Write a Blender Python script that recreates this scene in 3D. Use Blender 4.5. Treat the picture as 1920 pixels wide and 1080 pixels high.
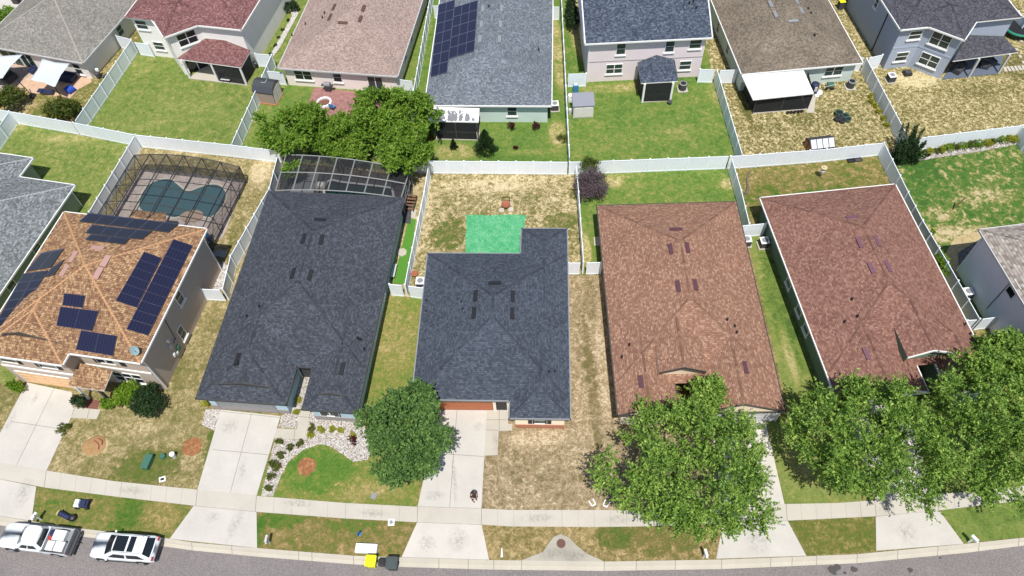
import bpy, bmesh, math, random
import numpy as np
from mathutils import Vector, Matrix, noise
for o in list(bpy.data.objects): bpy.data.objects.remove(o)
SC = bpy.context.scene
COL = SC.collection
rnd = random.Random(7)
rad = math.radians
# ---------------------------------------------------------------- camera
FPX, CH = 1430.0, 58.0
_d = Vector((49.0, -968.0, -FPX)).normalized()
_Z = -_d
_F = Vector((0, 0, -1))
_Y = (_F - _F.dot(_Z) * _Z).normalized()
_X = _Y.cross(_Z)
ROT = Matrix((_X, _Y, _Z))
cam = bpy.data.cameras.new('camera')
cam.sensor_width = 36
cam.lens = FPX / 1920 * 36
cam.clip_end = 2000
cam.clip_start = 0.5
CAM = bpy.data.objects.new('camera', cam)
COL.objects.link(CAM)
CAM.matrix_world = Matrix.Translation((0, 0, CH)) @ ROT.to_4x4()
SC.camera = CAM
# ---------------------------------------------------------------- light
SUN_EL = 67
w = bpy.data.worlds.new('World')
SC.world = w
w.use_nodes = True
nt = w.node_tree
bg = nt.nodes['Background']
sky = nt.nodes.new('ShaderNodeTexSky')
sky.sky_type = 'NISHITA'
sky.sun_disc = False
sky.sun_elevation = rad(SUN_EL)
sky.sun_rotation = rad(177)
nt.links.new(sky.outputs[0], bg.inputs[0])
bg.inputs[1].default_value = 0.105
sl = bpy.data.lights.new('sun', 'SUN')
sl.energy = 5.0
sl.angle = rad(0.5)
sl.color = (1.0, 0.965, 0.91)
so = bpy.data.objects.new('sun', sl)
COL.objects.link(so)
so.rotation_euler = (rad(90 - SUN_EL), 0, rad(3))
SC.view_settings.view_transform = 'Standard'
SC.view_settings.look = 'None'
SC.view_settings.exposure = 0.11
SC.view_settings.gamma = 1

# ---------------------------------------------------------------- helpers
def W(px, py, z=0.0):
    "world point at height z seen at photo pixel"
    r = ROT @ Vector((px - 960, 540 - py, -FPX))
    t = (z - CH) / r.z
    return Vector((r.x * t, r.y * t, z))
def ray(px, py):
    return (ROT @ Vector((px - 960, 540 - py, -FPX))).normalized()
def T(px, py):
    "fence top pixel -> ground xy"
    p = W(px, py, 1.83)
    return Vector((p.x, p.y, 0))
K = 1.42
def S(r, g, b, k=None):
    def f(c):
        c /= 255.0
        c = c / 12.92 if c <= 0.04045 else ((c + 0.055) / 1.055) ** 2.4
        return c / (k or K)
    return (f(r), f(g), f(b), 1.0)
def tag(o, label=None, cat=None, group=None, kind=None):
    if label: o['label'] = label
    if cat: o['category'] = cat
    if group: o['group'] = group
    if kind: o['kind'] = kind
    return o
def empty(name, loc=(0, 0, 0), rz=0.0):
    o = bpy.data.objects.new(name, None)
    COL.objects.link(o)
    o.location = loc
    o.rotation_euler = (0, 0, rz)
    o.empty_display_size = 0.3
    return o
def thing(name, label, cat, loc=(0, 0, 0), rz=0.0, group=None):
    return tag(empty(name, loc, rz), label, cat, group)

class MB:
    def __init__(s):
        s.v = []; s.f = []; s.m = []; s.uv = []
    def add(s, vs, fs, m=0, uvs=None):
        b = len(s.v)
        s.v += [tuple(x) for x in vs]
        for i, f in enumerate(fs):
            s.f.append([b + k for k in f]); s.m.append(m)
            s.uv.append(uvs[i] if uvs else None)
        return s
    def poly(s, pts, m=0, uv=None):
        return s.add(pts, [list(range(len(pts)))], m, [uv] if uv else None)
    def box(s, c, d, m=0, rz=0.0, M=None):
        hx, hy, hz = d[0] / 2, d[1] / 2, d[2] / 2
        vs = [Vector((x, y, z)) for x in (-hx, hx) for y in (-hy, hy) for z in (-hz, hz)]
        if rz:
            R = Matrix.Rotation(rz, 3, 'Z'); vs = [R @ v for v in vs]
        vs = [v + Vector(c) for v in vs]
        if M is not None: vs = [M @ v for v in vs]
        return s.add(vs, [(0, 1, 3, 2), (4, 6, 7, 5), (0, 4, 5, 1), (2, 3, 7, 6), (0, 2, 6, 4), (1, 5, 7, 3)], m)
    def prism(s, poly, z0, z1, m=0, mt=None):
        n = len(poly)
        vs = [(p[0], p[1], z0) for p in poly] + [(p[0], p[1], z1) for p in poly]
        fs = [[i, (i + 1) % n, n + (i + 1) % n, n + i] for i in range(n)]
        s.add(vs, fs, m)
        s.add([(p[0], p[1], z1) for p in poly], [list(range(n))], mt if mt is not None else m)
        s.add([(p[0], p[1], z0) for p in poly], [list(range(n))[::-1]], m)
        return s
    def tube(s, p0, p1, r0, r1=None, n=6, m=0, cap=True):
        p0 = Vector(p0); p1 = Vector(p1); r1 = r0 if r1 is None else r1
        d = (p1 - p0)
        if d.length < 1e-6: return s
        d.normalize()
        a = d.cross(Vector((0, 0, 1)) if abs(d.z) < .9 else Vector((1, 0, 0))).normalized(); b = d.cross(a)
        vs = []
        for p, r in ((p0, r0), (p1, r1)):
            for i in range(n):
                t = 2 * math.pi * i / n
                vs.append(p + a * math.cos(t) * r + b * math.sin(t) * r)
        fs = [[i, (i + 1) % n, n + (i + 1) % n, n + i] for i in range(n)]
        if cap: fs += [list(range(n))[::-1], list(range(n, 2 * n))]
        return s.add(vs, fs, m)
    def lathe(s, prof, n=12, m=0, c=(0, 0, 0)):
        vs = []
        for r, z in prof:
            for i in range(n):
                t = 2 * math.pi * i / n
                vs.append((c[0] + r * math.cos(t), c[1] + r * math.sin(t), c[2] + z))
        fs = []
        for k in range(len(prof) - 1):
            for i in range(n):
                fs.append([k * n + i, k * n + (i + 1) % n, (k + 1) * n + (i + 1) % n, (k + 1) * n + i])
        fs.append(list(range(n))[::-1]); fs.append([(len(prof) - 1) * n + i for i in range(n)])
        return s.add(vs, fs, m)
    def mesh(s, name, mats):
        me = bpy.data.meshes.new(name)
        me.from_pydata(s.v, [], s.f)
        for mm in (mats if isinstance(mats, (list, tuple)) else [mats]): me.materials.append(mm)
        for p, k in zip(me.polygons, s.m): p.material_index = k
        if any(u for u in s.uv):
            ul = me.uv_layers.new(name='UVMap')
            for p, u in zip(me.polygons, s.uv):
                if u:
                    for li, c in zip(p.loop_indices, u): ul.data[li].uv = c
        me.update()
        return me
    def build(s, name, mats, parent=None, smooth=False, bevel=0.0, loc=None, rz=0.0):
        me = s.mesh(name, mats)
        if smooth:
            for p in me.polygons: p.use_smooth = True
        o = bpy.data.objects.new(name, me)
        COL.objects.link(o)
        if parent: o.parent = parent
        if loc is not None: o.location = loc
        if rz: o.rotation_euler = (0, 0, rz)
        if bevel:
            md = o.modifiers.new('b', 'BEVEL'); md.width = bevel; md.segments = 2; md.limit_method = 'ANGLE'
        return o
def link(name, me, parent=None, loc=None, rot=None, scale=None):
    o = bpy.data.objects.new(name, me); COL.objects.link(o)
    if parent: o.parent = parent
    if loc is not None: o.location = loc
    if rot is not None: o.rotation_euler = rot
    if scale is not None: o.scale = scale
    return o
def copy_tree(o, parent=None):
    c = o.copy(); COL.objects.link(c); c.parent = parent
    for ch in list(o.children): copy_tree(ch, c)
    return c

# ---------------------------------------------------------------- materials
class NT:
    def __init__(s, name):
        s.m = bpy.data.materials.new(name); s.m.use_nodes = True
        s.t = s.m.node_tree; s.b = s.t.nodes['Principled BSDF']
        s.out = s.t.nodes['Material Output']
    def n(s, typ, **kw):
        x = s.t.nodes.new('ShaderNode' + typ)
        for k, v in kw.items(): setattr(x, k, v)
        return x
    def l(s, a, b): s.t.links.new(a, b)
    def inp(s, node, i, v):
        if hasattr(v, 'is_linked') or isinstance(v, bpy.types.NodeSocket): s.l(v, node.inputs[i])
        else: node.inputs[i].default_value = v
    def math(s, op, a, b=0.0, c=None, clamp=False):
        x = s.n('Math', operation=op); x.use_clamp = clamp
        s.inp(x, 0, a); s.inp(x, 1, b)
        if c is not None: s.inp(x, 2, c)
        return x.outputs[0]
    def noise(s, vec, scale, detail=3, rough=.55, dist=0.0):
        x = s.n('TexNoise'); s.l(vec, x.inputs['Vector'])
        x.inputs['Scale'].default_value = scale; x.inputs['Detail'].default_value = detail
        x.inputs['Roughness'].default_value = rough; x.inputs['Distortion'].default_value = dist
        return x.outputs['Fac']
    def ramp(s, fac, stops, interp='LINEAR'):
        x = s.n('ValToRGB'); s.l(fac, x.inputs[0]); r = x.color_ramp; r.interpolation = interp
        while len(r.elements) < len(stops): r.elements.new(0.5)
        for e, (p, c) in zip(r.elements, stops): e.position = p; e.color = c
        return x.outputs[0]
    def mix(s, fac, a, b, mode='MIX'):
        x = s.n('Mix', data_type='RGBA', blend_type=mode)
        s.inp(x, 0, fac); s.inp(x, 6, a); s.inp(x, 7, b)
        return x.outputs[2]
    def gray(s, v):
        x = s.n('CombineColor'); 
        for i in range(3): s.l(v, x.inputs[i])
        return x.outputs[0]
    def bump(s, h, strength=.3, dist=.03):
        x = s.n('Bump'); x.inputs['Strength'].default_value = strength; x.inputs['Distance'].default_value = dist
        s.l(h, x.inputs['Height']); s.l(x.outputs[0], s.b.inputs['Normal'])
    def pos(s): return s.n('NewGeometry').outputs['Position']
    def uv(s): return s.n('UVMap').outputs[0]

def flat(name, c, rough=.6, metal=0.0, var=.0, vscale=3.0, bump=0.0, bscale=20, spec=.5, coat=0.0):
    n = NT(name); n.b.inputs['Roughness'].default_value = rough; n.b.inputs['Metallic'].default_value = metal
    n.b.inputs['Specular IOR Level'].default_value = spec
    if coat: n.b.inputs['Coat Weight'].default_value = coat
    if var:
        p = n.pos(); a = n.noise(p, vscale, 4)
        f = n.math('MULTIPLY_ADD', a, var * 2, 1 - var)
        n.l(n.mix(1.0, c, n.gray(f), 'MULTIPLY'), n.b.inputs['Base Color'])
    else: n.b.inputs['Base Color'].default_value = c
    if bump: n.bump(n.noise(n.pos(), bscale, 3), bump)
    return n.m

def lawn(name, bias=.5, a=(.5, .5, .5), blobs=(), cols=None, micro=.4, k=None, mow=0):
    "grass that runs from sand through straw to green; blobs shift it locally (px,py,rx,ry,delta)"
    n = NT(name); n.b.inputs['Roughness'].default_value = .95; n.b.inputs['Specular IOR Level'].default_value = .15
    p = n.pos()
    cols = cols or [(218, 196, 152), (176, 158, 108), (130, 124, 68), (98, 124, 50), (68, 106, 38)]
    n1 = n.noise(p, .28, 3); n2 = n.noise(p, 1.5, 4, .6, .6); n3 = n.noise(p, 3.6, 4, .68, 1.0)
    v = n.math('MULTIPLY_ADD', n.math('SUBTRACT', n1, .5), a[0] * 2, bias)
    v = n.math('MULTIPLY_ADD', n.math('SUBTRACT', n2, .5), a[1] * 2.6, v)
    v = n.math('MULTIPLY_ADD', n.math('SUBTRACT', n3, .5), a[2] * 3.4, v)
    if blobs:
        sx = n.n('SeparateXYZ'); n.l(p, sx.inputs[0])
        jit = n.math('MULTIPLY', n.math('SUBTRACT', n2, .5), 1.3)
        for (px, py, rx, ry, dl) in blobs:
            c = W(px, py)
            dx = n.math('DIVIDE', n.math('SUBTRACT', sx.outputs[0], c.x), rx)
            dy = n.math('DIVIDE', n.math('SUBTRACT', sx.outputs[1], c.y), ry)
            d = n.math('SQRT', n.math('ADD', n.math('MULTIPLY', dx, dx), n.math('MULTIPLY', dy, dy)))
            t = n.math('MULTIPLY', n.math('SUBTRACT', n.math('ADD', 1.0, jit), d), 2.5, clamp=True)
            v = n.math('MULTIPLY_ADD', t, dl, v)
    col = n.ramp(v, [(i / 4, S(*c, k)) for i, c in enumerate(cols)])
    b = n.noise(p, 11, 3, .75, .8)
    b2 = n.noise(p, 45, 1)
    bb = n.math('MULTIPLY_ADD', n.math('SUBTRACT', b, .5), micro * 3.0, 1.0)
    bb = n.math('MULTIPLY_ADD', n.math('SUBTRACT', b2, .5), micro * 1.2, bb)
    n.l(n.mix(1.0, col, n.gray(bb), 'MULTIPLY'), n.b.inputs['Base Color'])
    n.bump(n.math('ADD', b, n3), .8, .06)
    return n.m

def shingle(name, cols, bw=.19, rh=.145, rough=.9, stain=.14, contrast=1.0, line=.72, tile=False):
    n = NT(name); n.b.inputs['Roughness'].default_value = rough; n.b.inputs['Specular IOR Level'].default_value = .2
    sep = n.n('SeparateXYZ'); n.l(n.uv(), sep.inputs[0])
    vr = n.math('DIVIDE', sep.outputs[1], rh); row = n.math('FLOOR', vr); fr = n.math('FRACT', vr)
    wn0 = n.n('TexWhiteNoise', noise_dimensions='1D'); n.l(row, wn0.inputs['W'])
    us = n.math('ADD', n.math('DIVIDE', sep.outputs[0], bw), n.math('MULTIPLY', wn0.outputs[0], 3.0))
    cell = n.math('FLOOR', us)
    cb = n.n('CombineXYZ'); n.l(cell, cb.inputs[0]); n.l(row, cb.inputs[1])
    wn = n.n('TexWhiteNoise', noise_dimensions='2D'); n.l(cb.outputs[0], wn.inputs['Vector'])
    p = n.pos()
    nz = n.noise(p, 3.4, 4, .7)
    t = n.math('MULTIPLY_ADD', n.math('SUBTRACT', nz, .5), .25, n.math('MULTIPLY_ADD', wn.outputs[0], .9, .0))
    nst = len(cols)
    col = n.ramp(t, [(i / (nst - 1), S(*c)) for i, c in enumerate(cols)])
    big = n.math('MULTIPLY_ADD', n.math('SUBTRACT', n.noise(p, .35, 4, .6), .5), stain * 3, 1.0)
    fine = n.math('MULTIPLY_ADD', n.math('SUBTRACT', n.noise(p, 24, 2), .5), .5, 1.0)
    ln = n.math('LESS_THAN', fr, .16)
    lm = n.math('MULTIPLY_ADD', ln, line - 1.0, 1.0)
    f = n.math('MULTIPLY', n.math('MULTIPLY', big, fine), lm)
    n.l(n.mix(1.0, col, n.gray(f), 'MULTIPLY'), n.b.inputs['Base Color'])
    if tile:
        wv = n.math('ABSOLUTE', n.math('SINE', n.math('MULTIPLY', us, math.pi)))
        n.bump(n.math('ADD', n.math('SUBTRACT', 1.0, fr), wv), 1.0, .05)
    else:
        n.bump(n.math('ADD', n.math('SUBTRACT', 1.0, fr), n.math('MULTIPLY', wn.outputs[0], .8)), .8, .02)
    return n.m

def concrete(name, c, var=.07, spots=True, k=None):
    n = NT(name); n.b.inputs['Roughness'].default_value = .9; n.b.inputs['Specular IOR Level'].default_value = .2
    p = n.pos()
    a = n.noise(p, .5, 5, .6); b = n.noise(p, 6, 4, .7); d = n.noise(p, 40, 2)
    f = n.math('MULTIPLY_ADD', n.math('SUBTRACT', a, .5), var * 4, 1.0)
    f = n.math('MULTIPLY_ADD', n.math('SUBTRACT', b, .5), var * 1.6, f)
    f = n.math('MULTIPLY_ADD', n.math('SUBTRACT', d, .5), var * 1.6, f)
    col = n.mix(1.0, S(*c, k), n.gray(f), 'MULTIPLY')
    if spots:
        s = n.noise(p, 1.3, 3, .8)
        t = n.math('MULTIPLY', n.math('SUBTRACT', s, .66), 6, clamp=True)
        col = n.mix(n.math('MULTIPLY', t, .5), col, S(120, 114, 104))
    n.l(col, n.b.inputs['Base Color']); n.bump(d, .15, .01)
    return n.m

def cells(name, cols, scale, dark=.35, rough=.9, k=None):
    "pebbles / pavers seen from above"
    n = NT(name); n.b.inputs['Roughness'].default_value = rough
    p = n.pos(); v = n.n('TexVoronoi', feature='F1'); n.l(p, v.inputs['Vector']); v.inputs['Scale'].default_value = scale
    e = n.n('TexVoronoi', feature='DISTANCE_TO_EDGE'); n.l(p, e.inputs['Vector']); e.inputs['Scale'].default_value = scale
    sp = n.n('SeparateColor'); n.l(v.outputs['Color'], sp.inputs[0])
    col = n.ramp(sp.outputs[0], [(i / (len(cols) - 1), S(*c, k)) for i, c in enumerate(cols)])
    ed = n.math('MULTIPLY_ADD', n.math('MULTIPLY', e.outputs[0], 9.0, clamp=True), 1 - dark, dark)
    n.l(n.mix(1.0, col, n.gray(ed), 'MULTIPLY'), n.b.inputs['Base Color'])
    n.bump(ed, .6, .03)
    return n.m

def leaf(name, cols, k=None, trans=.35):
    n = NT(name)
    gm = n.n('NewGeometry'); r = n.math('MULTIPLY_ADD', gm.outputs['Random Per Island'], .62, n.math('MULTIPLY_ADD', n.noise(gm.outputs['Position'], 1.1, 3, .7), 1.5, -.56))
    col = n.ramp(r, [(i / (len(cols) - 1), S(*c, k)) for i, c in enumerate(cols)])
    n.l(col, n.b.inputs['Base Color']); n.b.inputs['Roughness'].default_value = .55
    n.b.inputs['Specular IOR Level'].default_value = .3
    tr = n.n('BsdfTranslucent'); n.l(col, tr.inputs[0])
    mx = n.n('MixShader'); mx.inputs[0].default_value = trans
    n.l(n.b.outputs[0], mx.inputs[1]); n.l(tr.outputs[0], mx.inputs[2]); n.l(mx.outputs[0], n.out.inputs[0])
    return n.m

def screen(name, c, alpha):
    n = NT(name); n.b.inputs['Base Color'].default_value = c; n.b.inputs['Roughness'].default_value = .8
    t = n.n('BsdfTransparent'); mx = n.n('MixShader'); mx.inputs[0].default_value = alpha
    n.l(t.outputs[0], mx.inputs[1]); n.l(n.b.outputs[0], mx.inputs[2]); n.l(mx.outputs[0], n.out.inputs[0])
    return n.m

def panelmat(name, c, grid):
    "dark module glass with a fine grid of cells in it"
    n = NT(name); n.b.inputs['Roughness'].default_value = .18; n.b.inputs['Specular IOR Level'].default_value = .5
    sep = n.n('SeparateXYZ'); n.l(n.uv(), sep.inputs[0])
    ms = []
    for i, q in ((0, grid[0]), (1, grid[1])):
        fr = n.math('FRACT', n.math('MULTIPLY', sep.outputs[i], q))
        ms.append(n.math('LESS_THAN', fr, .09))
    g = n.math('MAXIMUM', ms[0], ms[1])
    base = n.mix(g, c, S(62, 66, 92))
    n.l(base, n.b.inputs['Base Color'])
    return n.m

M = {}
M['asphalt'] = concrete('asphalt', (142, 133, 132), .10, False)
_n = NT('asphalt_road'); _p = _n.pos(); _n.b.inputs['Roughness'].default_value = .9
_a = _n.noise(_p, 13, 4, .8); _b = _n.noise(_p, .4, 4)
_c = _n.ramp(_a, [(.3, S(104, 98, 97)), (.5, S(138, 131, 129)), (.72, S(174, 166, 163))])
_f = _n.math('MULTIPLY_ADD', _n.math('SUBTRACT', _b, .5), .35, 1.0)
_n.l(_n.mix(1.0, _c, _n.gray(_f), 'MULTIPLY'), _n.b.inputs['Base Color']); _n.bump(_a, .3, .01)
M['asphalt'] = _n.m
M['walk'] = concrete('walk_concrete', (210, 203, 190), .07)
M['drive'] = concrete('drive_concrete', (214, 209, 200), .08)
M['drive_white'] = concrete('pale_drive_concrete', (220, 214, 204), .08)
M['curb'] = concrete('curb_concrete', (208, 200, 184), .08)
M['slab'] = concrete('slab_concrete', (205, 198, 184), .06)
M['inlet'] = concrete('weathered_concrete', (188, 182, 168), .16)
M['joint'] = flat('joint_dark', S(120, 114, 104), .9)
M['jointl'] = flat('joint_light', S(168, 160, 146), .9)
M['vinyl'] = flat('white_vinyl', (.80, .85, .90, 1), .45, var=.08, vscale=1.2)
M['trim'] = flat('white_trim', (.78, .78, .76, 1), .5)
M['white'] = flat('white_paint', (.85, .85, .85, 1), .4)
M['roofwhite'] = flat('white_metal_roof', (.82, .82, .80, 1), .45, var=.05, vscale=.9)
M['carwhite'] = flat('car_white', (.72, .75, .77, 1), .38, coat=.15)
M['glass'] = flat('dark_glass', (.012, .016, .02, 1), .08)
M['glassg'] = flat('window_glass', (.03, .05, .05, 1), .12)
M['black'] = flat('black_paint', (.015, .015, .017, 1), .5)
M['dark'] = flat('dark_grey', (.05, .05, .055, 1), .7)
M['rubber'] = flat('tyre_rubber', (.02, .02, .02, 1), .9)
M['alu'] = flat('aluminium', (.55, .56, .58, 1), .35, .7)
M['bronze'] = flat('bronze_trim_gable_shade', (.06, .055, .05, 1), .5)
M['greyframe'] = flat('grey_frame', (.30, .32, .33, 1), .5)
M['grey'] = flat('mid_grey', (.22, .23, .24, 1), .6, var=.05)
M['lgrey'] = flat('light_grey', (.5, .5, .5, 1), .6, var=.05)
M['blue'] = flat('blue_fabric', (.02, .07, .42, 1), .7, var=.15)
M['navy'] = flat('navy_fabric', (.012, .02, .07, 1), .7, var=.15)
M['sky'] = flat('bright_blue', (.04, .20, .40, 1), .4)
M['yellow'] = flat('yellow_plastic', (.80, .78, .01, 1), .4)
M['green'] = flat('green_enamel', (.05, .14, .10, 1), .4, var=.08)
M['red'] = flat('red_plastic', (.45, .04, .03, 1), .5)
M['terra'] = flat('terracotta', (.30, .10, .05, 1), .8, var=.15)
M['wood'] = flat('brown_wood', (.17, .09, .05, 1), .8, var=.25, vscale=6)
M['orange'] = flat('orange_wood', (.40, .17, .07, 1), .7, var=.1)
M['sail'] = flat('sail_cloth', (.50, .54, .57, 1), .8, var=.04)
M['bark'] = flat('bark', (.12, .09, .07, 1), .95, var=.3, vscale=8, bump=.5)
M['mulch'] = flat('mulch', (.17, .07, .05, 1), .95, var=.4, vscale=12, bump=.5)
M['skin'] = flat('skin', (.50, .28, .20, 1), .6)
M['hair'] = flat('hair', (.012, .009, .008, 1), .6)
M['cloth'] = flat('dark_cloth', (.02, .018, .02, 1), .9)
M['screen'] = screen('insect_screen', (.03, .03, .03, 1), .22)
M['screenw'] = screen('side_insect_screen', (.03, .03, .03, 1), .5)
M['screenr'] = screen('roof_insect_screen', (.02, .02, .025, 1), .5)
M['screend'] = screen('dark_insect_screen', (.015, .018, .02, 1), .80)
M['screenb'] = screen('shading_screen', (.02, .02, .025, 1), .62)
M['soffit'] = flat('soffit', (.6, .6, .58, 1), .8)
M['polycarb'] = flat('clear_panels', (.55, .58, .60, 1), .2)
M['gravel'] = cells('gravel_bed', [(150, 132, 120), (196, 184, 172), (232, 228, 220), (170, 156, 146)], 9)
M['rock'] = None
_n = NT('rock_pieces'); _r = _n.n('NewGeometry').outputs['Random Per Island']
_n.l(_n.ramp(_r, [(0, S(140, 122, 112)), (.3, S(196, 184, 174)), (.6, S(226, 222, 214)), (1, S(244, 242, 238))]), _n.b.inputs['Base Color'])
_n.b.inputs['Roughness'].default_value = .9
M['rock'] = _n.m
M['whiterock'] = cells('white_stone_strip', [(200, 198, 192), (240, 240, 238), (222, 220, 214)], 10, .5)
M['paver'] = cells('paver_deck', [(178, 162, 156), (204, 190, 182), (192, 176, 168)], 3.2, .75)
M['paverr'] = cells('red_paver', [(158, 110, 106), (182, 136, 128), (170, 122, 118)], 4, .8)
M['paverp'] = cells('peach_paver', [(214, 176, 146), (232, 198, 168), (222, 186, 156)], 3, .85)
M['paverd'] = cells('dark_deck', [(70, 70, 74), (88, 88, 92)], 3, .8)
_n = NT('pool_water'); _n.b.inputs['Base Color'].default_value = S(74, 106, 114); _n.b.inputs['Roughness'].default_value = .06
_n.bump(_n.noise(_n.pos(), 2.5, 3), .15, .03); M['water'] = _n.m
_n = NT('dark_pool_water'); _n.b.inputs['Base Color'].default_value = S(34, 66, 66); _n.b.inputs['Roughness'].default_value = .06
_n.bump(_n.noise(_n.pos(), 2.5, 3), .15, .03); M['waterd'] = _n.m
M['sand'] = lawn('bare_sand', .08, (.1, .15, .2), micro=.25)
M['turf'] = lawn('artificial_turf', .8, (.05, .1, .1), cols=[(110, 160, 70)] * 2 + [(100, 158, 62)] * 2 + [(92, 150, 56)], micro=.12)
M['oil'] = flat('oil_stain', S(82, 76, 76), .6)
# solar modules
M['sol'] = panelmat('solar_glass', S(34, 36, 62), (6, 10))
M['solb'] = panelmat('black_solar_glass', S(42, 42, 56), (1, 1))
M['solf'] = flat('module_frame', S(70, 74, 100), .4)
M['cageb'] = flat('pale_cage_frame', S(158, 160, 160), .5)
M['cagef'] = flat('dark_bronze', S(58, 58, 60), .5)
# leaves
M['leaf_oak'] = leaf('oak_leaf', [(52, 78, 44), (76, 108, 56), (104, 138, 68), (136, 164, 92)], .92)
M['leaf_elm'] = leaf('elm_leaf', [(48, 74, 34), (94, 128, 52), (134, 166, 70), (182, 204, 108)], .95)
M['leaf_bam'] = leaf('bamboo_leaf', [(74, 106, 34), (112, 154, 48), (144, 180, 62), (164, 190, 92)], 1.3)
M['leaf_dark'] = leaf('dark_leaf', [(38, 60, 36), (58, 86, 48), (84, 116, 62)])
M['leaf_lime'] = leaf('lime_leaf', [(92, 132, 30), (130, 172, 44), (170, 198, 70)])
M['leaf_yel'] = leaf('yellow_leaf', [(140, 150, 30), (186, 190, 50), (205, 200, 90)])
M['leaf_red'] = leaf('red_leaf', [(70, 26, 36), (104, 44, 52), (84, 40, 44)])
M['leaf_pur'] = leaf('purple_leaf', [(88, 72, 82), (128, 108, 118), (158, 138, 146)])
M['leaf_mix'] = leaf('mixed_leaf', [(60, 84, 34), (104, 124, 50), (150, 140, 60)])
# roofs
R = {}
R['char'] = shingle('charcoal_shingle', [(64, 68, 76), (74, 79, 88), (83, 88, 97), (102, 108, 117)])
R['charc'] = shingle('slate_charcoal_shingle', [(66, 72, 83), (76, 83, 95), (85, 92, 104), (101, 109, 121)], stain=.14)
R['brown'] = shingle('brown_tan_shingle', [(142, 105, 87), (156, 117, 98), (167, 128, 107), (198, 163, 138)])
R['redb'] = shingle('red_brown_shingle', [(126, 89, 79), (144, 104, 92), (156, 116, 102), (178, 142, 124)])
R['tile'] = shingle('tan_roof_tile', [(138, 102, 80), (168, 130, 98), (188, 150, 114), (222, 188, 144)], bw=.17, rh=.22, tile=True, line=.7)
R['k0'] = shingle('grey_beige_shingle', [(128, 124, 118), (146, 142, 134), (156, 152, 144), (176, 172, 164)])
R['k1'] = shingle('maroon_shingle', [(112, 76, 76), (134, 94, 94), (146, 104, 102), (176, 134, 128)])
R['k2'] = shingle('pink_tan_shingle', [(156, 134, 126), (174, 152, 143), (184, 162, 152), (200, 180, 168)])
R['k3'] = shingle('blue_grey_shingle', [(100, 108, 116), (118, 126, 135), (130, 138, 147), (156, 164, 172)])
R['k4'] = shingle('slate_shingle', [(60, 68, 82), (78, 88, 104), (90, 100, 116), (122, 133, 148)])
R['k5'] = shingle('brown_grey_shingle', [(112, 102, 90), (130, 119, 105), (142, 130, 115), (158, 146, 130)], stain=.3)
R['k6'] = shingle('dark_grey_shingle', [(68, 68, 76), (84, 84, 92), (94, 94, 102), (112, 112, 120)])
R['h0'] = shingle('grey_shingle', [(102, 108, 110), (126, 132, 134), (140, 146, 148), (176, 180, 180)])
R['f'] = shingle('grey_tan_shingle', [(140, 130, 122), (166, 156, 148), (180, 170, 160), (206, 198, 188)], bw=.3, rh=.24, line=.6)
def wallm(name, c, k=None): return flat(name, S(*c, k), .9, var=.06, vscale=1.1, bump=.15, bscale=30, spec=.2)
KW = .74

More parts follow.
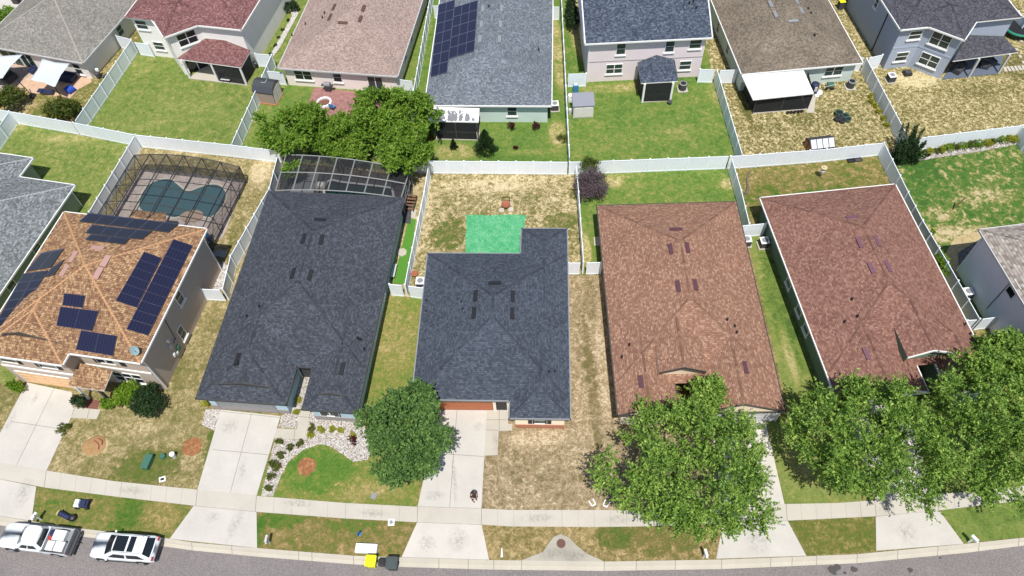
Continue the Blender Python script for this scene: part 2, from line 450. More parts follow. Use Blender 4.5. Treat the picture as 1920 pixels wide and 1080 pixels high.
# ---------------------------------------------------------------- houses
def inset(poly, d):
    n = len(poly); out = []
    for i in range(n):
        p0, p1, p2 = Vector(poly[i - 1]), Vector(poly[i]), Vector(poly[(i + 1) % n])
        a = (p1 - p0).normalized(); b = (p2 - p1).normalized()
        na = Vector((-a.y, a.x)); nb = Vector((-b.y, b.x))
        m = (na + nb)
        out.append(p1 + m * (d / max(.2, m.dot(na))))
    return out
WC = {}
class House:
    def __init__(s, name, label, ox, oy, yaw, ze, pitch, outline, tents, rm, wm, oh=.42, trim='trim', fascia=.17, group='houses of the neighbourhood', capm=None):
        s.o = thing(name, label, 'house', (ox, oy, 0), rad(yaw), group)
        s.ox, s.oy, s.yaw, s.ze, s.pitch = ox, oy, rad(yaw), ze, pitch
        s.c, s.sn = math.cos(s.yaw), math.sin(s.yaw)
        s.tents = []
        for i, t in enumerate(tents):
            d = dict(x0=t[0], x1=t[1], y0=t[2], y1=t[3], ax=t[4], e0=t[5], e1=t[6], dz=(t[7] if len(t) > 7 else 0) - .012 * i, rot=rad(t[8]) if len(t) > 8 else 0, px=t[9] if len(t) > 9 else 0, py=t[10] if len(t) > 10 else 0, p=t[11] if len(t) > 11 else pitch)
            s.tents.append(d)
        s.rm = rm
        s.outline = outline
        rb = MB(); cb = MB()
        for t in s.tents: s._tent(rb, cb, t, fascia)
        # soffit
        s.roof = rb.build('roof', [rm, M[trim], M['soffit'], wm, M['bronze']], s.o)
        if capm is not False: cb.build('ridge_cap', capm or rm, s.roof)
        fb = MB(); n = len(outline)
        for i in range(n):
            a = Vector((*outline[i], 0)); b = Vector((*outline[(i + 1) % n], 0)); d = (b - a); L = d.length; d.normalize()
            nx = Vector((d.y, -d.x, 0))
            c = (a + b) / 2 + nx * .045
            fb.box((c.x, c.y, ze - .085), (L + .18, .09, fascia), 0, math.atan2(d.y, d.x))
        fb.build('fascia', M[trim], s.roof)
        s.wall_poly = inset(outline, oh)
        wb = MB(); n = len(s.wall_poly)
        wp = s.wall_poly
        for i in range(n):
            a, b = wp[i], wp[(i + 1) % n]
            wb.poly([(a.x, a.y, -.05), (b.x, b.y, -.05), (b.x, b.y, ze - .02), (a.x, a.y, ze - .02)])
        s.wall = wb.build('wall', wm, s.o)
        sb = MB(); sb.poly([(p[0], p[1], ze - .16) for p in inset(outline, .01)][::-1]); sb.build('soffit', M['soffit'], s.roof)
    def loc(s, p):
        dx, dy = p.x - s.ox, p.y - s.oy
        return Vector((dx * s.c + dy * s.sn, -dx * s.sn + dy * s.c, p.z))
    def wor(s, p): return Vector((s.ox + p[0] * s.c - p[1] * s.sn, s.oy + p[0] * s.sn + p[1] * s.c, p[2]))
    def _tl(s, t, x, y):
        if t['rot']:
            dx, dy = x - t['px'], y - t['py']; c, n = math.cos(t['rot']), math.sin(t['rot'])
            return dx * c + dy * n, -dx * n + dy * c
        return x, y
    def _tw(s, t, x, y, z):
        if t['rot']:
            c, n = math.cos(t['rot']), math.sin(t['rot'])
            return Vector((t['px'] + x * c - y * n, t['py'] + x * n + y * c, z))
        return Vector((x, y, z))
    def height(s, x, y):
        h = None
        for t in s.tents:
            u, v = s._tl(t, x, y)
            if not (t['x0'] - .01 <= u <= t['x1'] + .01 and t['y0'] - .01 <= v <= t['y1'] + .01): continue
            ds = []
            if t['ax'] == 'y':
                ds += [u - t['x0'], t['x1'] - u]
                if t['e0'] == 'h': ds.append(v - t['y0'])
                if t['e1'] == 'h': ds.append(t['y1'] - v)
            else:
                ds += [v - t['y0'], t['y1'] - v]
                if t['e0'] == 'h': ds.append(u - t['x0'])
                if t['e1'] == 'h': ds.append(t['x1'] - u)
            z = s.ze + t['dz'] + t['p'] * min(ds)
            h = z if h is None else max(h, z)
        return h
    def _tent(s, rb, cb, t, fascia):
        x0, x1, y0, y1 = t['x0'], t['x1'], t['y0'], t['y1']; z0 = s.ze + t['dz']; sl = math.sqrt(1 + t['p'] ** 2)
        if t['ax'] == 'y':
            w = (x1 - x0) / 2; L0, L1 = y0, y1; P = lambda a, l, z: s._tw(t, a, l, z); A0, A1 = x0, x1
        else:
            w = (y1 - y0) / 2; L0, L1 = x0, x1; P = lambda a, l, z: s._tw(t, l, a, z); A0, A1 = y0, y1
        m = (A0 + A1) / 2; zr = z0 + w * t['p']
        r0 = L0 + (w if t['e0'] == 'h' else 0); r1 = L1 - (w if t['e1'] == 'h' else 0)
        if r0 > r1: r0 = r1 = (r0 + r1) / 2
        def face(pts, uvs): 
            # orient upward
            a, b, c = Vector(pts[0]), Vector(pts[1]), Vector(pts[2])
            if (b - a).cross(c - a).z < 0: pts = pts[::-1]; uvs = uvs[::-1]
            rb.poly(pts, 0, uvs)
        ofs = rnd.uniform(0, 50)
        for sd, (Ae, sg) in enumerate(((A0, 1), (A1, -1))):
            pts = [P(Ae, L0, z0), P(Ae, L1, z0), P(m, r1, zr), P(m, r0, zr)]
            uvs = [(L0 + ofs, 0), (L1 + ofs, 0), (r1 + ofs, w * sl), (r0 + ofs, w * sl)]
            if (Vector(pts[2]) - Vector(pts[3])).length < 1e-4: pts = pts[:3]; uvs = uvs[:3]
            face(pts, uvs)
        for e, Le, rr in (('e0', L0, r0), ('e1', L1, r1)):
            if t[e] == 'h':
                face([P(A0, Le, z0), P(A1, Le, z0), P(m, rr, zr)], [(A0, 0), (A1, 0), (m, w * sl)])
            else:
                up = Le + (-.3 if e == 'e0' else .3); pt = P(A0 * .5 + m * .5, up, 0); hh = s.height(pt.x, pt.y)
                if hh is not None and hh > z0 + (zr - z0) * .35: continue
                rc = (.35 if e == 'e0' else -.35) if t['dz'] > .6 else 0; zb = z0 - .14 - (1.2 if rc else 0)
                rb.poly([P(A0, Le + rc, zb), P(A1, Le + rc, zb), P(A1, Le + rc, z0 - .05), P(m, Le + rc, zr - .05), P(A0, Le + rc, z0 - .05)], 4 if .2 < t['dz'] < .7 else 3)  # low gablets: face coloured dark to paint in the shade under the overhang
                for Ae in (A0, A1):
                    p, q = P(Ae, Le, z0), P(m, Le, zr); o_ = (P(A0, Le + (-.07 if e == 'e0' else .07), z0) - P(A0, Le, z0)); u_ = Vector((0, 0, .03)); d_ = Vector((0, 0, -.17))
                    rb.add([p + u_, q + u_, q + u_ + o_, p + u_ + o_, p + d_, q + d_, q + d_ + o_, p + d_ + o_], [(0, 1, 2, 3), (3, 2, 6, 7), (4, 5, 6, 7), (0, 3, 7, 4), (1, 2, 6, 5)], 4 if .2 < t['dz'] < .7 else 1)  # low gablet boards get the same painted overhang shade, others plain trim
        if t['dz'] > .2:   # raised roof: close its sides
            for Ae in (A0, A1): rb.poly([P(Ae, L0, s.ze), P(Ae, L1, s.ze), P(Ae, L1, z0), P(Ae, L0, z0)], 3)
        # caps
        def cap(a, b):
            a = Vector(a); b = Vector(b); d = b - a; L = d.length
            if L < .2: return
            d.normalize(); sd = Vector((d.y, -d.x, 0)).normalized() * .09; n = max(1, int(L / .32))
            for i in range(n):
                p = a + d * (L * i / n); q = a + d * (L * (i + .92) / n); up = Vector((0, 0, .045)); lo = Vector((0, 0, .015))
                cb.add([p - sd + lo * 0, p + up, p + sd + lo * 0, q - sd + lo * 0, q + up * .8, q + sd + lo * 0], [(0, 1, 4, 3), (1, 2, 5, 4), (0, 2, 1), (3, 4, 5)], 0, [[(i * .3, .02)] * 4, [(i * .3, .02)] * 4, [(0, 0)] * 3, [(0, 0)] * 3])
        cap(P(m, r0, zr), P(m, r1, zr))
        if t['e0'] == 'h': cap(P(A0, L0, z0), P(m, r0, zr)); cap(P(A1, L0, z0), P(m, r0, zr))
        if t['e1'] == 'h': cap(P(A0, L1, z0), P(m, r1, zr)); cap(P(A1, L1, z0), P(m, r1, zr))
    def onroof(s, px, py):
        lo, hi = s.ze - .5, s.ze + 6
        # march down the ray
        N = 240; prev = None
        for i in range(N):
            z = hi + (lo - hi) * i / N
            q = s.loc(W(px, py, z)); h = s.height(q.x, q.y)
            if h is not None and z <= h: return Vector((q.x, q.y, h))
        q = s.loc(W(px, py, s.ze)); return Vector((q.x, q.y, s.ze))
    def slope(s, p, e=.15):
        def H(x, y):
            h = s.height(x, y); return p.z if h is None else h
        gx = (H(p.x + e, p.y) - H(p.x - e, p.y)) / (2 * e); gy = (H(p.x, p.y + e) - H(p.x, p.y - e)) / (2 * e)
        return Vector((-gx, -gy, 1)).normalized()
    def vents(s, pts, m, size=(1.1, .34, .13), label=None):
        for (px, py) in pts:
            p = s.onroof(px, py); n = s.slope(p)
            h = Vector((n.x, n.y, 0))
            lx = Vector((-n.y, n.x, 0)).normalized() if h.length > .05 else Vector((1, 0, 0))
            ly = n.cross(lx)
            b = MB(); hx, hy, hz = size[0] / 2, size[1] / 2, size[2]
            vs = []
            for a, c, z in ((-1, -1, hz * .5), (1, -1, hz * .5), (1, 1, hz), (-1, 1, hz), (-1, -1, -.03), (1, -1, -.03), (1, 1, -.03), (-1, 1, -.03)):
                dn = ly if ly.z > 0 else -ly
                vs.append(p + lx * (a * hx) - dn * (c * hy) + n * z)
            b.add(vs, [(0, 1, 2, 3), (0, 4, 5, 1), (1, 5, 6, 2), (2, 6, 7, 3), (3, 7, 4, 0)])
            b.build('roof_vent', m, s.roof)
    def pipes(s, pts, r=.07, h=.3):
        for (px, py) in pts:
            p = s.onroof(px, py); b = MB(); b.tube(p - Vector((0, 0, .1)), p + Vector((0, 0, h)), r, n=8); b.tube(p - Vector((0, 0, .1)), p + Vector((0, 0, .07)), r * 2.2, r * 1.2, n=8)
            b.build('vent_pipe', M['black'], s.roof)
    def solar(s, quad, cols, rows, mat, rise=.12, skip=()):
        Q = [s.onroof(*q) for q in quad]     # TL TR BR BL
        n = (Q[1] - Q[0]).cross(Q[3] - Q[0]).normalized()
        if n.z < 0: n = -n
        def at(u, v): return (Q[0] * (1 - u) + Q[1] * u) * (1 - v) + (Q[3] * (1 - u) + Q[2] * u) * v + n * rise
        for i in range(cols):
            for j in range(rows):
                if (i, j) in skip: continue
                g = .012; u0, u1, v0, v1 = i / cols + g / cols * 1.2, (i + 1) / cols - g / cols * 1.2, j / rows + g / rows * 1.2, (j + 1) / rows - g / rows * 1.2
                c = [at(u0, v0), at(u1, v0), at(u1, v1), at(u0, v1)]
                b = MB(); uv = [(0, 0), (1, 0), (1, 1), (0, 1)]
                lw = [p - n * .04 for p in c]
                m = sum(c, Vector()) / 4
                inn = [p + (m - p).normalized() * .035 + n * .003 for p in c]
                b.poly(inn, 0, uv)
                b.add(c + lw, [(0, 1, 2, 3), (0, 4, 5, 1), (1, 5, 6, 2), (2, 6, 7, 3), (3, 7, 4, 0)], 1)
                b.build('solar_panel', [mat, M['solf'] if mat is M['sol'] else M['dark']], s.roof)
    def seg(s, i):
        a = s.wall_poly[i]; b = s.wall_poly[(i + 1) % len(s.wall_poly)]
        d = (b - a).normalized(); return a, d, Vector((d.y, -d.x))
    def onwall(s, i, px, py, a=None, d=None):
        if a is None: a, d, n = s.seg(i)
        n = Vector((d.y, -d.x))
        r = ray(px, py); rl = Vector((r.x * s.c + r.y * s.sn, -r.x * s.sn + r.y * s.c, r.z)); o = s.loc(Vector((0, 0, CH)))
        t = ((a - Vector((o.x, o.y))).dot(n)) / (Vector((rl.x, rl.y)).dot(n))
        p = o + rl * t
        return (Vector((p.x, p.y)) - a).dot(d), p.z, p
    def window(s, i, px, py, w, h, nx=1, ny=2, kind='window', pane='glassg', frame='trim', sill=True, zc=None, a=None, d=None, parent=None):
        u, z, p = s.onwall(i, px, py, a, d)
        if zc is not None: z = zc
        if d is None: _, d, _n = s.seg(i)
        key = (kind, round(w, 2), round(h, 2), nx, ny, pane, frame, sill)
        if key not in WC:
            fb = MB(); f = .06
            fb.box((0, -.02, h / 2 + f / 2), (w + 2 * f, .10, f)); fb.box((0, -.02, -h / 2 - f / 2), (w + 2 * f, .10, f))
            for sx in (-1, 1): fb.box((sx * (w / 2 + f / 2), -.021, 0), (f, .098, h))
            for k in range(1, nx): fb.box((-w / 2 + w * k / nx, -.02, 0), (.09, .07, h - .002))
            for k in range(1, ny): fb.box((0, -.018, -h / 2 + h * k / ny), (w - .002, .05, .05))
            if sill: fb.box((0, -.07, -h / 2 - .15), (w + .3, .14, .12))
            fm = fb.mesh(kind, M[frame])
            pb = MB()
            if kind == 'garage_door':
                for k in range(4): pb.box((0, -.01, -h / 2 + h * (k + .5) / 4), (w, .04, h / 4 - .02))
                for k in range(4):
                    for q in range(4): pb.box((-w / 2 + w * (q + .5) / 4, -.03, -h / 2 + h * (k + .5) / 4), (w / 4 - .18, .03, h / 4 - .16))
            else: pb.box((0, .005, 0), (w, .03, h))
            WC[key] = (fm, pb.mesh('pane', M[pane]))
        fm, pm = WC[key]
        o = link(kind, fm, s.o, (p.x, p.y, z), (0, 0, math.atan2(d.y, d.x)))
        link('door_panel' if kind == 'garage_door' else 'pane', pm, o)
        return o
    def shutters(s, i, px, py, w, h, m, zc=None):
        u, z, p = s.onwall(i, px, py); a, d, n = s.seg(i)
        b = MB(); b.box((0, -.03, 0), (w, .06, h))
        for k in range(int(h / .12)): b.box((0, -.065, -h / 2 + .08 + k * .12), (w - .1, .02, .05))
        o = b.build('shutter', m, s.o); o.location = (p.x, p.y, z if zc is None else zc); o.rotation_euler = (0, 0, math.atan2(d.y, d.x))
    def downspout(s, i, end=0, off=.1, m='trim'):
        a, d, n = s.seg(i); L = (s.wall_poly[(i + 1) % len(s.wall_poly)] - a).length
        q = a + d * (off if end == 0 else L - off) + n * .05
        b = MB(); b.box((q.x, q.y, s.ze / 2 - .1), (.1, .08, s.ze - .2), 0, math.atan2(d.y, d.x)); b.build('downspout', M[m], s.o)
    def band(s, i, z, hgt, m, proud=.03, u0=0, u1=None):
        a, d, n = s.seg(i); L = (s.wall_poly[(i + 1) % len(s.wall_poly)] - a).length; u1 = L if u1 is None else u1
        c = a + d * ((u0 + u1) / 2) + n * (proud / 2)
        b = MB(); b.box((c.x, c.y, z), (u1 - u0, proud, hgt), 0, math.atan2(d.y, d.x)); return b.build('trim_band', m, s.o)

def slabroof(H, pts, m, name='porch_roof', th=.12, trim='trim', extra=()):
    "roof planes given as (px,py,z) faces; returns object parented to house"
    b = MB()
    for f in pts:
        P = [H.loc(W(*q)) for q in f]
        n = (P[1] - P[0]).cross(P[2] - P[0]).normalized()
        if n.z < 0: P = P[::-1]; n = -n
        lx = Vector((-n.y, n.x, 0)); lx = lx.normalized() if lx.length > .02 else Vector((1, 0, 0)); ly = n.cross(lx)
        b.poly(P, 0, [((q - P[0]).dot(lx) + 30, (q - P[0]).dot(ly) + 30) for q in P])
        k = len(P)
        L = [q - Vector((0, 0, th)) for q in P]
        for i in range(k): b.poly([P[i], L[i], L[(i + 1) % k], P[(i + 1) % k]], 1)
        b.poly(L[::-1], 2)
    return b.build(name, [m, M[trim], M['soffit']], H.o)
def post(H, px, py, ztop, w=.18, m='trim', name='post'):
    q = H.loc(W(px, py, 0)); b = MB(); b.box((q.x, q.y, ztop / 2), (w, w, ztop)); return b.build(name, M[m], H.o)
def slabfloor(H, pts, m, name='porch_floor', z=.1):
    P = [H.loc(W(*q)) for q in pts]; b = MB(); b.prism([(p.x, p.y) for p in P], -.05, z); return b.build(name, m, H.o)

# --- B : charcoal roof, blue-grey walls, two front wings
o = W(668, 776, 2.75)
HB = House('house', 'single-storey blue-grey house with charcoal shingle roof and open entry slot between its two front wings', o.x, o.y, -7.49, 2.75, .42,
    [(-4.4, 0.1), (0, .1), (0, 22.5), (-13.25, 22.5), (-13.25, .4), (-5.85, .4), (-5.85, 3.85), (-4.4, 3.85)],
    [(-13.25, 0, 3.83, 22.5, 'y', 'h', 'h'), (-13.25, -5.85, .4, 9.0, 'y', 'h', 'g'), (-4.4, 0, .1, 7.0, 'y', 'h', 'g'),
     (-12.0, -6.85, 1.55, 5.5, 'y', 'g', 'g', .5, 0, 0, 0, .20), (-3.4, -.9, 1.3, 4, 'y', 'g', 'g', .5, 0, 0, 0, .22)], R['char'], wallm('blue_grey_stucco', (150, 172, 182), KW), oh=.4, trim='dark')
HB.vents([(600, 413), (570, 448), (602, 450), (550, 513), (581, 516), (446, 674), (641, 692)], M['black'])
HB.pipes([(487, 576), (464, 594), (671, 635), (683, 655), (676, 637)])
gm = flat('grey_door', S(112, 108, 106, KW), .6, var=.05)
HB.window(4, 468, 768, 4.9, 2.1, 1, 1, 'garage_door', 'grey', 'grey', False, 1.05)
HB.window(0, 618, 775, 1.5, 1.1, 2, 1, 'window', 'glassg', 'trim', False, 1.45)
HB.shutters(0, 604, 772, .5, 1.1, M['dark'], 1.45); HB.shutters(0, 632, 776, .5, 1.1, M['dark'], 1.45)
for i in (0, 4): HB.band(i, .35, .75, flat('stone_veneer', S(128, 122, 120, KW), .9, var=.2, vscale=6), .05)
HB.window(6, 572, 692, 1.1, 2.1, 1, 1, 'door', 'dark', 'trim', False, 1.1)
HB.window(1, 697, 618, .6, 1.0, 1, 2, zc=1.6); HB.window(1, 716, 548, .6, 1.0, 1, 2, zc=1.6)

# --- C : charcoal L roof
o = W(1069, 785, 2.75)
HC = House('house', 'single-storey beige house with dark slate charcoal roof, a rear wing and an orange-brown garage door', o.x, o.y, -3.95, 2.75, .42,
    [(-4.75, 0), (0, 0), (0, 18.95), (-4.17, 18.95), (-4.17, 16.05), (-12.62, 16.05), (-12.62, 1.52), (-4.75, 1.52)],
    [(-12.62, 0, 1.52, 16.05, 'y', 'h', 'h'), (-4.17, 0, 10, 18.95, 'y', 'g', 'h'), (-4.75, 0, 0, 5.5, 'y', 'h', 'g')], R['charc'], wallm('beige_stucco', (214, 200, 178), KW), oh=.4, trim='grey')
HC.vents([(928, 532), (892, 555), (889, 587), (961, 556), (960, 588)], M['black'])
HC.pipes([(799, 583), (865, 566), (868, 579), (800, 563), (1040, 696), (1029, 697)], .06, .2)
od = flat('orange_wood_door', S(166, 98, 64, .95), .6, var=.08)
M['odoor'] = od
HC.window(6, 868, 755, 4.9, 2.15, 1, 1, 'garage_door', 'odoor', 'trim', False, 1.08)
HC.window(0, 1012, 788, 1.1, 1.2, 1, 2, 'window', 'glassg', 'trim', False, 1.5)
HC.shutters(0, 996, 788, .5, 1.2, M['black'], 1.5); HC.shutters(0, 1028, 788, .5, 1.2, M['black'], 1.5)
HC.band(0, .3, .7, flat('brick_veneer', S(160, 108, 84, .9), .9, var=.15, vscale=8), .05)
HC.window(6, 940, 757, .9, 2.05, 1, 1, 'door', 'black', 'trim', False, 1.03)

# --- D : brown shingle
def model_house(label, ox, oy, yaw, depth, rm, wm, n0, n1, nd, yr, ym, porch, trim, yl=0.0):
    ol = [(0, yl), (n0, yl), (n0, nd), (n1, nd), (n1, yr), (13.0, yr), (13.0, depth), (0, depth)]
    return House('house', label, ox, oy, yaw, 2.75, .42, ol,
        [(0, 13, ym, depth, 'y', 'h', 'h'), (0, n0, yl, ym + 4.2, 'y', 'g', 'g'), (n1, 13, yr, ym + 3.9, 'y', 'g', 'g'), porch], rm, wm, oh=.4, trim=trim)
o = W(1159, 778, 2.75)
cap_tan = flat('tan_ridge_cap', S(178, 128, 108), .9, var=.15, vscale=5)
HD = model_house('single-storey cream house with speckled brown-tan shingle roof and small gabled entry', o.x, o.y, -1.59, 21.35, R['brown'], wallm('cream_stucco', (205, 190, 168), KW), 4.75, 6.05, 4.3, 0, 2.6, (3.4, 7.1, 2.95, 9.2, 'y', 'g', 'g', 1.35), 'bronze')
HD.vents([(1267, 431), (1258, 467), (1288, 465), (1272, 537), (1303, 535), (1202, 716), (1397, 689)], flat('plum_vent', S(98, 62, 72), .6))
HD.pipes([(1180, 647), (1166, 670), (1363, 600), (1377, 612), (1381, 624)])
HD.window(4, 1400, 782, 4.9, 2.1, 1, 1, 'garage_door', 'lgrey', 'trim', False, 1.05)
HD.window(0, 1218, 785, 1.6, 1.2, 2, 2, zc=1.5)
HD.window(2, 1275, 700, 1.1, 2.1, 1, 1, 'door', 'wood', 'trim', False, 1.05)
# --- E : red-brown shingle, same plan mirrored
o = W(1560, 725, 2.75)
HE = model_house('single-storey dark green house with plain red-brown shingle roof edged by white gutters', o.x, o.y, 3.64, 19.85, R['redb'], wallm('dark_green_stucco', (92, 112, 96), KW), 7.3, 8.9, 2.6, -1.8, 1.0, (6.1, 9.8, 1.2, 7.4, 'y', 'g', 'g', 1.35), 'trim', -1.3)
HE.vents([(1598, 408), (1612, 455), (1644, 453), (1634, 503), (1664, 500), (1625, 663)], flat('mauve_vent', S(124, 86, 100), .6))
HE.pipes([(1597, 562), (1607, 594), (1583, 604), (1808, 609), (1818, 627)])
for (px, py) in ((1480, 530), (1500, 580), (1515, 612)): HE.window(7, px, py, .9, 1.2, 1, 2, zc=1.5)
HE.window(0, 1605, 730, 4.9, 2.1, 1, 1, 'garage_door', 'lgrey', 'trim', False, 1.05)
# --- A : two storeys, tile roof
HA = House('house', 'two-storey taupe house with orange tan tile roof carrying several solar arrays', -29.61, 29.99, -11.84, 5.7, .36,
    [(-13.8, -1.0), (-6.15, -1.0), (-6.15, .1), (0, .1), (0, 13.75), (-13.8, 13.75)],
    [(-13.8, 0, .1, 13.75, 'y', 'h', 'h'), (-13.8, -6.15, -1.0, 6.2, 'y', 'h', 'g'), (-12.9, -7.0, .7, 4.5, 'y', 'g', 'g', .30, 0, 0, 0, .36)], R['tile'], wallm('taupe_stucco', (160, 146, 134), KW), oh=.45, trim='trim',
    capm=flat('light_tile_cap', S(206, 158, 114), .8, var=.4, vscale=7))
for q, c, r in (([(166.7, 400.7), (336, 421), (316.7, 437.7), (148.3, 417.3)], 6, 1), ([(173.3, 422.7), (286.7, 435), (266.7, 451), (160, 439)], 4, 1), ([(170, 441), (245, 449.3), (233.3, 460), (160, 451.7)], 2, 1),
    ([(45, 514), (92, 508), (25, 629), (-22, 636)], 2, 7), ([(80, 475), (121.7, 467), (97, 503), (50, 511)], 2, 1), ([(97, 505), (123, 487), (103, 517), (85, 521)], 1, 1)):
    HA.solar(q, c, r, M['solb'])
for q, c, r in (([(270, 472.7), (303.3, 485), (256.7, 578.3), (216.7, 565)], 1, 6), ([(325, 449.3), (361.7, 461.7), (278.3, 630.7), (236.7, 618.3)], 1, 10),
    ([(121.7, 550), (162.3, 555), (156.7, 578), (118.3, 573)], 1, 1), ([(115, 575), (186.7, 583.3), (175, 621.7), (106.7, 611.7)], 2, 1), ([(153.3, 619.3), (221.7, 630), (213.3, 668.3), (143.3, 656.7)], 2, 1)):
    HA.solar(q, c, r, M['sol'])
HA.vents([(183, 466), (198, 490), (184, 513), (138, 482), (122, 508)], flat('pale_mauve_vent', S(196, 156, 146), .6), size=(1.15, .46, .12))
HA.window(3, 334, 556, .8, 1.3, 1, 2, zc=4.2); HA.window(3, 339, 622, .7, 1.5, 1, 2, zc=1.6)
HA.downspout(3, 0); HA.downspout(3, 1)
for u, px, py in ((0, 25, 683), (0, 95, 690)): HA.window(0, px, py, 1.5, 1.1, 1, 2, 'window', 'glass', 'trim', False, 4.3)
for px in (5, 43, 76, 114): HA.shutters(0, px, 680 + px * .1, .4, 1.15, M['black'], 4.3)
HA.window(2, 205, 684, 1.5, 1.1, 2, 1, 'window', 'glass', 'trim', False, 4.3); HA.shutters(2, 178, 672, .45, 1.15, M['black'], 4.3); HA.shutters(2, 232, 684, .45, 1.15, M['black'], 4.3)
HA.window(2, 246, 712, 2.6, 1.5, 3, 2, 'window', 'glass', 'trim', True, 1.5)
HA.band(0, 3.0, .22, M['trim'], .08); HA.band(2, 3.0, .2, M['trim'], .08)
M['tandoor'] = flat('tan_door', S(196, 160, 122, KW), .6, var=.05)
HA.window(0, 92, 714, 4.9, 2.1, 1, 1, 'garage_door', 'tandoor', 'trim', False, 1.05)
slabroof(HA, [[(127, 723, 2.9), (194, 733, 2.9), (210, 695, 3.8), (148, 680, 3.8)]], R['tile'])
post(HA, 207, 752, 2.8, .2, 'dark'); post(HA, 167, 748, 2.7, .18, 'trim')
HA.window(2, 190, 715, 1.0, 2.1, 1, 1, 'door', 'wood', 'trim', False, 1.05)
# rear lower lanai roof
q = [HA.loc(W(px, py, 2.9)) for px, py in ((246, 394), (311, 397), (306, 415), (240, 410))]
slabroof(HA, [[(246, 394, 2.7), (311, 399, 2.7), (309, 425, 3.6), (243, 416, 3.6)]], R['tile'], 'lanai_roof')
def wallbox(H, i, px, py, w, h, d, m, name, zc=None):
    u, z, p = H.onwall(i, px, py); a, dd, n = H.seg(i); z = z if zc is None else zc
    b = MB(); b.box((0, -d / 2 - .005, 0), (w, d, h)); b.box((0, -d - .012, h * .1), (w * .6, .02, h * .5))
    o = b.build(name, m, H.o, bevel=.01); o.location = (p.x, p.y, z); o.rotation_euler = (0, 0, math.atan2(dd.y, dd.x)); return o
for (px, py, ww, hh, mm) in ((318, 650, .35, .5, 'lgrey'), (327, 640, .3, .35, 'grey'), (333, 652, .4, .6, 'green'), (325, 665, .25, .4, 'white'), (331, 662, .3, .3, 'lgrey'), (313, 640, .15, .4, 'white')):
    wallbox(HA, 3, px, py, ww, hh, .16, M[mm], 'meter_box')
u, z, p = HA.onwall(3, 306, 595); u2, z2, p2 = HA.onwall(3, 331, 640)
b = MB(); b.tube(p + Vector((.04, 0, 0)), p2 + Vector((.04, 0, 0)), .03); b.build('conduit', M['dark'], HA.o)
# satellite dish on roof corner
d = HA.onroof(258, 664); b = MB(); b.tube(d, d + Vector((.0, 0, .45)), .03)
nn = Vector((.6, -.5, .55)).normalized(); c0 = d + Vector((0, 0, .55)); aa = nn.cross(Vector((0, 0, 1))).normalized(); bb = nn.cross(aa)
vs = [c0 - nn * .08]; 
for k in range(14):
    t = k / 14 * 2 * math.pi; vs.append(c0 + aa * math.cos(t) * .32 + bb * math.sin(t) * .42)
b.add(vs, [(0, 1 + k, 1 + (k + 1) % 14) for k in range(14)], 1); b.tube(c0 - nn * .05, c0 + nn * .35 - Vector((0, 0, .15)), .02); b.build('satellite_dish', [M['grey'], flat('dish_grey', S(150, 178, 184), .5)], HA.o)

# --- F right edge, two storeys
HF = House('house', 'two-storey plain grey house with grey tan shingle roof at the right edge', 40.25, 39.1, 5.0, 5.6, .40,
    [(0, -14), (12, -14), (12, 0), (0, 0)], [(0, 12, -14, 0, 'y', 'h', 'h')], R['f'], wallm('pale_grey_stucco', (206, 206, 210), .8), oh=.35, trim='lgrey')
HF.window(3, 1900, 543, .9, 1.5, 1, 2, 'window', 'glass', 'trim', False); HF.downspout(3, 0, .1, 'white')
u, z, p = HF.onwall(3, 1897, 527); u2, z2, p2 = HF.onwall(3, 1851, 578)
b = MB(); b.tube(p - Vector((.04, 0, 0)), p2 - Vector((.04, 0, 0)), .03); b.build('conduit', M['dark'], HF.o)
# --- H0 left edge
HH = House('house', 'single-storey olive house with mid grey shingle roof and stepped back corner at the left edge', -42.485, 52.303, -14, 2.75, .40,
    [(-13, -20), (0, -20), (0, 0), (-6.2, 0), (-6.2, 2.6), (-13, 2.6)], [(-13, 0, -20, 0, 'y', 'h', 'h'), (-13, -6.2, -6, 2.6, 'y', 'g', 'h')], R['h0'], wallm('olive_stucco', (128, 138, 118), KW), oh=.4, trim='trim',
    capm=flat('pale_ridge_cap', S(176, 182, 182), .9, var=.1))
for px, py in ((68, 465), (23, 538), (-8, 585)): HH.window(1, px, py, .9, 1.2, 1, 2)
HH.downspout(1, 1)
# --- K0 top left
KO = House('house', 'single-storey grey house with grey beige hip roof, shade sails over its back patio', -46.776, 70.816, -18, 2.75, .42,
    [(-13.8, 0), (0, 0), (0, 18), (-13.8, 18)], [(-13.8, 0, 0, 18, 'y', 'h', 'h')], R['k0'], wallm('warm_grey_stucco', (198, 194, 188), KW), oh=.42, trim='lgrey',
    capm=flat('lichen_ridge_cap', S(178, 172, 160), .9, var=.25, vscale=5))
KO.window(0, 146, 129, .9, 1.4, 1, 2); KO.window(0, 56, 118, 1.7, 2.0, 2, 1, 'sliding_door', 'glassg', 'trim', False, 1.05)
KO.window(1, 224, 56, .9, 1.1, 1, 2, zc=1.6); KO.window(0, 20, 105, 2.4, 2.0, 2, 1, 'sliding_door', 'glassg', 'trim', False, 1.05)
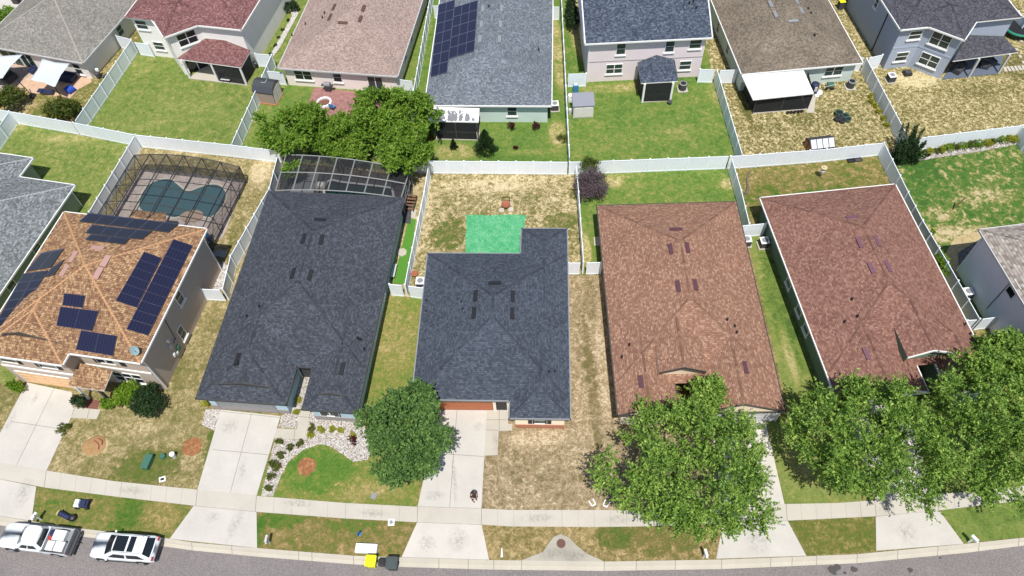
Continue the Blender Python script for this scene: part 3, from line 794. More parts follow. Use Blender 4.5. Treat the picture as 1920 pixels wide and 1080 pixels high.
# --- K1 maroon two storeys
K1 = House('house', 'two-storey pale grey house with maroon shingle roof and angled corner above a screened porch', -28.18, 71.43, -13.5, 5.6, .42,
    [(-14.0, .15), (-10.75, .15), (-7.95, -2.55), (-5.15, 0), (0, 0), (0, 13), (-14.0, 13)],
    [(-14.0, 0, .0, 13, 'x', 'h', 'h'), (0, 6.2, 0, 6.2, 'y', 'h', 'h', .0, 44, -7.95, -2.55)], R['k1'], wallm('pale_grey_stucco', (208, 204, 200), KW), oh=.35)
K1.window(0, 264, 43, 1.3, 1.1, 1, 2, zc=4.4); K1.window(0, 298, 85, 1.2, 1.0, 1, 2, zc=1.6)
K1.window(2, 350, 69, 2.0, 1.5, 2, 2, pane='glass', zc=4.3); K1.window(2, 374, 130, 2.2, 2.1, 2, 1, 'sliding_door', 'glass', 'trim', False, 1.05)
slabroof(K1, [[(331, 110, 2.7), (452, 126.7, 2.7), (421, 75.5, 3.7), (384.4, 72, 3.7)], [(452, 126.7, 2.7), (470, 94.4, 2.7), (421, 75.5, 3.7)]], R['k1'])
slabfloor(K1, [(354, 148), (464, 161), (478, 128), (392, 118)], M['slab'])
for px, py in ((357, 147), (410, 153), (463, 160)): post(K1, px, py, 2.6)
def scr(H, a, b, z0, z1, m='screenb', name='porch_screen'):
    p = H.loc(W(*a)); q = H.loc(W(*b)); d = (q - p).normalized(); n = Vector((d.y, -d.x, 0)) * .01
    bb = MB(); c = (p + q) / 2; bb.box((c.x, c.y, (z0 + z1) / 2), ((q - p).length - .24, .015, z1 - z0), 0, math.atan2(d.y, d.x)); return bb.build(name, M[m], H.o)
scr(K1, (410, 153), (463, 160), .12, 2.55, 'screenb'); scr(K1, (463, 160), (479, 131), .12, 2.55, 'screenb')
b = MB(); p = K1.onwall(3, 490, 122)[2]
# --- K2
o = W(745, 143, 2.75)
K2 = House('house', 'single-storey cream house with pinkish tan hip roof above a red paver patio', o.x, o.y, -10.25, 2.75, .42,
    [(-13.5, 0), (0, 0), (0, 17), (-13.5, 17)], [(-13.5, 0, 0, 17, 'y', 'h', 'h')], R['k2'], wallm('cream_pink_stucco', (208, 198, 192), KW), oh=.4, trim='lgrey', capm=False)
K2.vents([(643, 43), (627, 14), (619, 33), (681, 16), (675, 36)], flat('rust_vent', S(104, 76, 70), .6))
K2.pipes([(605, 34), (573, 46), (548, 67), (609, 26)])
K2.window(0, 569, 142, 1.9, 1.3, 2, 2, pane='glass', zc=1.65); K2.window(0, 633, 146, .9, 1.25, 1, 2, pane='glass', zc=1.65)
K2.window(0, 704, 154, 1.6, 2.05, 2, 1, 'sliding_door', 'glassg', 'trim', False, 1.05)
K2.window(1, 768, 55, .7, 1, 1, 2, zc=1.6); K2.window(1, 757, 92, .7, 1, 1, 2, zc=1.6)
# --- K3
o = W(1034, 198, 2.75)
K3 = House('house', 'sage green house with blue-grey hip roof, large solar array and white patio cover', o.x, o.y, -4.5, 2.75, .42,
    [(-13.3, 0), (0, 0), (0, 20), (-13.3, 20)], [(-13.3, 0, 0, 20, 'y', 'h', 'h')], R['k3'], wallm('sage_stucco', (172, 186, 180), KW), oh=.4, trim='trim', capm=False)
M['solf'] = flat('pale_module_frame', S(112, 116, 138), .4)
M['solx'] = panelmat('plain_solar_glass', S(34, 36, 58), (1, 1)); M['solx'].name = 'plain_solar_glass'
K3.solar([(823, 10), (854, 1), (839, 137), (808, 146)], 2, 7, M['sol']); K3.solar([(853, 15), (897, 1.7), (890, 97), (842, 112)], 3, 5, M['sol'])
K3.vents([(906, 17), (903, 46), (901, 74), (940, 16), (938, 46), (936, 74)], M['grey'])
K3.pipes([(917, 13), (1010, 94)])
K3.window(0, 960, 208, .95, 1.2, 1, 2, pane='glassg', zc=1.6)
slabroof(K3, [[(800, 200, 2.68), (899, 203, 2.68), (897, 229, 2.4), (801, 227, 2.4)]], M['roofwhite'], 'patio_cover')
slabfloor(K3, [(816, 262), (899, 264), (900, 236), (818, 232)], M['slab'])
scr(K3, (818, 261), (897, 263), .12, 2.35, 'screend'); scr(K3, (897, 263), (899, 240), .12, 2.35, 'screend')
for px, py in ((817, 261), (897, 263), (857, 262)): post(K3, px, py, 2.36, .1, 'dark')
# leaf litter stains lying on the cover
# --- K4
o = W(1097, 82, 5.6)
K4 = House('house', 'two-storey mauve grey house with slate side-gabled roof and small hipped rear porch', o.x, o.y, 0, 5.6, .42,
    [(0, 0), (13.47, 0), (13.47, 11.5), (0, 11.5)], [(0, 13.47, 0, 11.5, 'x', 'g', 'g')], R['k4'], wallm('mauve_grey_stucco', (196, 184, 186), KW), oh=.45, capm=False)
K4.window(0, 1164.5, 90, .9, 1.4, 1, 2, zc=4.35); K4.window(0, 1256, 86, .9, 1.4, 1, 2, zc=4.35); K4.window(0, 1304, 82, 1.2, 1.1, 1, 2, zc=4.5)
K4.window(0, 1151, 134, 1.7, 1.2, 2, 2, zc=1.7); K4.window(0, 1284, 125, 1.2, 1.1, 1, 2, zc=1.7)
K4.downspout(0, 0, .12); K4.band(0, 2.75, .08, M['grey'], .02)
K4.pipes([(1292, 7), (1305, 16), (1300, 3)])
# gable rake boards
for x in (.0, 13.47):
    for y0, y1 in ((0, 5.75), (11.5, 5.75)):
        p = Vector((x, y0, 5.6)); q = Vector((x, y1, 5.6 + .42 * 5.75)); 
        bm = MB(); bm.poly([p + Vector((-.06, 0, .03)), q + Vector((-.06, 0, .03)), q + Vector((.06, 0, .03)), p + Vector((.06, 0, .03))]); bm.build('rake_board', M['trim'], K4.roof)
slabroof(K4, [[(1195, 118, 2.75), (1202, 156, 2.75), (1272, 152, 2.75), (1265, 111, 2.75), (1231, 104, 3.7)]][:0] + [[(1202, 156, 2.7), (1272, 152, 2.7), (1234, 120, 3.5)], [(1195, 117, 2.7), (1202, 156, 2.7), (1234, 120, 3.5), (1231, 103, 3.5)], [(1272, 152, 2.7), (1265, 112, 2.7), (1231, 103, 3.5), (1234, 120, 3.5)]], R['k4'])
slabfloor(K4, [(1203, 193), (1255, 190), (1256, 160), (1203, 162)], M['slab'])
for px, py in ((1204, 192), (1256, 190)): post(K4, px, py, 2.6, .2, 'trim')
scr(K4, (1204, 192), (1256, 190), .12, 2.55, 'screend'); scr(K4, (1203, 193), (1192, 163), .12, 2.55, 'screend')
# --- K5
o = W(1391, 139, 2.75)
K5 = House('house', 'single-storey sage house with weathered brown-grey hip roof and bright white patio roof', o.x, o.y, 3.6, 2.75, .42,
    [(0, 0), (13.2, 0), (13.2, 19), (0, 19)], [(0, 13.2, 0, 19, 'y', 'h', 'h')], R['k5'], wallm('grey_sage_stucco', (172, 184, 178), KW), oh=.4, capm=False)
K5.vents([(1487, 40), (1454, 27), (1502, 20), (1445, 8), (1493, 2)], M['grey']); K5.pipes([(1527, 66), (1515, 16), (1520, 25)], .09, .15)
K5.window(0, 1563, 133, 1.9, 1.2, 2, 2, zc=1.65); K5.window(3, 1347, 52, .8, 1.1, 1, 2); K5.window(3, 1365, 92, .8, 1.1, 1, 2)
slabroof(K5, [[(1391, 142, 2.68), (1507, 132, 2.68), (1526, 175, 2.45), (1412, 187, 2.45)]], M['roofwhite'], 'patio_cover')
slabfloor(K5, [(1411, 214), (1515, 206), (1505, 165), (1396, 172)], M['slab'])
for a_, b_ in (((1411, 213), (1513, 205)), ((1411, 213), (1392, 173)), ((1513, 205), (1503, 166))): scr(K5, a_, b_, .12, 2.4, 'screend')
for px, py in ((1411, 213), (1462, 209), (1513, 205)): post(K5, px, py, 2.4, .1, 'dark')
# --- K6
K6 = House('house', 'two-storey blue house with dark grey roof, angled bay and covered rear porch', 42.27, 65.85, 4.5, 5.6, .42,
    [(0, 0), (3.07, 0), (5.75, -2.6), (8.35, .1), (13.25, .1), (13.25, 12), (0, 12)],
    [(0, 13.25, 0, 12, 'x', 'h', 'h'), (0, 6.0, 0, 6.0, 'y', 'h', 'h', .0, 46, 5.75, -2.6)], R['k6'], wallm('slate_blue_stucco', (142, 150, 164), KW), oh=.35, trim='trim')
K6.window(0, 1719, 59, 1.3, 1.0, 1, 2, zc=4.4); K6.window(0, 1691, 104, 1.3, 1.1, 1, 2, zc=1.6)
K6.window(1, 1765, 72, 1.9, 1.5, 2, 2, zc=4.4); K6.window(1, 1741, 115, 1.9, 1.4, 2, 2, zc=1.7)
K6.window(6, 1645, 4, .6, 1.0, 1, 2, zc=4.4)
K6.band(0, 2.85, .2, K6.wall.data.materials[0], .03); K6.band(1, 2.85, .2, K6.wall.data.materials[0], .03)
slabroof(K6, [[(1786.7, 114.4, 2.7), (1909, 97.8, 2.7), (1882, 67.8, 3.6), (1816.7, 65.6, 3.6)]], R['k6'])
slabfloor(K6, [(1765, 150), (1872, 139), (1880, 105), (1790, 118)], flat('blue_floor', S(104, 114, 132), .8))
for px, py in ((1815, 146), (1871, 138)): post(K6, px, py, 2.6, .2, 'lgrey')
scr(K6, (1767, 150), (1815, 146), .12, .9, 'lgrey', 'porch_rail') if False else None
a, d, n = K6.seg(6); q = a + d * 7.6
p = K6.loc(Vector((0, 0, 0)))
w0 = K6.wall_poly[0]
b = MB(); b.box((w0.x - .04, w0.y + 3.2, 2.7), (.08, .12, 5.4)); b.build('downspout', M['black'], K6.o)

# ---------------------------------------------------------------- ground
g = MB(); g.poly([(-600, -500, -.3), (600, -500, -.3), (600, 900, -.3), (-600, 900, -.3)])
tag(g.build('ground', lawn('far_ground', .45)), kind='structure')
CU = [(-60, 958), (0, 968), (58, 977), (135, 989), (318, 1010), (360, 1017), (480, 1027.5), (663, 1042), (750, 1045), (917, 1050), (1133, 1053), (1353, 1049), (1440, 1046), (1607, 1039), (1807, 1020), (1920, 1008), (2000, 999)]
CL = [(-60, 974), (0, 985), (58, 993), (135, 1004), (318, 1026), (360, 1032), (480, 1043.5), (660, 1058), (750, 1063), (917, 1068), (1133, 1070.5), (1353, 1067), (1440, 1063.5), (1607, 1056), (1807, 1037), (1920, 1023), (2000, 1013)]
cu = [W(a, b, .06) for a, b in CU]; cl = [W(a, b, -.1) for a, b in CL]
# extend curve at both ends
def ext(P):
    d0 = (P[0] - P[1]).normalized(); d1 = (P[-1] - P[-2]).normalized()
    return [P[0] + d0 * 120 + Vector((0, 18, 0))] + P + [P[-1] + d1 * 120 + Vector((0, 10, 0))]
cu = ext(cu); cl = ext(cl)
def sm(P, n=6):
    out = []
    for i in range(len(P) - 1):
        p0 = P[max(i - 1, 0)]; p1 = P[i]; p2 = P[i + 1]; p3 = P[min(i + 2, len(P) - 1)]
        for k in range(n):
            t = k / n
            if i in (0, len(P) - 2): out.append(p1.lerp(p2, t)); continue
            out.append(p1.lerp(p2, t))
    out.append(P[-1]); return out
g = MB()
base = [Vector((p.x, p.y, 0)) for p in cu] + [Vector((500, 800, 0)), Vector((-500, 800, 0))]
g.poly(base); tag(g.build('lawn_base', lawn('base_lawn', .42, (.35, .35, .3))), kind='structure')
g = MB()
for i in range(len(cu) - 1):
    A, B, C_, D = cu[i], cu[i + 1], cl[i + 1], cl[i]
    for t0, t1, z0, z1, m in ((0, .42, .075, .075, 0), (.42, .55, .075, -.06, 0), (.55, 1.0, -.06, -.095, 0)):
        P = []
        for X, Y_, t, z in ((A, D, t0, z0), (B, C_, t0, z0), (B, C_, t1, z1), (A, D, t1, z1)):
            q = X.lerp(Y_, t); P.append((q.x, q.y, z))
        g.poly(P[::-1], m)
    g.poly([(A.x, A.y, -.05), (B.x, B.y, -.05), (B.x, B.y, .075), (A.x, A.y, .075)], 0)
# joints
jx = [70, 135, 360, 435, 560, 585, 663, 823, 878, 926, 978, 1133, 1193, 1266, 1353, 1445, 1485, 1531, 1607, 1683, 1758, 1835, 1910]
def at_x(P, px):
    for i in range(len(P) - 1):
        if P[i][0] <= px <= P[i + 1][0]:
            t = (px - P[i][0]) / (P[i + 1][0] - P[i][0]); return P[i][1] * (1 - t) + P[i + 1][1] * t
    return P[-1][1]
for x in jx:
    a = W(x, at_x(CU, x), .06); c = W(x, at_x(CL, x), -.1); d = (a - c).normalized(); s_ = Vector((-d.y, d.x, 0)).normalized() * .016
    for t0, t1, z0, z1 in ((0, .42, .079, .079), (.42, .55, .079, -.056), (.55, 1, -.056, -.091)):
        p = a.lerp(c, t0); q = a.lerp(c, t1)
        g.poly([(p.x - s_.x, p.y - s_.y, z0), (q.x - s_.x, q.y - s_.y, z1), (q.x + s_.x, q.y + s_.y, z1), (p.x + s_.x, p.y + s_.y, z0)][::-1], 1)
tag(g.build('kerb', [M['curb'], M['joint']]), kind='structure')
g = MB(); far = [Vector((p.x, p.y - 10.5, -.1)) for p in cl][::-1]
g.poly([(p.x, p.y, -.1) for p in cl][::-1] + [(p.x, p.y, p.z) for p in far][::-1][::1] if False else [(p.x, p.y, -.1) for p in cl] + [(p.x, p.y, -.1) for p in far])
ro = g.build('road', M['asphalt'])
tag(ro, kind='structure')
g = MB(); g.poly([(p.x, p.y - 10.6, 0) for p in cu] + [(p.x, p.y - 90, 0) for p in cu][::-1]); tag(g.build('far_verge', lawn('far_verge_lawn', .45)), kind='structure')
for (px, py, r) in ((1560, 1067, .35), (1569, 1063, .3), (1601, 1068, .28), (1707, 1069, .22), (1563, 1074, .2), (1584, 1074, .15), (1763, 1046, .1)):
    c = W(px, py, -.1); g = MB(); pts = []
    for k in range(18):
        t = k / 18 * 6.283; rr = r * rnd.uniform(.75, 1.15); pts.append((c.x + rr * math.cos(t), c.y + rr * .8 * math.sin(t), -.096 + (r * .01)))
    g.poly(pts); tag(g.build('road_stain', M['oil']), kind='structure')
# sidewalk
SU = [(-60, 857), (0, 867), (87, 882), (213, 902), (370, 918), (480, 929.5), (647, 943), (783, 950), (903, 953.5), (960, 956), (1107, 956), (1190, 957), (1330, 953), (1470, 945), (1570, 943), (1640, 938), (1753, 927), (1837, 920), (1920, 911), (2000, 901)]
SL = [(-60, 889), (0, 898), (68, 912), (217, 931), (363, 948), (481, 959.5), (647, 972), (782, 979), (903, 983.5), (960, 987), (1127, 988), (1200, 987), (1355, 982), (1477, 976), (1640, 968), (1760, 957), (1843, 947), (1920, 938), (2000, 929)]
g = MB()
su = [W(a, b, .07) for a, b in SU]; slw = [W(x, at_x(SL, x), .07) for x, _ in SU]
su = [su[0] + Vector((-60, 12, 0))] + su + [su[-1] + Vector((60, 9, 0))]; slw = [slw[0] + Vector((-60, 12, 0))] + slw + [slw[-1] + Vector((60, 9, 0))]
poly = [(p.x, p.y) for p in slw] + [(p.x, p.y) for p in su[::-1]]
g.prism(poly, -.05, .07, 0)
def jline(g, a, b, w=.018, z=.074, m=1):
    d = (b - a).normalized(); s_ = Vector((-d.y, d.x, 0)) * (w / 2)
    g.poly([(a.x - s_.x, a.y - s_.y, z), (b.x - s_.x, b.y - s_.y, z), (b.x + s_.x, b.y + s_.y, z), (a.x + s_.x, a.y + s_.y, z)][::-1], m)
dr = [(-20, 87), (370, 481), (783, 903), (1355, 1474), (1640, 1757)]
x = -60; i = 0; joints = []
def nx_(x): return x + 29.3
rngs = [(87, 370, 10), (481, 783, 9), (903, 1355, 15), (1474, 1640, 6), (1757, 2000, 8)]
for a, b_, n_ in rngs:
    for k in range(n_ + 1):
        x = a + (b_ - a) * k / n_; sl_ = .16 * (x - 1009) / 1009 * 30
        jline(g, W(x, at_x(SU, x), .07), W(x + sl_ , at_x(SL, x + sl_), .07), .03 if k in (0, n_) else .018, .0745, 1 if k in (0, n_, 5) else 2)
tag(g.build('sidewalk', [M['walk'], M['joint'], M['jointl']]), kind='structure')
# driveways (just under the walk level)
def drive(name, pts, lines, mat='drive', z=.066):
    g = MB(); P = [W(*p, z) for p in pts]; g.prism([(p.x, p.y) for p in P], -.05, z, 0)
    for (a, b_) in lines: jline(g, W(*a, z), W(*b_, z), .03, z + .004)
    return tag(g.build(name, [M[mat], M['joint'], M['jointl']]), kind='structure')
def lip(pts, d=0): return pts
drive('driveway', [(50, 717), (134, 735), (140, 763), (133, 783), (87, 882.5), (0, 867.5), (-60, 858), (-40, 830), (0, 812)], [((103, 725), (31, 872)), ((20, 790), (113, 804))])
drive('driveway', [(-60, 889.5), (0, 898.5), (68, 912.5), (59, 976.5), (0, 967.5), (-60, 957)], [])
drive('driveway', [(414, 768), (526, 780), (481, 929.5), (370, 918)], [((472, 775), (432, 923)), ((400, 843), (507, 853)), ((413, 771), (526, 783))])
drive('driveway', [(363, 948.5), (481, 960), (482, 1027.5), (318, 1010)], [])
drive('driveway', [(824, 760), (913, 766), (902.5, 953), (783, 949.5)], [((857, 766), (843, 951)), ((800, 849), (908, 856)), ((822, 768), (913, 769))])
drive('driveway', [(782, 979.5), (903, 984), (917, 1049.5), (753, 1044.5)], [], 'drive_white')
drive('driveway', [(1332, 786), (1464, 783), (1440, 833), (1471, 945), (1355, 954), (1330, 800)][0:1] + [(1434, 784), (1471, 945), (1355, 954)], [((1382, 786), (1412, 951)), ((1340, 850), (1450, 850))], 'drive_white')
drive('driveway', [(1355, 982.5), (1477, 976.5), (1512, 1042), (1343, 1047.5)], [])
drive('driveway', [(1582, 748), (1690, 735), (1754, 927), (1641, 938)], [((1633, 742), (1698, 932))], 'drive_white')
drive('driveway', [(1642, 968.5), (1761, 957), (1807, 1019.5), (1643, 1032.5)], [])
# entry walks
drive('path', [(913, 766), (953, 766), (953, 795), (960, 795), (960, 807), (935, 808), (933, 853), (908, 854)], [((936, 768), (936, 806)), ((911, 806), (936, 807)), ((912, 787), (953, 787))], 'slab', .075)
drive('path', [(568, 757), (583, 760), (574, 825), (514, 822), (518, 803), (556, 805)], [((553, 806), (551, 824)), ((562, 781), (580, 783))], 'slab', .07)
drive('path', [(133, 783), (141, 764), (189, 768), (181, 786)], [((168, 767), (163, 785))], 'slab', .07)
# storm inlet apron + cover
BELL = [(977, 1051), (1000, 1042), (1018, 1035), (1030, 1017), (1038, 1007), (1051, 1001.5), (1067, 1008), (1080, 1022), (1100, 1038), (1120, 1047), (1133, 1053)]
g = MB(); P = [W(a, b_, .05) for a, b_ in BELL]; g.prism([(p.x, p.y) for p in P], -.05, .085, 0)
c = W(1052, 1019, .09)
st = tag(g.build('storm_inlet', M['inlet']), 'weathered bell-shaped concrete apron of the kerb inlet on the dry verge', 'storm inlet')
g = MB(); g.lathe([(.34, .084), (.34, .094), (.30, .097), (.28, .094)], 20, 0, (c.x, c.y, 0))
for k in range(-3, 4): g.box((c.x + k * .075, c.y, .098), (.03, .42 - abs(k) * .06, .008))
g.build('manhole_cover', flat('rusty_iron', S(118, 84, 72), .8, var=.3, vscale=10), st)

_n = NT('concrete_stain'); _n.b.inputs['Base Color'].default_value = S(96, 90, 82); _n.b.inputs['Roughness'].default_value = .9
_s = _n.n('SeparateXYZ'); _n.l(_n.uv(), _s.inputs[0]); _r2 = _n.math('SQRT', _n.math('ADD', _n.math('POWER', _s.outputs[0], 2.0), _n.math('POWER', _s.outputs[1], 2.0)))
_a = _n.math('MULTIPLY', _n.math('SUBTRACT', 1.0, _r2, clamp=True), _n.math('MULTIPLY', _n.math('SUBTRACT', _n.noise(_n.pos(), 5, 5, .75), .42), 3.4, clamp=True))
_t = _n.n('BsdfTransparent'); _x = _n.n('MixShader'); _n.l(_n.math('MULTIPLY', _a, .42), _x.inputs[0]); _n.l(_t.outputs[0], _x.inputs[1]); _n.l(_n.b.outputs[0], _x.inputs[2]); _n.l(_x.outputs[0], _n.out.inputs[0]); M['stain'] = _n.m
SQ = [.086]
def stain(px, py, rx, ry, rz=0):
    c = W(px, py); g = MB(); n = 16; SQ[0] += .0006; vs = []; uv = []
    for k in range(n): t = k / n * 6.283; x, y = math.cos(t), math.sin(t); uv.append((x, y)); q = Matrix.Rotation(rad(rz), 2) @ Vector((x * rx, y * ry)); vs.append((c.x + q.x, c.y + q.y, SQ[0]))
    g.poly(vs, 0, uv); tag(g.build('stain', M['stain']), kind='structure')
for q in ((440, 985, .5, 1.6, -20), (455, 880, .4, .9, 0), (400, 970, .7, .5, 0), (20, 790, .4, 1.1, -10), (68, 745, .3, .8, -10), (45, 925, .8, 1.4, 0), (852, 900, .25, 2.6, 4), (815, 930, 1.0, .5, 0), (895, 800, .5, .5, 0), (860, 1010, .9, 1.2, 0),
    (800, 1020, .8, .8, 0), (1040, 1038, 1.7, .5, 0), (1085, 1042, 1.2, .4, 10), (1700, 1000, .9, 1.1, 0), (1660, 955, .8, .6, 0), (1420, 1010, 1.1, 1.3, 0), (1440, 900, .5, 1.6, -10), (560, 945, 1.5, .4, -7), (700, 963, 1.6, .4, -5), (250, 920, 1.5, .4, -9), (1010, 972, 1.6, .4, 0), (430, 800, .9, .8, 0), (1160, 975, 1.2, .4, 0), (930, 830, .4, 1.0, 0)): stain(*q)
# ---- lawns, one sheet per lot
LZ = [.045]; PC = [0, 0]
def patch(pts, mat, name='lawn', top=True):
    P = [T(*p) if top else W(*p) for p in pts]; g = MB(); z = (.006 + (PC[0] % 9) * .004) if name == 'lawn' else .0435 + PC[1] * .0003; PC[0 if name == 'lawn' else 1] += 1
    a = sum(P[i].x * P[(i + 1) % len(P)].y - P[(i + 1) % len(P)].x * P[i].y for i in range(len(P)))
    if a < 0: P = P[::-1]
    g.poly([(p.x, p.y, z) for p in P]); return tag(g.build(name, mat), kind='structure')
GR = [(196, 184, 134), (164, 162, 96), (136, 148, 78), (116, 138, 64), (90, 116, 54)]
GK = [(214, 198, 148), (166, 160, 98), (130, 146, 72), (106, 138, 60), (86, 120, 54)]
DRY = [(230, 211, 170), (196, 178, 134), (152, 140, 94), (122, 120, 68), (96, 116, 50)]
FLK = [(234, 218, 172), (204, 188, 138), (150, 138, 90), (118, 112, 66), (98, 102, 54)]
a0, a1, a2, a3, a4, a5 = (-80, 190), (17, 209), (137, 230), (253, 253), (433, 272), (522, 283)
a6, a7, a8, a9, a10, a11 = (805, 302), (1068, 304), (1370, 293), (1393, 292), (1658, 268), (1705, 262)
patch([a0, a1, a2, (247, 74), (255, -40), (-80, -40)], lawn('yard_sandy', .42, (.3, .4, .5), [(35, 200, 3, 2, -.2), (110, 205, 4, 2, .15)]))
patch([a2, a4, (509, 103), (575, -40), (255, -40), (247, 74)], lawn('yard_lush', .58, (.35, .5, .45), [(280, 150, 2.2, 2, .12), (330, 230, 4, 1.5, -.05)], cols=GR, micro=.22))
patch([a4, (765, 298), (775, 170), (808, 12), (812, -40), (575, -40), (509, 103)], lawn('yard_patchy_green', .58, (.3, .4, .4), [(545, 185, 3, 2.5, .12)], cols=GK))
patch([(765, 298), a7, (1060, 140), (1052, 0), (1050, -40), (812, -40), (808, 12), (775, 170)], lawn('yard_bright', .72, (.35, .4, .4), [(850, 285, 3, 1.6, -.4), (1045, 250, 1.2, 2.5, -.45), (1000, 285, 4, .6, -.25), (1046, 100, 1.0, 9, -.5)], cols=GK))
patch([a7, a9, (1345, 133), (1310, -40), (1050, -40), (1052, 0), (1060, 140)], lawn('yard_green', .66, (.4, .5, .45), [(1160, 165, 6, .9, -.35), (1085, 50, 1.3, 8, -.6), (1340, 170, 1.2, 2.5, -.25), (1110, 270, 3, 2, -.12), (1230, 255, 5, 1.5, -.12)], cols=GK, micro=.3))
patch([a9, a11, (1625, 110), (1570, -40), (1310, -40), (1345, 133)], lawn('yard_straw', .47, (.15, .35, .95), [(1395, 190, .9, 4, .35), (1440, 200 + 40, 2, 1, .1), (1500, 225, 2.5, .8, .2)], cols=FLK, micro=.5))
patch([a11, (1920, 235), (2080, 215), (2080, -40), (1570, -40), (1625, 110)], lawn('yard_straw_wide', .46, (.15, .3, .85), [(1900, 120, 3, 3, .25), (1790, 262, 12, 1.2, .16), (1860, 170, 5, 1, .15), (1715, 150, 3.5, 1.6, -.35)], cols=FLK, micro=.45))
patch([a0, a1, a3, (167, 397), (100, 520), (0, 700), (-200, 700), (-200, 300)], lawn('yard_olive', .56, (.35, .55, .5), [(150, 258, 5, .8, -.25), (20, 240, 2, .8, -.3)], cols=GR, micro=.32))
patch([a3, a5, (505, 352), (432, 480), (413, 540), (375, 542), (200, 500), (167, 397)], lawn('yard_scrub', .42, (.3, .4, .5), [(490, 320, 1.2, 2.5, -.25), (440, 460, 1.0, 4, .15)], cols=DRY))
patch([a5, a6, (758, 535), (728, 533), (560, 520), (420, 543), (413, 540), (432, 480), (505, 352)], lawn('yard_shade', .35, (.3, .4, .4), cols=DRY))
patch([a6, (1080, 304), (1094, 493), (1065, 493), (794, 540), (758, 535)], lawn('yard_bleached', .41, (.3, .6, .7), [(840, 440, 2.0, 2.2, .38), (1050, 420, 2.0, 2, .3), (930, 345, 6, 1.2, -.25), (800, 380, .8, 4, -.15), (1080, 360, .9, 1, .4)], cols=DRY, micro=.5))
patch([(1080, 304), a8, (1407, 420), (1387, 423), (1130, 492), (1094, 493)], lawn('yard_fresh', .62, (.3, .5, .45), [(1150, 340, 1.2, 1.2, -.4), (1100, 470, .6, 2.5, -.5), (1365, 345, 1, 1, -.4)], cols=GK))
patch([a8, a10, (1703, 360), (1777, 492), (1837, 598), (1813, 600), (1440, 420), (1407, 420)], lawn('yard_brownish', .50, (.3, .65, .6), [(1540, 365, 4.5, .9, .25), (1440, 370, 2.5, 1.5, .15), (1420, 330, 2, 1, -.1)], cols=[(196, 178, 130), (160, 142, 92), (132, 122, 70), (104, 122, 50), (78, 112, 44)]))
patch([a10, (1920, 235), (2080, 215), (2200, 800), (1880, 593), (1837, 598), (1777, 492), (1703, 360)], lawn('yard_weedy', .66, (.45, .95, .55), [(1800, 440, 5, 1.2, -.5), (1730, 310, 1.8, 2.5, .3), (1840, 370, 4, 1.2, -.25), (1760, 400, 1.6, 1, -.3)], cols=[(214, 196, 156), (180, 168, 116), (118, 132, 66), (88, 126, 54), (72, 110, 48)]))
# front yards (ground pixels)
patch([(-160, 600), (60, 700), (50, 720), (0, 812), (-60, 860), (-160, 850)], lawn('front_left', .45, (.3, .4, .4), [(0, 740, 2.5, 1.5, .15)], cols=DRY), top=False)
patch([(140, 690), (386, 565), (440, 568), (380, 760), (413, 770), (370, 920), (87, 882)], lawn('front_mixed', .50, (.3, .35, .4), [(278, 875, 3.2, 1.8, .32), (400, 835, .9, 2.2, .35), (178, 836, 1.15, 1.0, -.6), (255, 800, 3, 1.2, -.14), (360, 600, 1.8, 4, -.12), (345, 700, 1.8, 2.5, .1)], cols=DRY, micro=.4), top=False)
patch([(481, 930), (530, 780), (560, 750), (700, 640), (728, 553), (794, 560), (800, 700), (783, 951), (647, 944)], lawn('front_green', .56, (.25, .3, .35), [(600, 880, 3.6, 2.2, .26), (700, 915, 3, .8, -.15), (745, 620, 2.2, 5.5, -.12), (760, 570, 1.5, 1.5, .1)], cols=GR if 0 else [(226, 206, 156), (184, 166, 112), (142, 142, 74), (108, 138, 56), (86, 126, 50)], micro=.4), top=False)
patch([(902, 954), (914, 760), (1062, 760), (1066, 516), (1130, 516), (1165, 800), (1340, 790), (1358, 955), (1100, 958)], lawn('front_brown', .38, (.25, .45, .55), [(1090, 620, .8, 6, .1), (1010, 822, 3.2, .9, -.22), (1112, 740, .5, 8, .28), (1105, 560, .7, 3, .2), (1130, 690, .55, 6, -.2), (1000, 895, 5, 2, .06)], cols=[(224, 204, 172), (184, 164, 130), (158, 140, 108), (134, 120, 84), (110, 112, 62)], micro=.55), top=False)
patch([(1400, 440), (1450, 440), (1560, 750), (1585, 748), (1645, 940), (1472, 946), (1435, 784), (1480, 775)], lawn('front_strip', .5, (.2, .3, .35), [(1455, 560, 1.1, 6.5, .34), (1500, 650, .8, 4, .22), (1500, 860, 1.4, 2, -.28), (1478, 660, .5, 4, -.4)], cols=GR), top=False)
patch([(1690, 735), (1850, 650), (1880, 600), (2200, 640), (2200, 900), (1920, 912), (1756, 928)], lawn('front_right', .55, (.3, .3, .3), [(1860, 630, 1.2, 1.2, -.5)], cols=GR), top=False)
patch([(68, 912), (217, 931), (363, 948), (318, 1010), (135, 989), (60, 977)], lawn('verge_left', .50, (.25, .4, .4), [(240, 965, 1.1, 2, .28), (300, 965, 1.8, 1.5, -.2), (110, 930, 1.2, .8, .12)], cols=[(196, 176, 120), (160, 144, 90), (126, 128, 66), (98, 126, 50), (76, 112, 42)]), top=False)
patch([(482, 960), (647, 973), (782, 979), (752, 1044), (663, 1041), (482, 1027)], lawn('verge_mid', .42, (.25, .4, .4), [(520, 975, 2.2, .8, .35), (487, 1005, .6, 1.5, .3), (660, 985, 2.5, .6, .2)], cols=[(196, 172, 124), (160, 140, 92), (128, 122, 66), (98, 126, 50), (76, 116, 42)]), top=False)
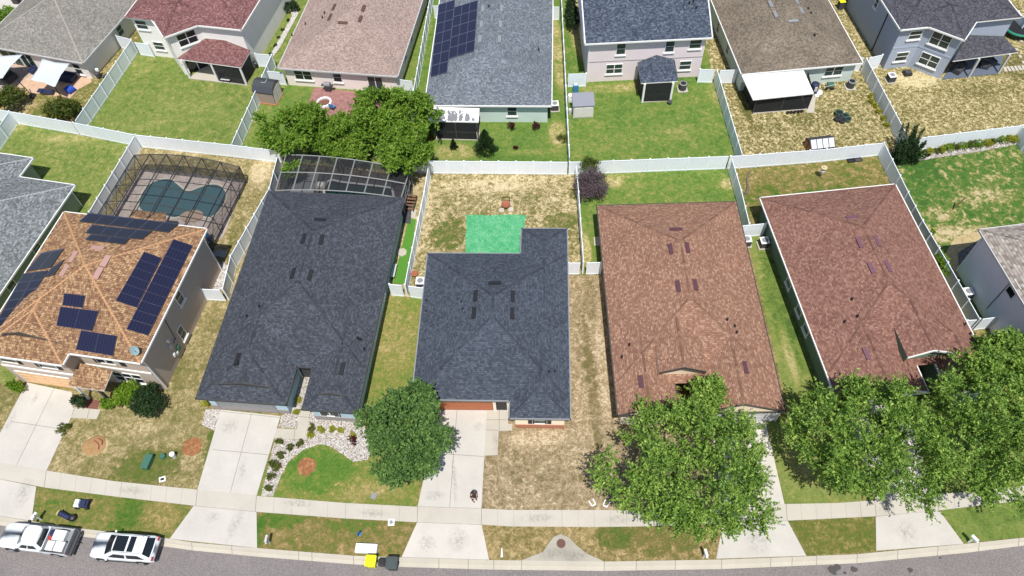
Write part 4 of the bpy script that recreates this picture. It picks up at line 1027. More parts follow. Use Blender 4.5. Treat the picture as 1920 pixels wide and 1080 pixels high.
patch([(903, 984), (1127, 989), (1355, 983), (1343, 1048), (1133, 1053), (977, 1051), (917, 1050)], lawn('verge_dry', .32, (.25, .35, .45), [(1150, 1005, 1.5, 1.2, .3), (1230, 1010, 5, 1.5, .2)], cols=[(206, 182, 132), (168, 148, 102), (132, 120, 72), (108, 118, 56), (88, 112, 46)]), top=False)
patch([(1477, 977), (1640, 969), (1643, 1033), (1512, 1042)], lawn('verge_right', .5, (.25, .35, .4), cols=[(196, 176, 124), (160, 146, 92), (120, 120, 60), (98, 118, 48), (80, 110, 42)]), top=False)
patch([(1762, 957), (1843, 948), (2000, 930), (2000, 998), (1808, 1019)], lawn('verge_far_right', .68, (.2, .3, .3), [(1880, 970, 3, .8, .1)], cols=GR, micro=.3), top=False)
# dead round patches and the sand pile
for (px, py, r, m) in ((575, 875, .75, 'dead'), (360, 838, .8, 'dead')):
    if 'dead' not in M: M['dead'] = lawn('dead_ring', .4, (.2, .5, .6), cols=[(196, 150, 108), (182, 128, 88), (166, 112, 76), (140, 112, 70), (112, 112, 60)])
    c = W(px, py); g = MB(); LZ[0] += .0012; pts = []
    for k in range(40):
        t = k / 40 * 6.283; rr = r * (1 + .16 * noise.noise(Vector((math.cos(t) * 2, math.sin(t) * 2, px))) + rnd.uniform(-.05, .05)); pts.append((c.x + rr * math.cos(t), c.y + rr * math.sin(t), LZ[0]))
    g.poly(pts); tag(g.build('bare_patch', M['dead']), kind='structure')
def mound(name, px, py, rx, ry, h, mat, seed=0, n=28, rings=6):
    c = W(px, py); g = MB(); vs = [(c.x, c.y, h)]
    for j in range(1, rings + 1):
        f = j / rings
        for k in range(n):
            t = k / n * 6.283; rr = f * (1 + .18 * noise.noise(Vector((math.cos(t) * 1.5 + seed, math.sin(t) * 1.5, 0))))
            vs.append((c.x + rx * rr * math.cos(t), c.y + ry * rr * math.sin(t), .11 + (h - .11) * (1 - f * f) ** 1.2 + (.02 * noise.noise(Vector((t * 3, f * 5, seed))) if j < rings else -.1)))
    fs = [(0, 1 + k, 1 + (k + 1) % n) for k in range(n)]
    for j in range(rings - 1):
        for k in range(n):
            fs.append((1 + j * n + k, 1 + (j + 1) * n + k, 1 + (j + 1) * n + (k + 1) % n, 1 + j * n + (k + 1) % n))
    g.add(vs, fs); return g.build(name, mat, smooth=True)
tag(mound('sand_mound', 178, 836, 1.05, .85, .22, lawn('mound_sand', .3, (.2, .3, .3), cols=[(196, 160, 118), (190, 152, 108), (176, 140, 96), (150, 126, 80), (120, 112, 60)], micro=.3)), kind='structure')
for nm, a_, b_, lab in (('edging', (176, 826), (184, 842), 'longer curved red-brown edging brick lying on the sand mound'), ('edging', (183, 822), (190, 834), 'shorter curved red-brown edging brick at the back of the sand mound')):
    p = W(*a_, .24); q = W(*b_, .22); g = MB(); prev = p
    for k in range(1, 8):
        t = k / 7; c = p.lerp(q, t) + Vector((.16 * math.sin(t * math.pi), .05 * math.sin(t * math.pi), 0)); g.tube(prev, c, .055, n=6); prev = c
    tag(g.build('edging', M['terra']), lab, 'edging')
# gravel beds
def inpoly(x, y, P):
    c = False
    for i in range(len(P)):
        x1, y1 = P[i][0], P[i][1]; x2, y2 = P[i - 1][0], P[i - 1][1]
        if (y1 > y) != (y2 > y) and x < (x2 - x1) * (y - y1) / (y2 - y1) + x1: c = not c
    return c
def gravel(pts, n, smin, smax, label, m='rock', bm='gravel', z=.03):
    P = [W(*p) for p in pts]; LZ[0] += .0012; z0 = LZ[0]
    g = MB(); g.poly([(p.x, p.y, z0) for p in P] if sum(P[i].x * P[(i + 1) % len(P)].y - P[(i + 1) % len(P)].x * P[i].y for i in range(len(P))) > 0 else [(p.x, p.y, z0) for p in P[::-1]])
    xs = [p.x for p in P]; ys = [p.y for p in P]; k = 0; tries = 0
    while k < n and tries < n * 6:
        tries += 1; x = rnd.uniform(min(xs), max(xs)); y = rnd.uniform(min(ys), max(ys))
        if not inpoly(x, y, P): continue
        k += 1; s = rnd.uniform(smin, smax); a = rnd.uniform(0, 3.14); ca, sa = math.cos(a) * s, math.sin(a) * s; f = rnd.uniform(.55, .9); h = s * rnd.uniform(.4, .8)
        vs = [(x + ca, y + sa, z0 + h * .2), (x - sa * f, y + ca * f, z0 + h * .3), (x - ca, y - sa, z0 + h * .25), (x + sa * f, y - ca * f, z0 + h * .3), (x + ca * .2, y, z0 + h)]
        g.add(vs, [(0, 1, 4), (1, 2, 4), (2, 3, 4), (3, 0, 4)], 1)
    tag(g.build('gravel', [M[bm], M[m]]), label, None, None, 'stuff')
gravel([(516, 823), (574, 826), (583, 768), (680, 785), (695, 850), (690, 862), (662, 866), (640, 850), (617, 836), (600, 833), (570, 843), (541, 866), (525, 897), (512, 931), (490, 930)], 5200, .03, .075, 'white and tan river stones around the front beds')
gravel([(386, 768), (415, 768), (403, 808), (378, 796)], 700, .03, .07, 'white and tan river stones left of the garage')
gravel([(556, 700), (584, 700), (570, 757), (556, 804), (522, 802), (528, 782), (540, 760)], 1100, .03, .07, 'white stones in the slot between the wings')
gravel([(494, 118), (512, 95), (548, 30), (540, 10), (552, 8), (560, 25), (525, 90), (506, 115)], 500, .04, .09, 'white stone strip along the grey wall', bm='whiterock')
gravel([(400, 512), (418, 490), (428, 500), (420, 545), (398, 545)], 500, .05, .12, 'white landscape rocks beside the taupe wall', bm='whiterock')
gravel([(1860 - 150, 305), (1745, 285), (1830, 276), (1900, 262), (1912, 270), (1840, 284), (1760, 296), (1700, 306)], 400, .04, .1, 'pale stones edging the rear flower bed', bm='gravel')
# patios, decks
def pave(name, pts, m, z=.05):
    P = [W(*p) for p in pts]; g = MB(); LZ[0] += .0012; g.prism([(p.x, p.y) for p in P], -.02, max(LZ[0], z) + .0); return tag(g.build(name, M[m]), kind='structure')
pave('patio', [(590, 165), (741, 180), (735, 235), (660, 226), (570, 212)], 'paverr', .09)
pave('patio', [(0, 120), (60, 118), (172, 138), (172, 155), (148, 168), (132, 185), (60, 175), (22, 168), (0, 160)], 'paverp', .09)
pave('patio', [(0, 124), (52, 126), (60, 140), (26, 166), (0, 172)], 'paver', .096)
pave('path', [(1514, 178), (1530, 178), (1526, 212), (1512, 212)], 'slab')
pave('path', [(768, 392), (782, 394), (778, 410), (763, 408)], 'slab')
pave('path', [(1113, 445), (1127, 445), (1127, 461), (1114, 461)], 'slab')
patch([(766, 411), (780, 411), (764, 533), (737, 532)], M['turf'], 'artificial_turf', top=False)
patch([(1790, 445), (1850, 430), (1860, 470), (1795, 520), (1770, 480)], M['sand'], 'bare_sand', top=False)
patch([(1795, 475), (1850, 440), (1850, 505), (1800, 520)], cells('grey_gravel', [(100, 96, 96), (130, 126, 124), (150, 146, 142)], 8), 'gravel_bed', top=False)
# green painted plot
g = MB(); LZ[0] += .0012; P = [W(*p) for p in ((874, 404), (985, 403), (978, 478), (930, 480), (872, 478))]
JP = []
for i in range(5):
    a_, b_ = P[i], P[(i + 1) % 5]
    for k in range(26): q = a_.lerp(b_, k / 26); JP.append((q.x + rnd.uniform(-.09, .09), q.y + rnd.uniform(-.09, .09), LZ[0]))
g.poly(JP[::-1]); tag(g.build('green_plot', lawn('green_plot', .5, (.2, .4, .5), cols=[(150, 184, 132), (124, 196, 148), (98, 186, 132), (84, 176, 118), (66, 158, 98)], micro=.7, k=1.35)), kind='structure')
# stepping stones beside the blue house
for k, (px, py) in enumerate([(1884 + i * 6.8, 131 - i * .6) for i in range(6)] + [(1906, 94), (1912, 107), (1918, 118), (1914, 78)]):
    c = W(px, py); g = MB(); g.box((0, 0, .05), (.32, .75 if k < 6 else .4, .08)); o = g.build('stepping_stone', M['curb'], loc=(c.x, c.y, .03), rz=rnd.uniform(-.2, .1))
    tag(o, 'pale stepping stone by the blue house, ' + ('row below the porch, number %s' % ['one', 'two', 'three', 'four', 'five', 'six'][k] if k < 6 else ['second of the bend', 'third of the bend', 'fourth and lowest of the bend', 'highest of the bend'][k - 6]), 'stepping stone', 'stepping stones beside the blue house')

# ---------------------------------------------------------------- fences
pm_ = MB(); pm_.box((0, 0, .96), (.127, .127, 1.92)); pm_.add([(-.08, -.08, 1.92), (.08, -.08, 1.92), (.08, .08, 1.92), (-.08, .08, 1.92), (0, 0, 2.0)], [(0, 1, 4), (1, 2, 4), (2, 3, 4), (3, 0, 4), (3, 2, 1, 0)])
POST = pm_.mesh('post', M['vinyl'])
pm_ = MB(); pm_.box((0, 0, .94), (1, .035, 1.62)); pm_.box((0, 0, 1.79), (1, .06, .1)); pm_.box((0, 0, .11), (1, .06, .15))
for k in range(1, 12): pm_.box((-.5 + k / 12, 0, .94), (.006, .041, 1.62), 1)
PANEL = pm_.mesh('panel', [M['vinyl'], flat('vinyl_seam', (.50, .54, .56, 1), .6)])
def fence(pts, label, e0=1, e1=1, world=None):
    P = world or [T(*p) for p in pts]
    root = thing('vinyl_fence', label, 'fence', P[0], 0, 'white vinyl yard fences')
    inv = P[0]
    for i in range(len(P) - 1):
        a, b_ = P[i].copy(), P[i + 1].copy(); d = (b_ - a); L = d.length; d.normalize()
        if i == 0 and not e0: a += d * .14; L -= .14
        if i == len(P) - 2 and not e1: b_ -= d * .14; L -= .14
        n = max(1, round(L / 1.83)); ang = math.atan2(d.y, d.x); st = L / n
        for k in range(n):
            if k > 0 or i > 0 or e0:
                q = a + d * (st * k) - inv; link('post', POST, root, (q.x, q.y, 0), (0, 0, ang))
            q = a + d * (st * (k + .5)) - inv; link('panel', PANEL, root, (q.x, q.y, 0), (0, 0, ang), (st - .128, 1, 1))
        if i == len(P) - 2 and e1:
            q = b_ - inv; link('post', POST, root, (q.x, q.y, 0), (0, 0, ang))
    return root
fence([(-70, 195), a1, a2], 'white fence behind the shade-sail patio at the far left', 1, 0)
fence([a2, a3], 'short run of white fence between the two lawns at upper left', 1, 0)
fence([a3, a4, a5], 'white fence between the maroon house lawn and the kidney pool cage', 1, 1)
fence([(765, 299), a6, a7], 'white fence below the conifer shrub and above the bleached yard', 1, 0)
fence([a7, (1150, 301.5), (1253, 297.5), a8], 'white fence behind the mauve house lawn, right of the purple bush', 1, 0)
fence([a8, a9, (1550, 280), a10], 'white fence between the straw yard with greenhouse and the yard with the scarecrow', 1, 1)
fence([(1700, 262.5), (1740, 257), (1830, 246), (1917, 235.4)], 'white fence behind the flower bed right of the dark juniper', 1, 1)
fence([(1917, 235.4), (1960, 300)], 'white fence leaving the picture at the right edge beside the flower bed', 0, 1)
fence([(17, 209), (-40, 290)], 'white fence running out of the left edge beside the olive lawn', 0, 1)
fence([a3, (167, 397)], 'white fence left of the kidney pool cage', 0, 1)
fence([(246, 75), (139, 229)], 'white fence between the shade-sail patio and the bright lawn', 1, 0)
fence([(217, 67), (246, 74)], 'short white fence piece joining the grey beige house to the lawn fence', 1, 0)
fence([(249, 79), (277, 83)], 'short white fence piece joining the maroon house to the lawn fence', 0, 1)
fence([(509, 103), (433.5, 271)], 'white fence left of the dark-roofed shed', 1, 0)
fence([(478, 101), (508, 103)], 'short white fence piece joining the screened porch to the side fence', 1, 0)
fence([(497, 133), (529, 136)], 'short white fence piece behind the dark-roofed shed', 0, 1)
fence([(809, -20), (775, 170), (766, 290)], 'white fence between the pinkish tan house and the solar house', 1, 0)
fence([(743, 148), (776, 153)], 'short white gate at the right end of the red paver patio', 1, 0)
fence([(809, 10), (820, 12)], 'tiny white fence piece at the left wall of the solar house', 0, 1)
fence([(1052, -20), (1060, 140), (1068, 298)], 'white fence seen edge-on between the solar house and the mauve house', 1, 0)
fence([(1062, 139), (1099, 138)], 'short white fence piece behind the small grey shed', 0, 1)
fence([(1037, 13), (1052, 13)], 'short white fence piece right of the solar house at the top edge', 1, 0)
fence([(1345, 132), (1392, 290)], 'white fence between the mauve house lawn and the straw yard', 1, 0)
fence([(1313, 130), (1344, 131)], 'short white fence piece right of the mauve house', 1, 0)
fence([(1347, 132), (1382, 131)], 'short white fence piece left of the bright white patio roof', 0, 1)
fence([(1625, 110), (1704, 259)], 'white fence between the straw yard and the blue house', 1, 0)
fence([(1612, 108), (1624, 109)], 'tiny white fence piece at the right end of the sage house', 1, 0)
fence([(1627, 109), (1655, 103)], 'short white fence piece left of the blue house', 0, 1)
fence([(1880, -10), (1925, 38)], 'white fence behind the trampoline in the top right corner', 1, 1)
fence([(521, 290), (505, 352), (432, 480), (417, 541)], 'white fence between the kidney pool yard and the charcoal-roofed blue-grey house', 0, 1)
fence([(375, 542), (416, 544)], 'short white gate between the taupe wall and the charcoal roof', 1, 0)
fence([(804, 306), (795, 360), (767, 493), (759, 534)], 'white fence beside the narrow strip of artificial turf', 0, 1)
fence([(730, 533), (757, 535.5)], 'short white fence closing the artificial turf strip', 1, 0)
fence([(761, 536), (793, 540)], 'short white fence left of the slate charcoal roof', 0, 1)
fence([(1080, 308), (1085, 360), (1094, 491)], 'white fence right of the bleached yard, beside the purple bush', 0, 1)
fence([(1066, 493), (1092, 493)], 'short white fence right of the slate charcoal roof wing', 1, 0)
fence([(1096, 493), (1128, 492)], 'short white gate left of the brown-tan roof', 0, 1)
fence([(1372, 296), (1390, 357), (1405, 419)], 'white fence between the fresh green yard and the scarecrow yard', 0, 1)
fence([(1387, 424), (1437, 419)], 'short white fence behind the two air conditioners', 1, 1)
fence([a10, (1703, 360), (1730, 413), (1777, 492), (1837, 598)], 'long white fence right of the red-brown roof', 0, 1)
fence([(1814, 601), (1836, 599.5)], 'tiny white fence piece at the lower right corner of the red-brown roof', 1, 0)
fence([(1838, 599), (1879, 593.5)], 'short white gate against the plain grey house wall', 0, 1)
# ---------------------------------------------------------------- vegetation
def leafmesh(name, C, D1, D2, mat):
    n = len(C); V = np.empty((n, 4, 3), np.float32)
    V[:, 0] = C - D1; V[:, 1] = C - D2 * .8; V[:, 2] = C + D1; V[:, 3] = C + D2 * .8
    me = bpy.data.meshes.new(name); me.vertices.add(n * 4); me.vertices.foreach_set('co', V.reshape(-1))
    me.loops.add(n * 4); me.loops.foreach_set('vertex_index', np.arange(n * 4, dtype=np.int32))
    me.polygons.add(n); me.polygons.foreach_set('loop_start', np.arange(0, n * 4, 4, dtype=np.int32))
    me.materials.append(mat); me.update(calc_edges=True); me.validate()
    return me
def unit(v): return v / np.maximum(1e-6, np.linalg.norm(v, axis=-1, keepdims=True))
def crown(rs, r, nclump, nspray, nleaf, leafs, spray, flat_=.0, crf=.42, up=.15, shell=.62, nz=1.1, irr=.10):
    "leaves on short twigs that radiate from clumps spread over an uneven ellipsoid; returns centres and axes relative to the crown centre"
    r = np.array(r)
    u = unit(rs.normal(size=(nclump, 3)) * np.array([1, 1, .9])); u[:, 2] = np.abs(u[:, 2]) * .9 - .25; u = unit(u)
    k = np.arange(nclump)
    dist = rs.uniform(shell - .28, shell + .12, nclump)
    lob = rs.uniform(0, 6.283, 4); ang = np.arctan2(u[:, 1], u[:, 0]); lf = 1 + irr * (np.sin(2 * ang + lob[0]) * .5 + np.sin(3 * ang + lob[1]) * .6 + np.sin(5 * ang + lob[2]) * .35)
    CC = u * (dist * lf)[:, None] * r; CC[:max(2, nclump // 7)] *= .35
    cr = rs.uniform(crf * .7, crf * 1.15, nclump)
    ci = rs.integers(0, nclump, nspray)
    v = unit(rs.normal(size=(nspray, 3)) + u[ci] * .55 + np.array([0, 0, up * 2]))
    st = CC[ci] + v * (rs.uniform(.15, .95, nspray) ** .7)[:, None] * cr[ci][:, None] * r
    dr = unit(v + rs.normal(size=(nspray, 3)) * .45 + np.array([0, 0, up])); dr[:, 2] *= (1 - flat_); dr = unit(dr)
    L = rs.uniform(.5, 1.2, nspray) * spray
    t = np.tile(np.linspace(0, 1, nleaf), nspray)
    S_ = np.repeat(st, nleaf, 0); Dv = np.repeat(dr, nleaf, 0); LL = np.repeat(L, nleaf)
    side = unit(np.cross(Dv, rs.normal(size=Dv.shape)))
    C = S_ + Dv * (t * LL)[:, None] + side * (rs.uniform(.2, 1.0, len(t)) * leafs * 1.5 * (1.15 - t))[:, None]
    ax = unit(Dv * .6 + side + rs.normal(size=Dv.shape) * .35)
    nn = unit(rs.normal(size=Dv.shape) * .75 + np.array([0, 0, nz]))
    b = unit(np.cross(nn, ax)); s = (leafs * rs.uniform(.6, 1.25, len(t)))[:, None]
    return C, ax * s, b * s * .55, CC
def plant(name, label, cat, px, py, hc, r, mat, nclump=20, nspray=400, nleaf=14, leafs=.12, spray=.6, seed=1, trunk=.16, group=None, gpix=None, crown_name='crown', trunk_name='trunk', **kw):
    c = W(px, py, hc) if gpix is None else W(gpix[0], gpix[1], 0)
    rs = np.random.default_rng(seed)
    root = thing(name, label, cat, (c.x, c.y, 0), 0, group)
    C, A, B, CC = crown(rs, r, nclump, nspray, nleaf, leafs, spray, **kw)
    C = C + np.array([0, 0, hc]); C[:, 2] = np.maximum(C[:, 2], .06)
    link(crown_name, leafmesh(crown_name, C, A, B, M[mat]), root)
    if trunk:
        g = MB(); top = hc - r[2] * .45
        if top < .3: top = .3
        g.tube((0, 0, -.05), (.03, .02, top * .6), trunk * 1.15, trunk * .9, 9); g.tube((.03, .02, top * .6), (0, 0, top), trunk * .9, trunk * .75, 9)
        for q in CC[:16]:
            e = Vector(q) + Vector((0, 0, hc)); m_ = Vector((e.x * .45, e.y * .45, top + (e.z - top) * .55)); g.tube((0, 0, top - .15), m_, trunk * .55, trunk * .32, 6); g.tube(m_, e, trunk * .32, trunk * .08, 5)
        g.build(trunk_name, M['bark'], root, smooth=True)
    return root
TG = 'street trees along the front yards'
plant('oak_tree', 'dense dark green round tree in front of the garage with the orange door', 'tree', 762, 812, 4.6, (3.75, 4.1, 2.9), 'leaf_oak', 60, 2700, 13, .125, .5, 11, .17, TG, crf=.25, shell=.72)
plant('elm_tree', 'broad bright green tree between the manhole and the brown-tan roof', 'tree', 1292, 876, 5.2, (5.4, 5.3, 3.2), 'leaf_elm', 112, 3100, 15, .12, .9, 23, .2, TG, crf=.15, flat_=.4, shell=.86, nz=.8, irr=.16)
plant('elm_tree', 'broad bright green tree in front of the red-brown roof, left of the rightmost tree', 'tree', 1642, 826, 5.2, (5.0, 5.0, 3.2), 'leaf_elm', 100, 2900, 15, .12, .9, 37, .2, TG, crf=.15, flat_=.4, shell=.86, nz=.8, irr=.16)
plant('elm_tree', 'broad green tree cut by the right edge above the rightmost driveway', 'tree', 1872, 800, 5.6, (4.9, 5.7, 3.4), 'leaf_elm', 100, 2900, 15, .12, .9, 45, .2, TG, crf=.15, flat_=.4, shell=.86, nz=.8, irr=.16)
plant('elm_tree', 'smaller tree against the plain grey wall at the right edge', 'tree', 1895, 668, 3.4, (2.9, 2.4, 2.0), 'leaf_elm', 26, 900, 13, .15, .7, 46, .12, TG, crf=.4)
plant('small_tree', 'leafy young tree reaching over the brown-tan entry gable', 'tree', 1330, 745, 3.3, (1.5, 1.5, 1.4), 'leaf_elm', 16, 420, 13, .14, .7, 47, .08, None, crf=.42)
plant('small_tree', 'slim young tree in front of the left wing of the brown-tan house', 'tree', 1202, 765, 2.4, (1.2, 1.2, 1.2), 'leaf_elm', 9, 180, 12, .13, .5, 48, .06, None, crf=.5)
plant('shrub', 'dark red shrub half hidden behind the tree before the brown-tan house', 'shrub', 1243, 752, 1.6, (.7, .8, .8), 'leaf_red', 6, 110, 10, .1, .35, 49, .04, None, crf=.5)
BG = 'lime green trees behind the fence and pool cage'
plant('bamboo_tree', 'leftmost lime green tree, beside the bright lawn fence', 'tree', 566, 248, 3.0, (3.9, 3.3, 2.7), 'leaf_bam', 64, 1700, 13, .15, .7, 51, .1, BG, crf=.2, up=.5, shell=.8, irr=.22, nz=.8)
plant('bamboo_tree', 'middle lime green tree above the pool cage', 'tree', 652, 262, 2.5, (3.1, 2.5, 2.3), 'leaf_bam', 64, 1700, 13, .15, .7, 52, .1, BG, crf=.2, up=.5, shell=.8, irr=.22, nz=.8)
plant('bamboo_tree', 'tallest lime green tree, its top over the red patio', 'tree', 736, 220, 4.1, (4.0, 3.3, 3.2), 'leaf_bam', 74, 2100, 13, .16, .75, 53, .12, BG, crf=.2, up=.5, shell=.8, irr=.22, nz=.8)
plant('bamboo_tree', 'rightmost lime green tree hanging over the pool cage corner', 'tree', 760, 286, 3.3, (2.5, 2.4, 2.8), 'leaf_bam', 52, 1500, 13, .16, .7, 54, .1, BG, crf=.24, up=.3, shell=.8, irr=.2, nz=.8)
plant('shrub', 'bushy green shrub drooping into the pool cage by the left fence', 'shrub', 548, 318, 1.9, (1.0, .8, 1.0), 'leaf_bam', 10, 220, 12, .17, .5, 55, .05, None, crf=.45)
plant('shrub', 'round green bush cut by the left edge behind the fence', 'bush', 14, 186, 1.3, (2.0, 1.5, 1.2), 'leaf_mix', 20, 480, 10, .12, .4, 56, .06)
plant('shrub', 'loose green bush leaning on the fence left of the bright lawn', 'bush', 114, 205, 1.3, (2.1, 1.4, 1.3), 'leaf_mix', 20, 480, 10, .12, .4, 57, .06)
plant('shrub', 'large dark green round bush at the corner of the taupe house', 'bush', 277, 752, 1.1, (1.5, 1.6, 1.0), 'leaf_dark', 26, 700, 12, .09, .25, 58, .05, crf=.4)
plant('shrub', 'lime green bush between the porch and the large dark bush', 'bush', 237, 738, 1.0, (1.3, 1.1, .9), 'leaf_lime', 20, 480, 11, .09, .25, 59, .05, crf=.4)
plant('shrub', 'small low lime bush nearest the tiled porch', 'bush', 200, 757, .5, (.75, .6, .45), 'leaf_lime', 10, 200, 10, .08, .2, 60, .03, crf=.45)
plant('shrub', 'small round green bush left of the taupe house driveway', 'bush', 30, 724, .6, (.75, .65, .55), 'leaf_lime', 10, 220, 10, .08, .2, 61, .03, crf=.45)
plant('shrub', 'purple-grey twiggy bush at the fence corner of the bleached yard', 'bush', 1107, 347, 1.4, (1.75, 2.0, 1.4), 'leaf_pur', 34, 1300, 12, .055, .35, 62, .05, crf=.38, up=.1)
plant('shrub', 'grey-green top shoots of the bush poking above the fence corner', 'bush', 1100, 312, 2.0, (1.2, .7, .8), 'leaf_mix', 12, 260, 10, .07, .5, 63, .03, crf=.45, up=.8)
def conifer(px, py, h, r, label, seed=3, m='leaf_dark', n=9000):
    c = W(px, py); rs = np.random.default_rng(seed); root = thing('conifer', label, 'conifer', (c.x, c.y, 0))
    z = rs.uniform(0.02, 1, n) ** 1.25; a = rs.uniform(0, 6.283, n); rr = r * (1 - z) ** .8 * (1 + .22 * np.sin(a * 5 + z * 14)) * rs.uniform(.55, 1.0, n)
    C = np.stack([rr * np.cos(a), rr * np.sin(a), .1 + z * h], 1)
    ax = unit(np.stack([np.cos(a), np.sin(a), .7 + 0 * a], 1) + rs.normal(size=(n, 3)) * .3); b = unit(np.cross(ax, rs.normal(size=(n, 3))))
    s = rs.uniform(.06, .13, n)[:, None]
    link('crown', leafmesh('crown', C, ax * s, b * s * .4, M[m]), root)
    g = MB(); g.tube((0, 0, -.05), (0, 0, h * .9), .06, .01, 7); g.build('trunk', M['bark'], root)
conifer(911, 284, 3.0, 1.25, 'dark green conifer standing in the bright lawn beside the screened patio', 3, n=5200)
conifer(851, 278, 1.2, .42, 'small dark conifer in front of the screened patio below the white cover', 4, n=1200)
conifer(806, 262, 2.2, .5, 'slim conifer at the left corner of the screened patio', 5, 'leaf_mix', n=1800)
# dark sprawling juniper: several leaning plumes
c = W(1692, 300); root = thing('juniper', 'large dark spiky juniper at the fence corner above the red-brown roof', 'shrub', (c.x, c.y, 0)); rs = np.random.default_rng(9); Cs = []; As = []; Bs = []
for k in range(48):
    a = rs.uniform(0, 6.283); t = rs.uniform(.05, .75); L = rs.uniform(2.0, 4.2) * (.75 + .35 * math.cos(a - .8)); d = np.array([math.cos(a) * math.sin(t) + .12, math.sin(a) * math.sin(t), math.cos(t)])
    n = 330; s = rs.uniform(0, 1, n) ** .8; th = .46 * (1 - s) ** .6 + .05
    P = np.array([rs.uniform(-.8, .8), rs.uniform(-.5, .5), .0]) + d * (s * L)[:, None] + rs.normal(size=(n, 3)) * th[:, None] * .5
    ax = unit(d * .9 + rs.normal(size=(n, 3)) * .5); b = unit(np.cross(ax, rs.normal(size=(n, 3)))); q = rs.uniform(.06, .13, n)[:, None]
    Cs.append(P); As.append(ax * q); Bs.append(b * q * .5)
P = np.concatenate(Cs); P[:, 2] = np.abs(P[:, 2]) + .05
link('crown', leafmesh('crown', P, np.concatenate(As), np.concatenate(Bs), M['leaf_dark']), root)
g = MB(); [g.tube((0, 0, 0), (math.cos(k * 1.3) * .7, math.sin(k * 1.3) * .5, 1.8), .07, .02, 6) for k in range(5)]; g.build('trunk', M['bark'], root)
# little plants
def tuft(px, py, r, h, m, label, group=None, seed=1, name='shrub', cat='shrub', n=70):
    return plant(name, label, cat, 0, 0, h * .55, (r, r, h * .5), m, 6, n, 8, .06, .14, seed, .02, group, gpix=(px, py), crf=.55)
SG = 'low yellow-green shrubs in the stone bed'
bedp = [((560, 752), .28, 'in the stone slot, nearest the entry'), ((557, 774), .3, 'in the stone slot between the two wings'), ((585, 806), .42, 'pair in the stone bed right of the curved path, upper left one'), ((583, 818), .36, 'pair in the stone bed right of the curved path, lower one'),
    ((601, 809), .42, 'pair in the stone bed right of the curved path, upper right one'), ((623, 807), .36, 'below the right wing window'), ((639, 809), .3, 'just right of the one under the window'), ((663, 820), .42, 'beside the red shrub'), ((525, 830), .4, 'at the top of the stone strip by the driveway'),
    ((546, 841), .42, 'where the stone strip starts to curve'), ((564, 832), .36, 'just below the curved path'), ((528, 857), .42, 'second down the stone strip by the driveway'), ((513, 870), .42, 'third down the stone strip by the driveway'), ((519, 878), .4, 'fourth down the stone strip by the driveway'), ((510, 896), .42, 'fifth down the stone strip by the driveway'), ((506, 917), .38, 'last in the stone strip, nearest the sidewalk')]
for i, ((px, py), r, lab) in enumerate(bedp):
    tuft(px, py, r * .8, r * 1.1, 'leaf_yel' if i < 8 and i != 2 else 'leaf_mix', 'low yellow-green shrub ' + lab, SG, 100 + i)
tuft(664, 827, .4, .6, 'leaf_red', 'red shrub at the edge of the stone bed beside the oak', None, 130)
tuft(387, 762, .4, .6, 'leaf_yel', 'bright yellow-green shrub at the left corner of the grey garage', None, 131)
RG = 'dark red shrubs against the sage green wall'
tuft(959, 243, .38, 1.1, 'leaf_red', 'dark red shrub under the window of the sage green wall', RG, 132, n=130)
tuft(1004, 244, .4, 1.0, 'leaf_red', 'dark red shrub right of the window on the sage green wall', RG, 133, n=130)
tuft(967, 279, .25, .35, 'leaf_red', 'tiny dark red plant alone in the bright lawn', None, 134)
tuft(1054, 263, .7, .7, 'leaf_mix', 'grey-green shrub by the fence right of the bright lawn', None, 135, n=110)
for i, (px, py) in enumerate([(1634, 192), (1640, 201), (1647, 211), (1655, 224), (1662, 237), (1632, 183)]):
    tuft(px, py, .32, .4, 'leaf_yel', ['third', 'fourth', 'fifth', 'sixth', 'last and lowest', 'second'][i] + ' yellowish plant down the white fence of the straw yard', 'yellowish plants along the straw yard fence', 140 + i)
for i, (px, py, m) in enumerate([(1738, 290, 'leaf_yel'), (1752, 287, 'leaf_mix'), (1764, 284, 'leaf_yel'), (1776, 284, 'leaf_lime'), (1790, 280, 'leaf_mix'), (1803, 279, 'leaf_lime'), (1817, 276, 'leaf_mix'), (1832, 276, 'leaf_lime'), (1848, 273, 'leaf_yel'), (1860, 272, 'leaf_mix'), (1873, 270, 'leaf_lime'), (1888, 268, 'leaf_yel'), (1900, 266, 'leaf_yel')]):
    tuft(px, py, .5, .85, m, ['first', 'second', 'third', 'fourth', 'fifth', 'sixth', 'seventh', 'eighth', 'ninth', 'tenth', 'eleventh', 'twelfth', 'thirteenth'][i] + ' plant from the juniper in the flower bed along the white fence', 'plants in the rear flower bed', 150 + i, n=100)
for i, (px, py) in enumerate([(500, 112), (508, 103), (517, 87), (523, 72), (531, 58), (541, 40)]):
    tuft(px, py, .18, .3, 'leaf_dark', 'tiny dark plant in the white stone strip, ' + ['first', 'second', 'third', 'fourth', 'fifth', 'sixth'][i] + ' from the fence', 'tiny plants in the white stone strip', 170 + i, n=30)
plant('shrub', 'green shrub at the far end of the white stone strip', 'shrub', 545, 12, .7, (1.0, .9, .7), 'leaf_dark', 10, 200, 10, .1, .3, 180, .04)
plant('shrub', 'green shrub beside the far driveway in the top left corner', 'shrub', 6, 32, 1.0, (1.5, 1.8, 1.0), 'leaf_bam', 12, 260, 10, .16, .5, 181, .05)
plant('shrub', 'dark hedge shrub left of the mauve house at the top edge', 'shrub', 1074, 22, 1.6, (.8, 2.6, 1.5), 'leaf_dark', 18, 500, 10, .12, .35, 182, .05, crf=.5)
tuft(1745, 400 + 40, .3, .6, 'leaf_lime', 'green weed poking out between the red-brown roof and the fence', None, 183)
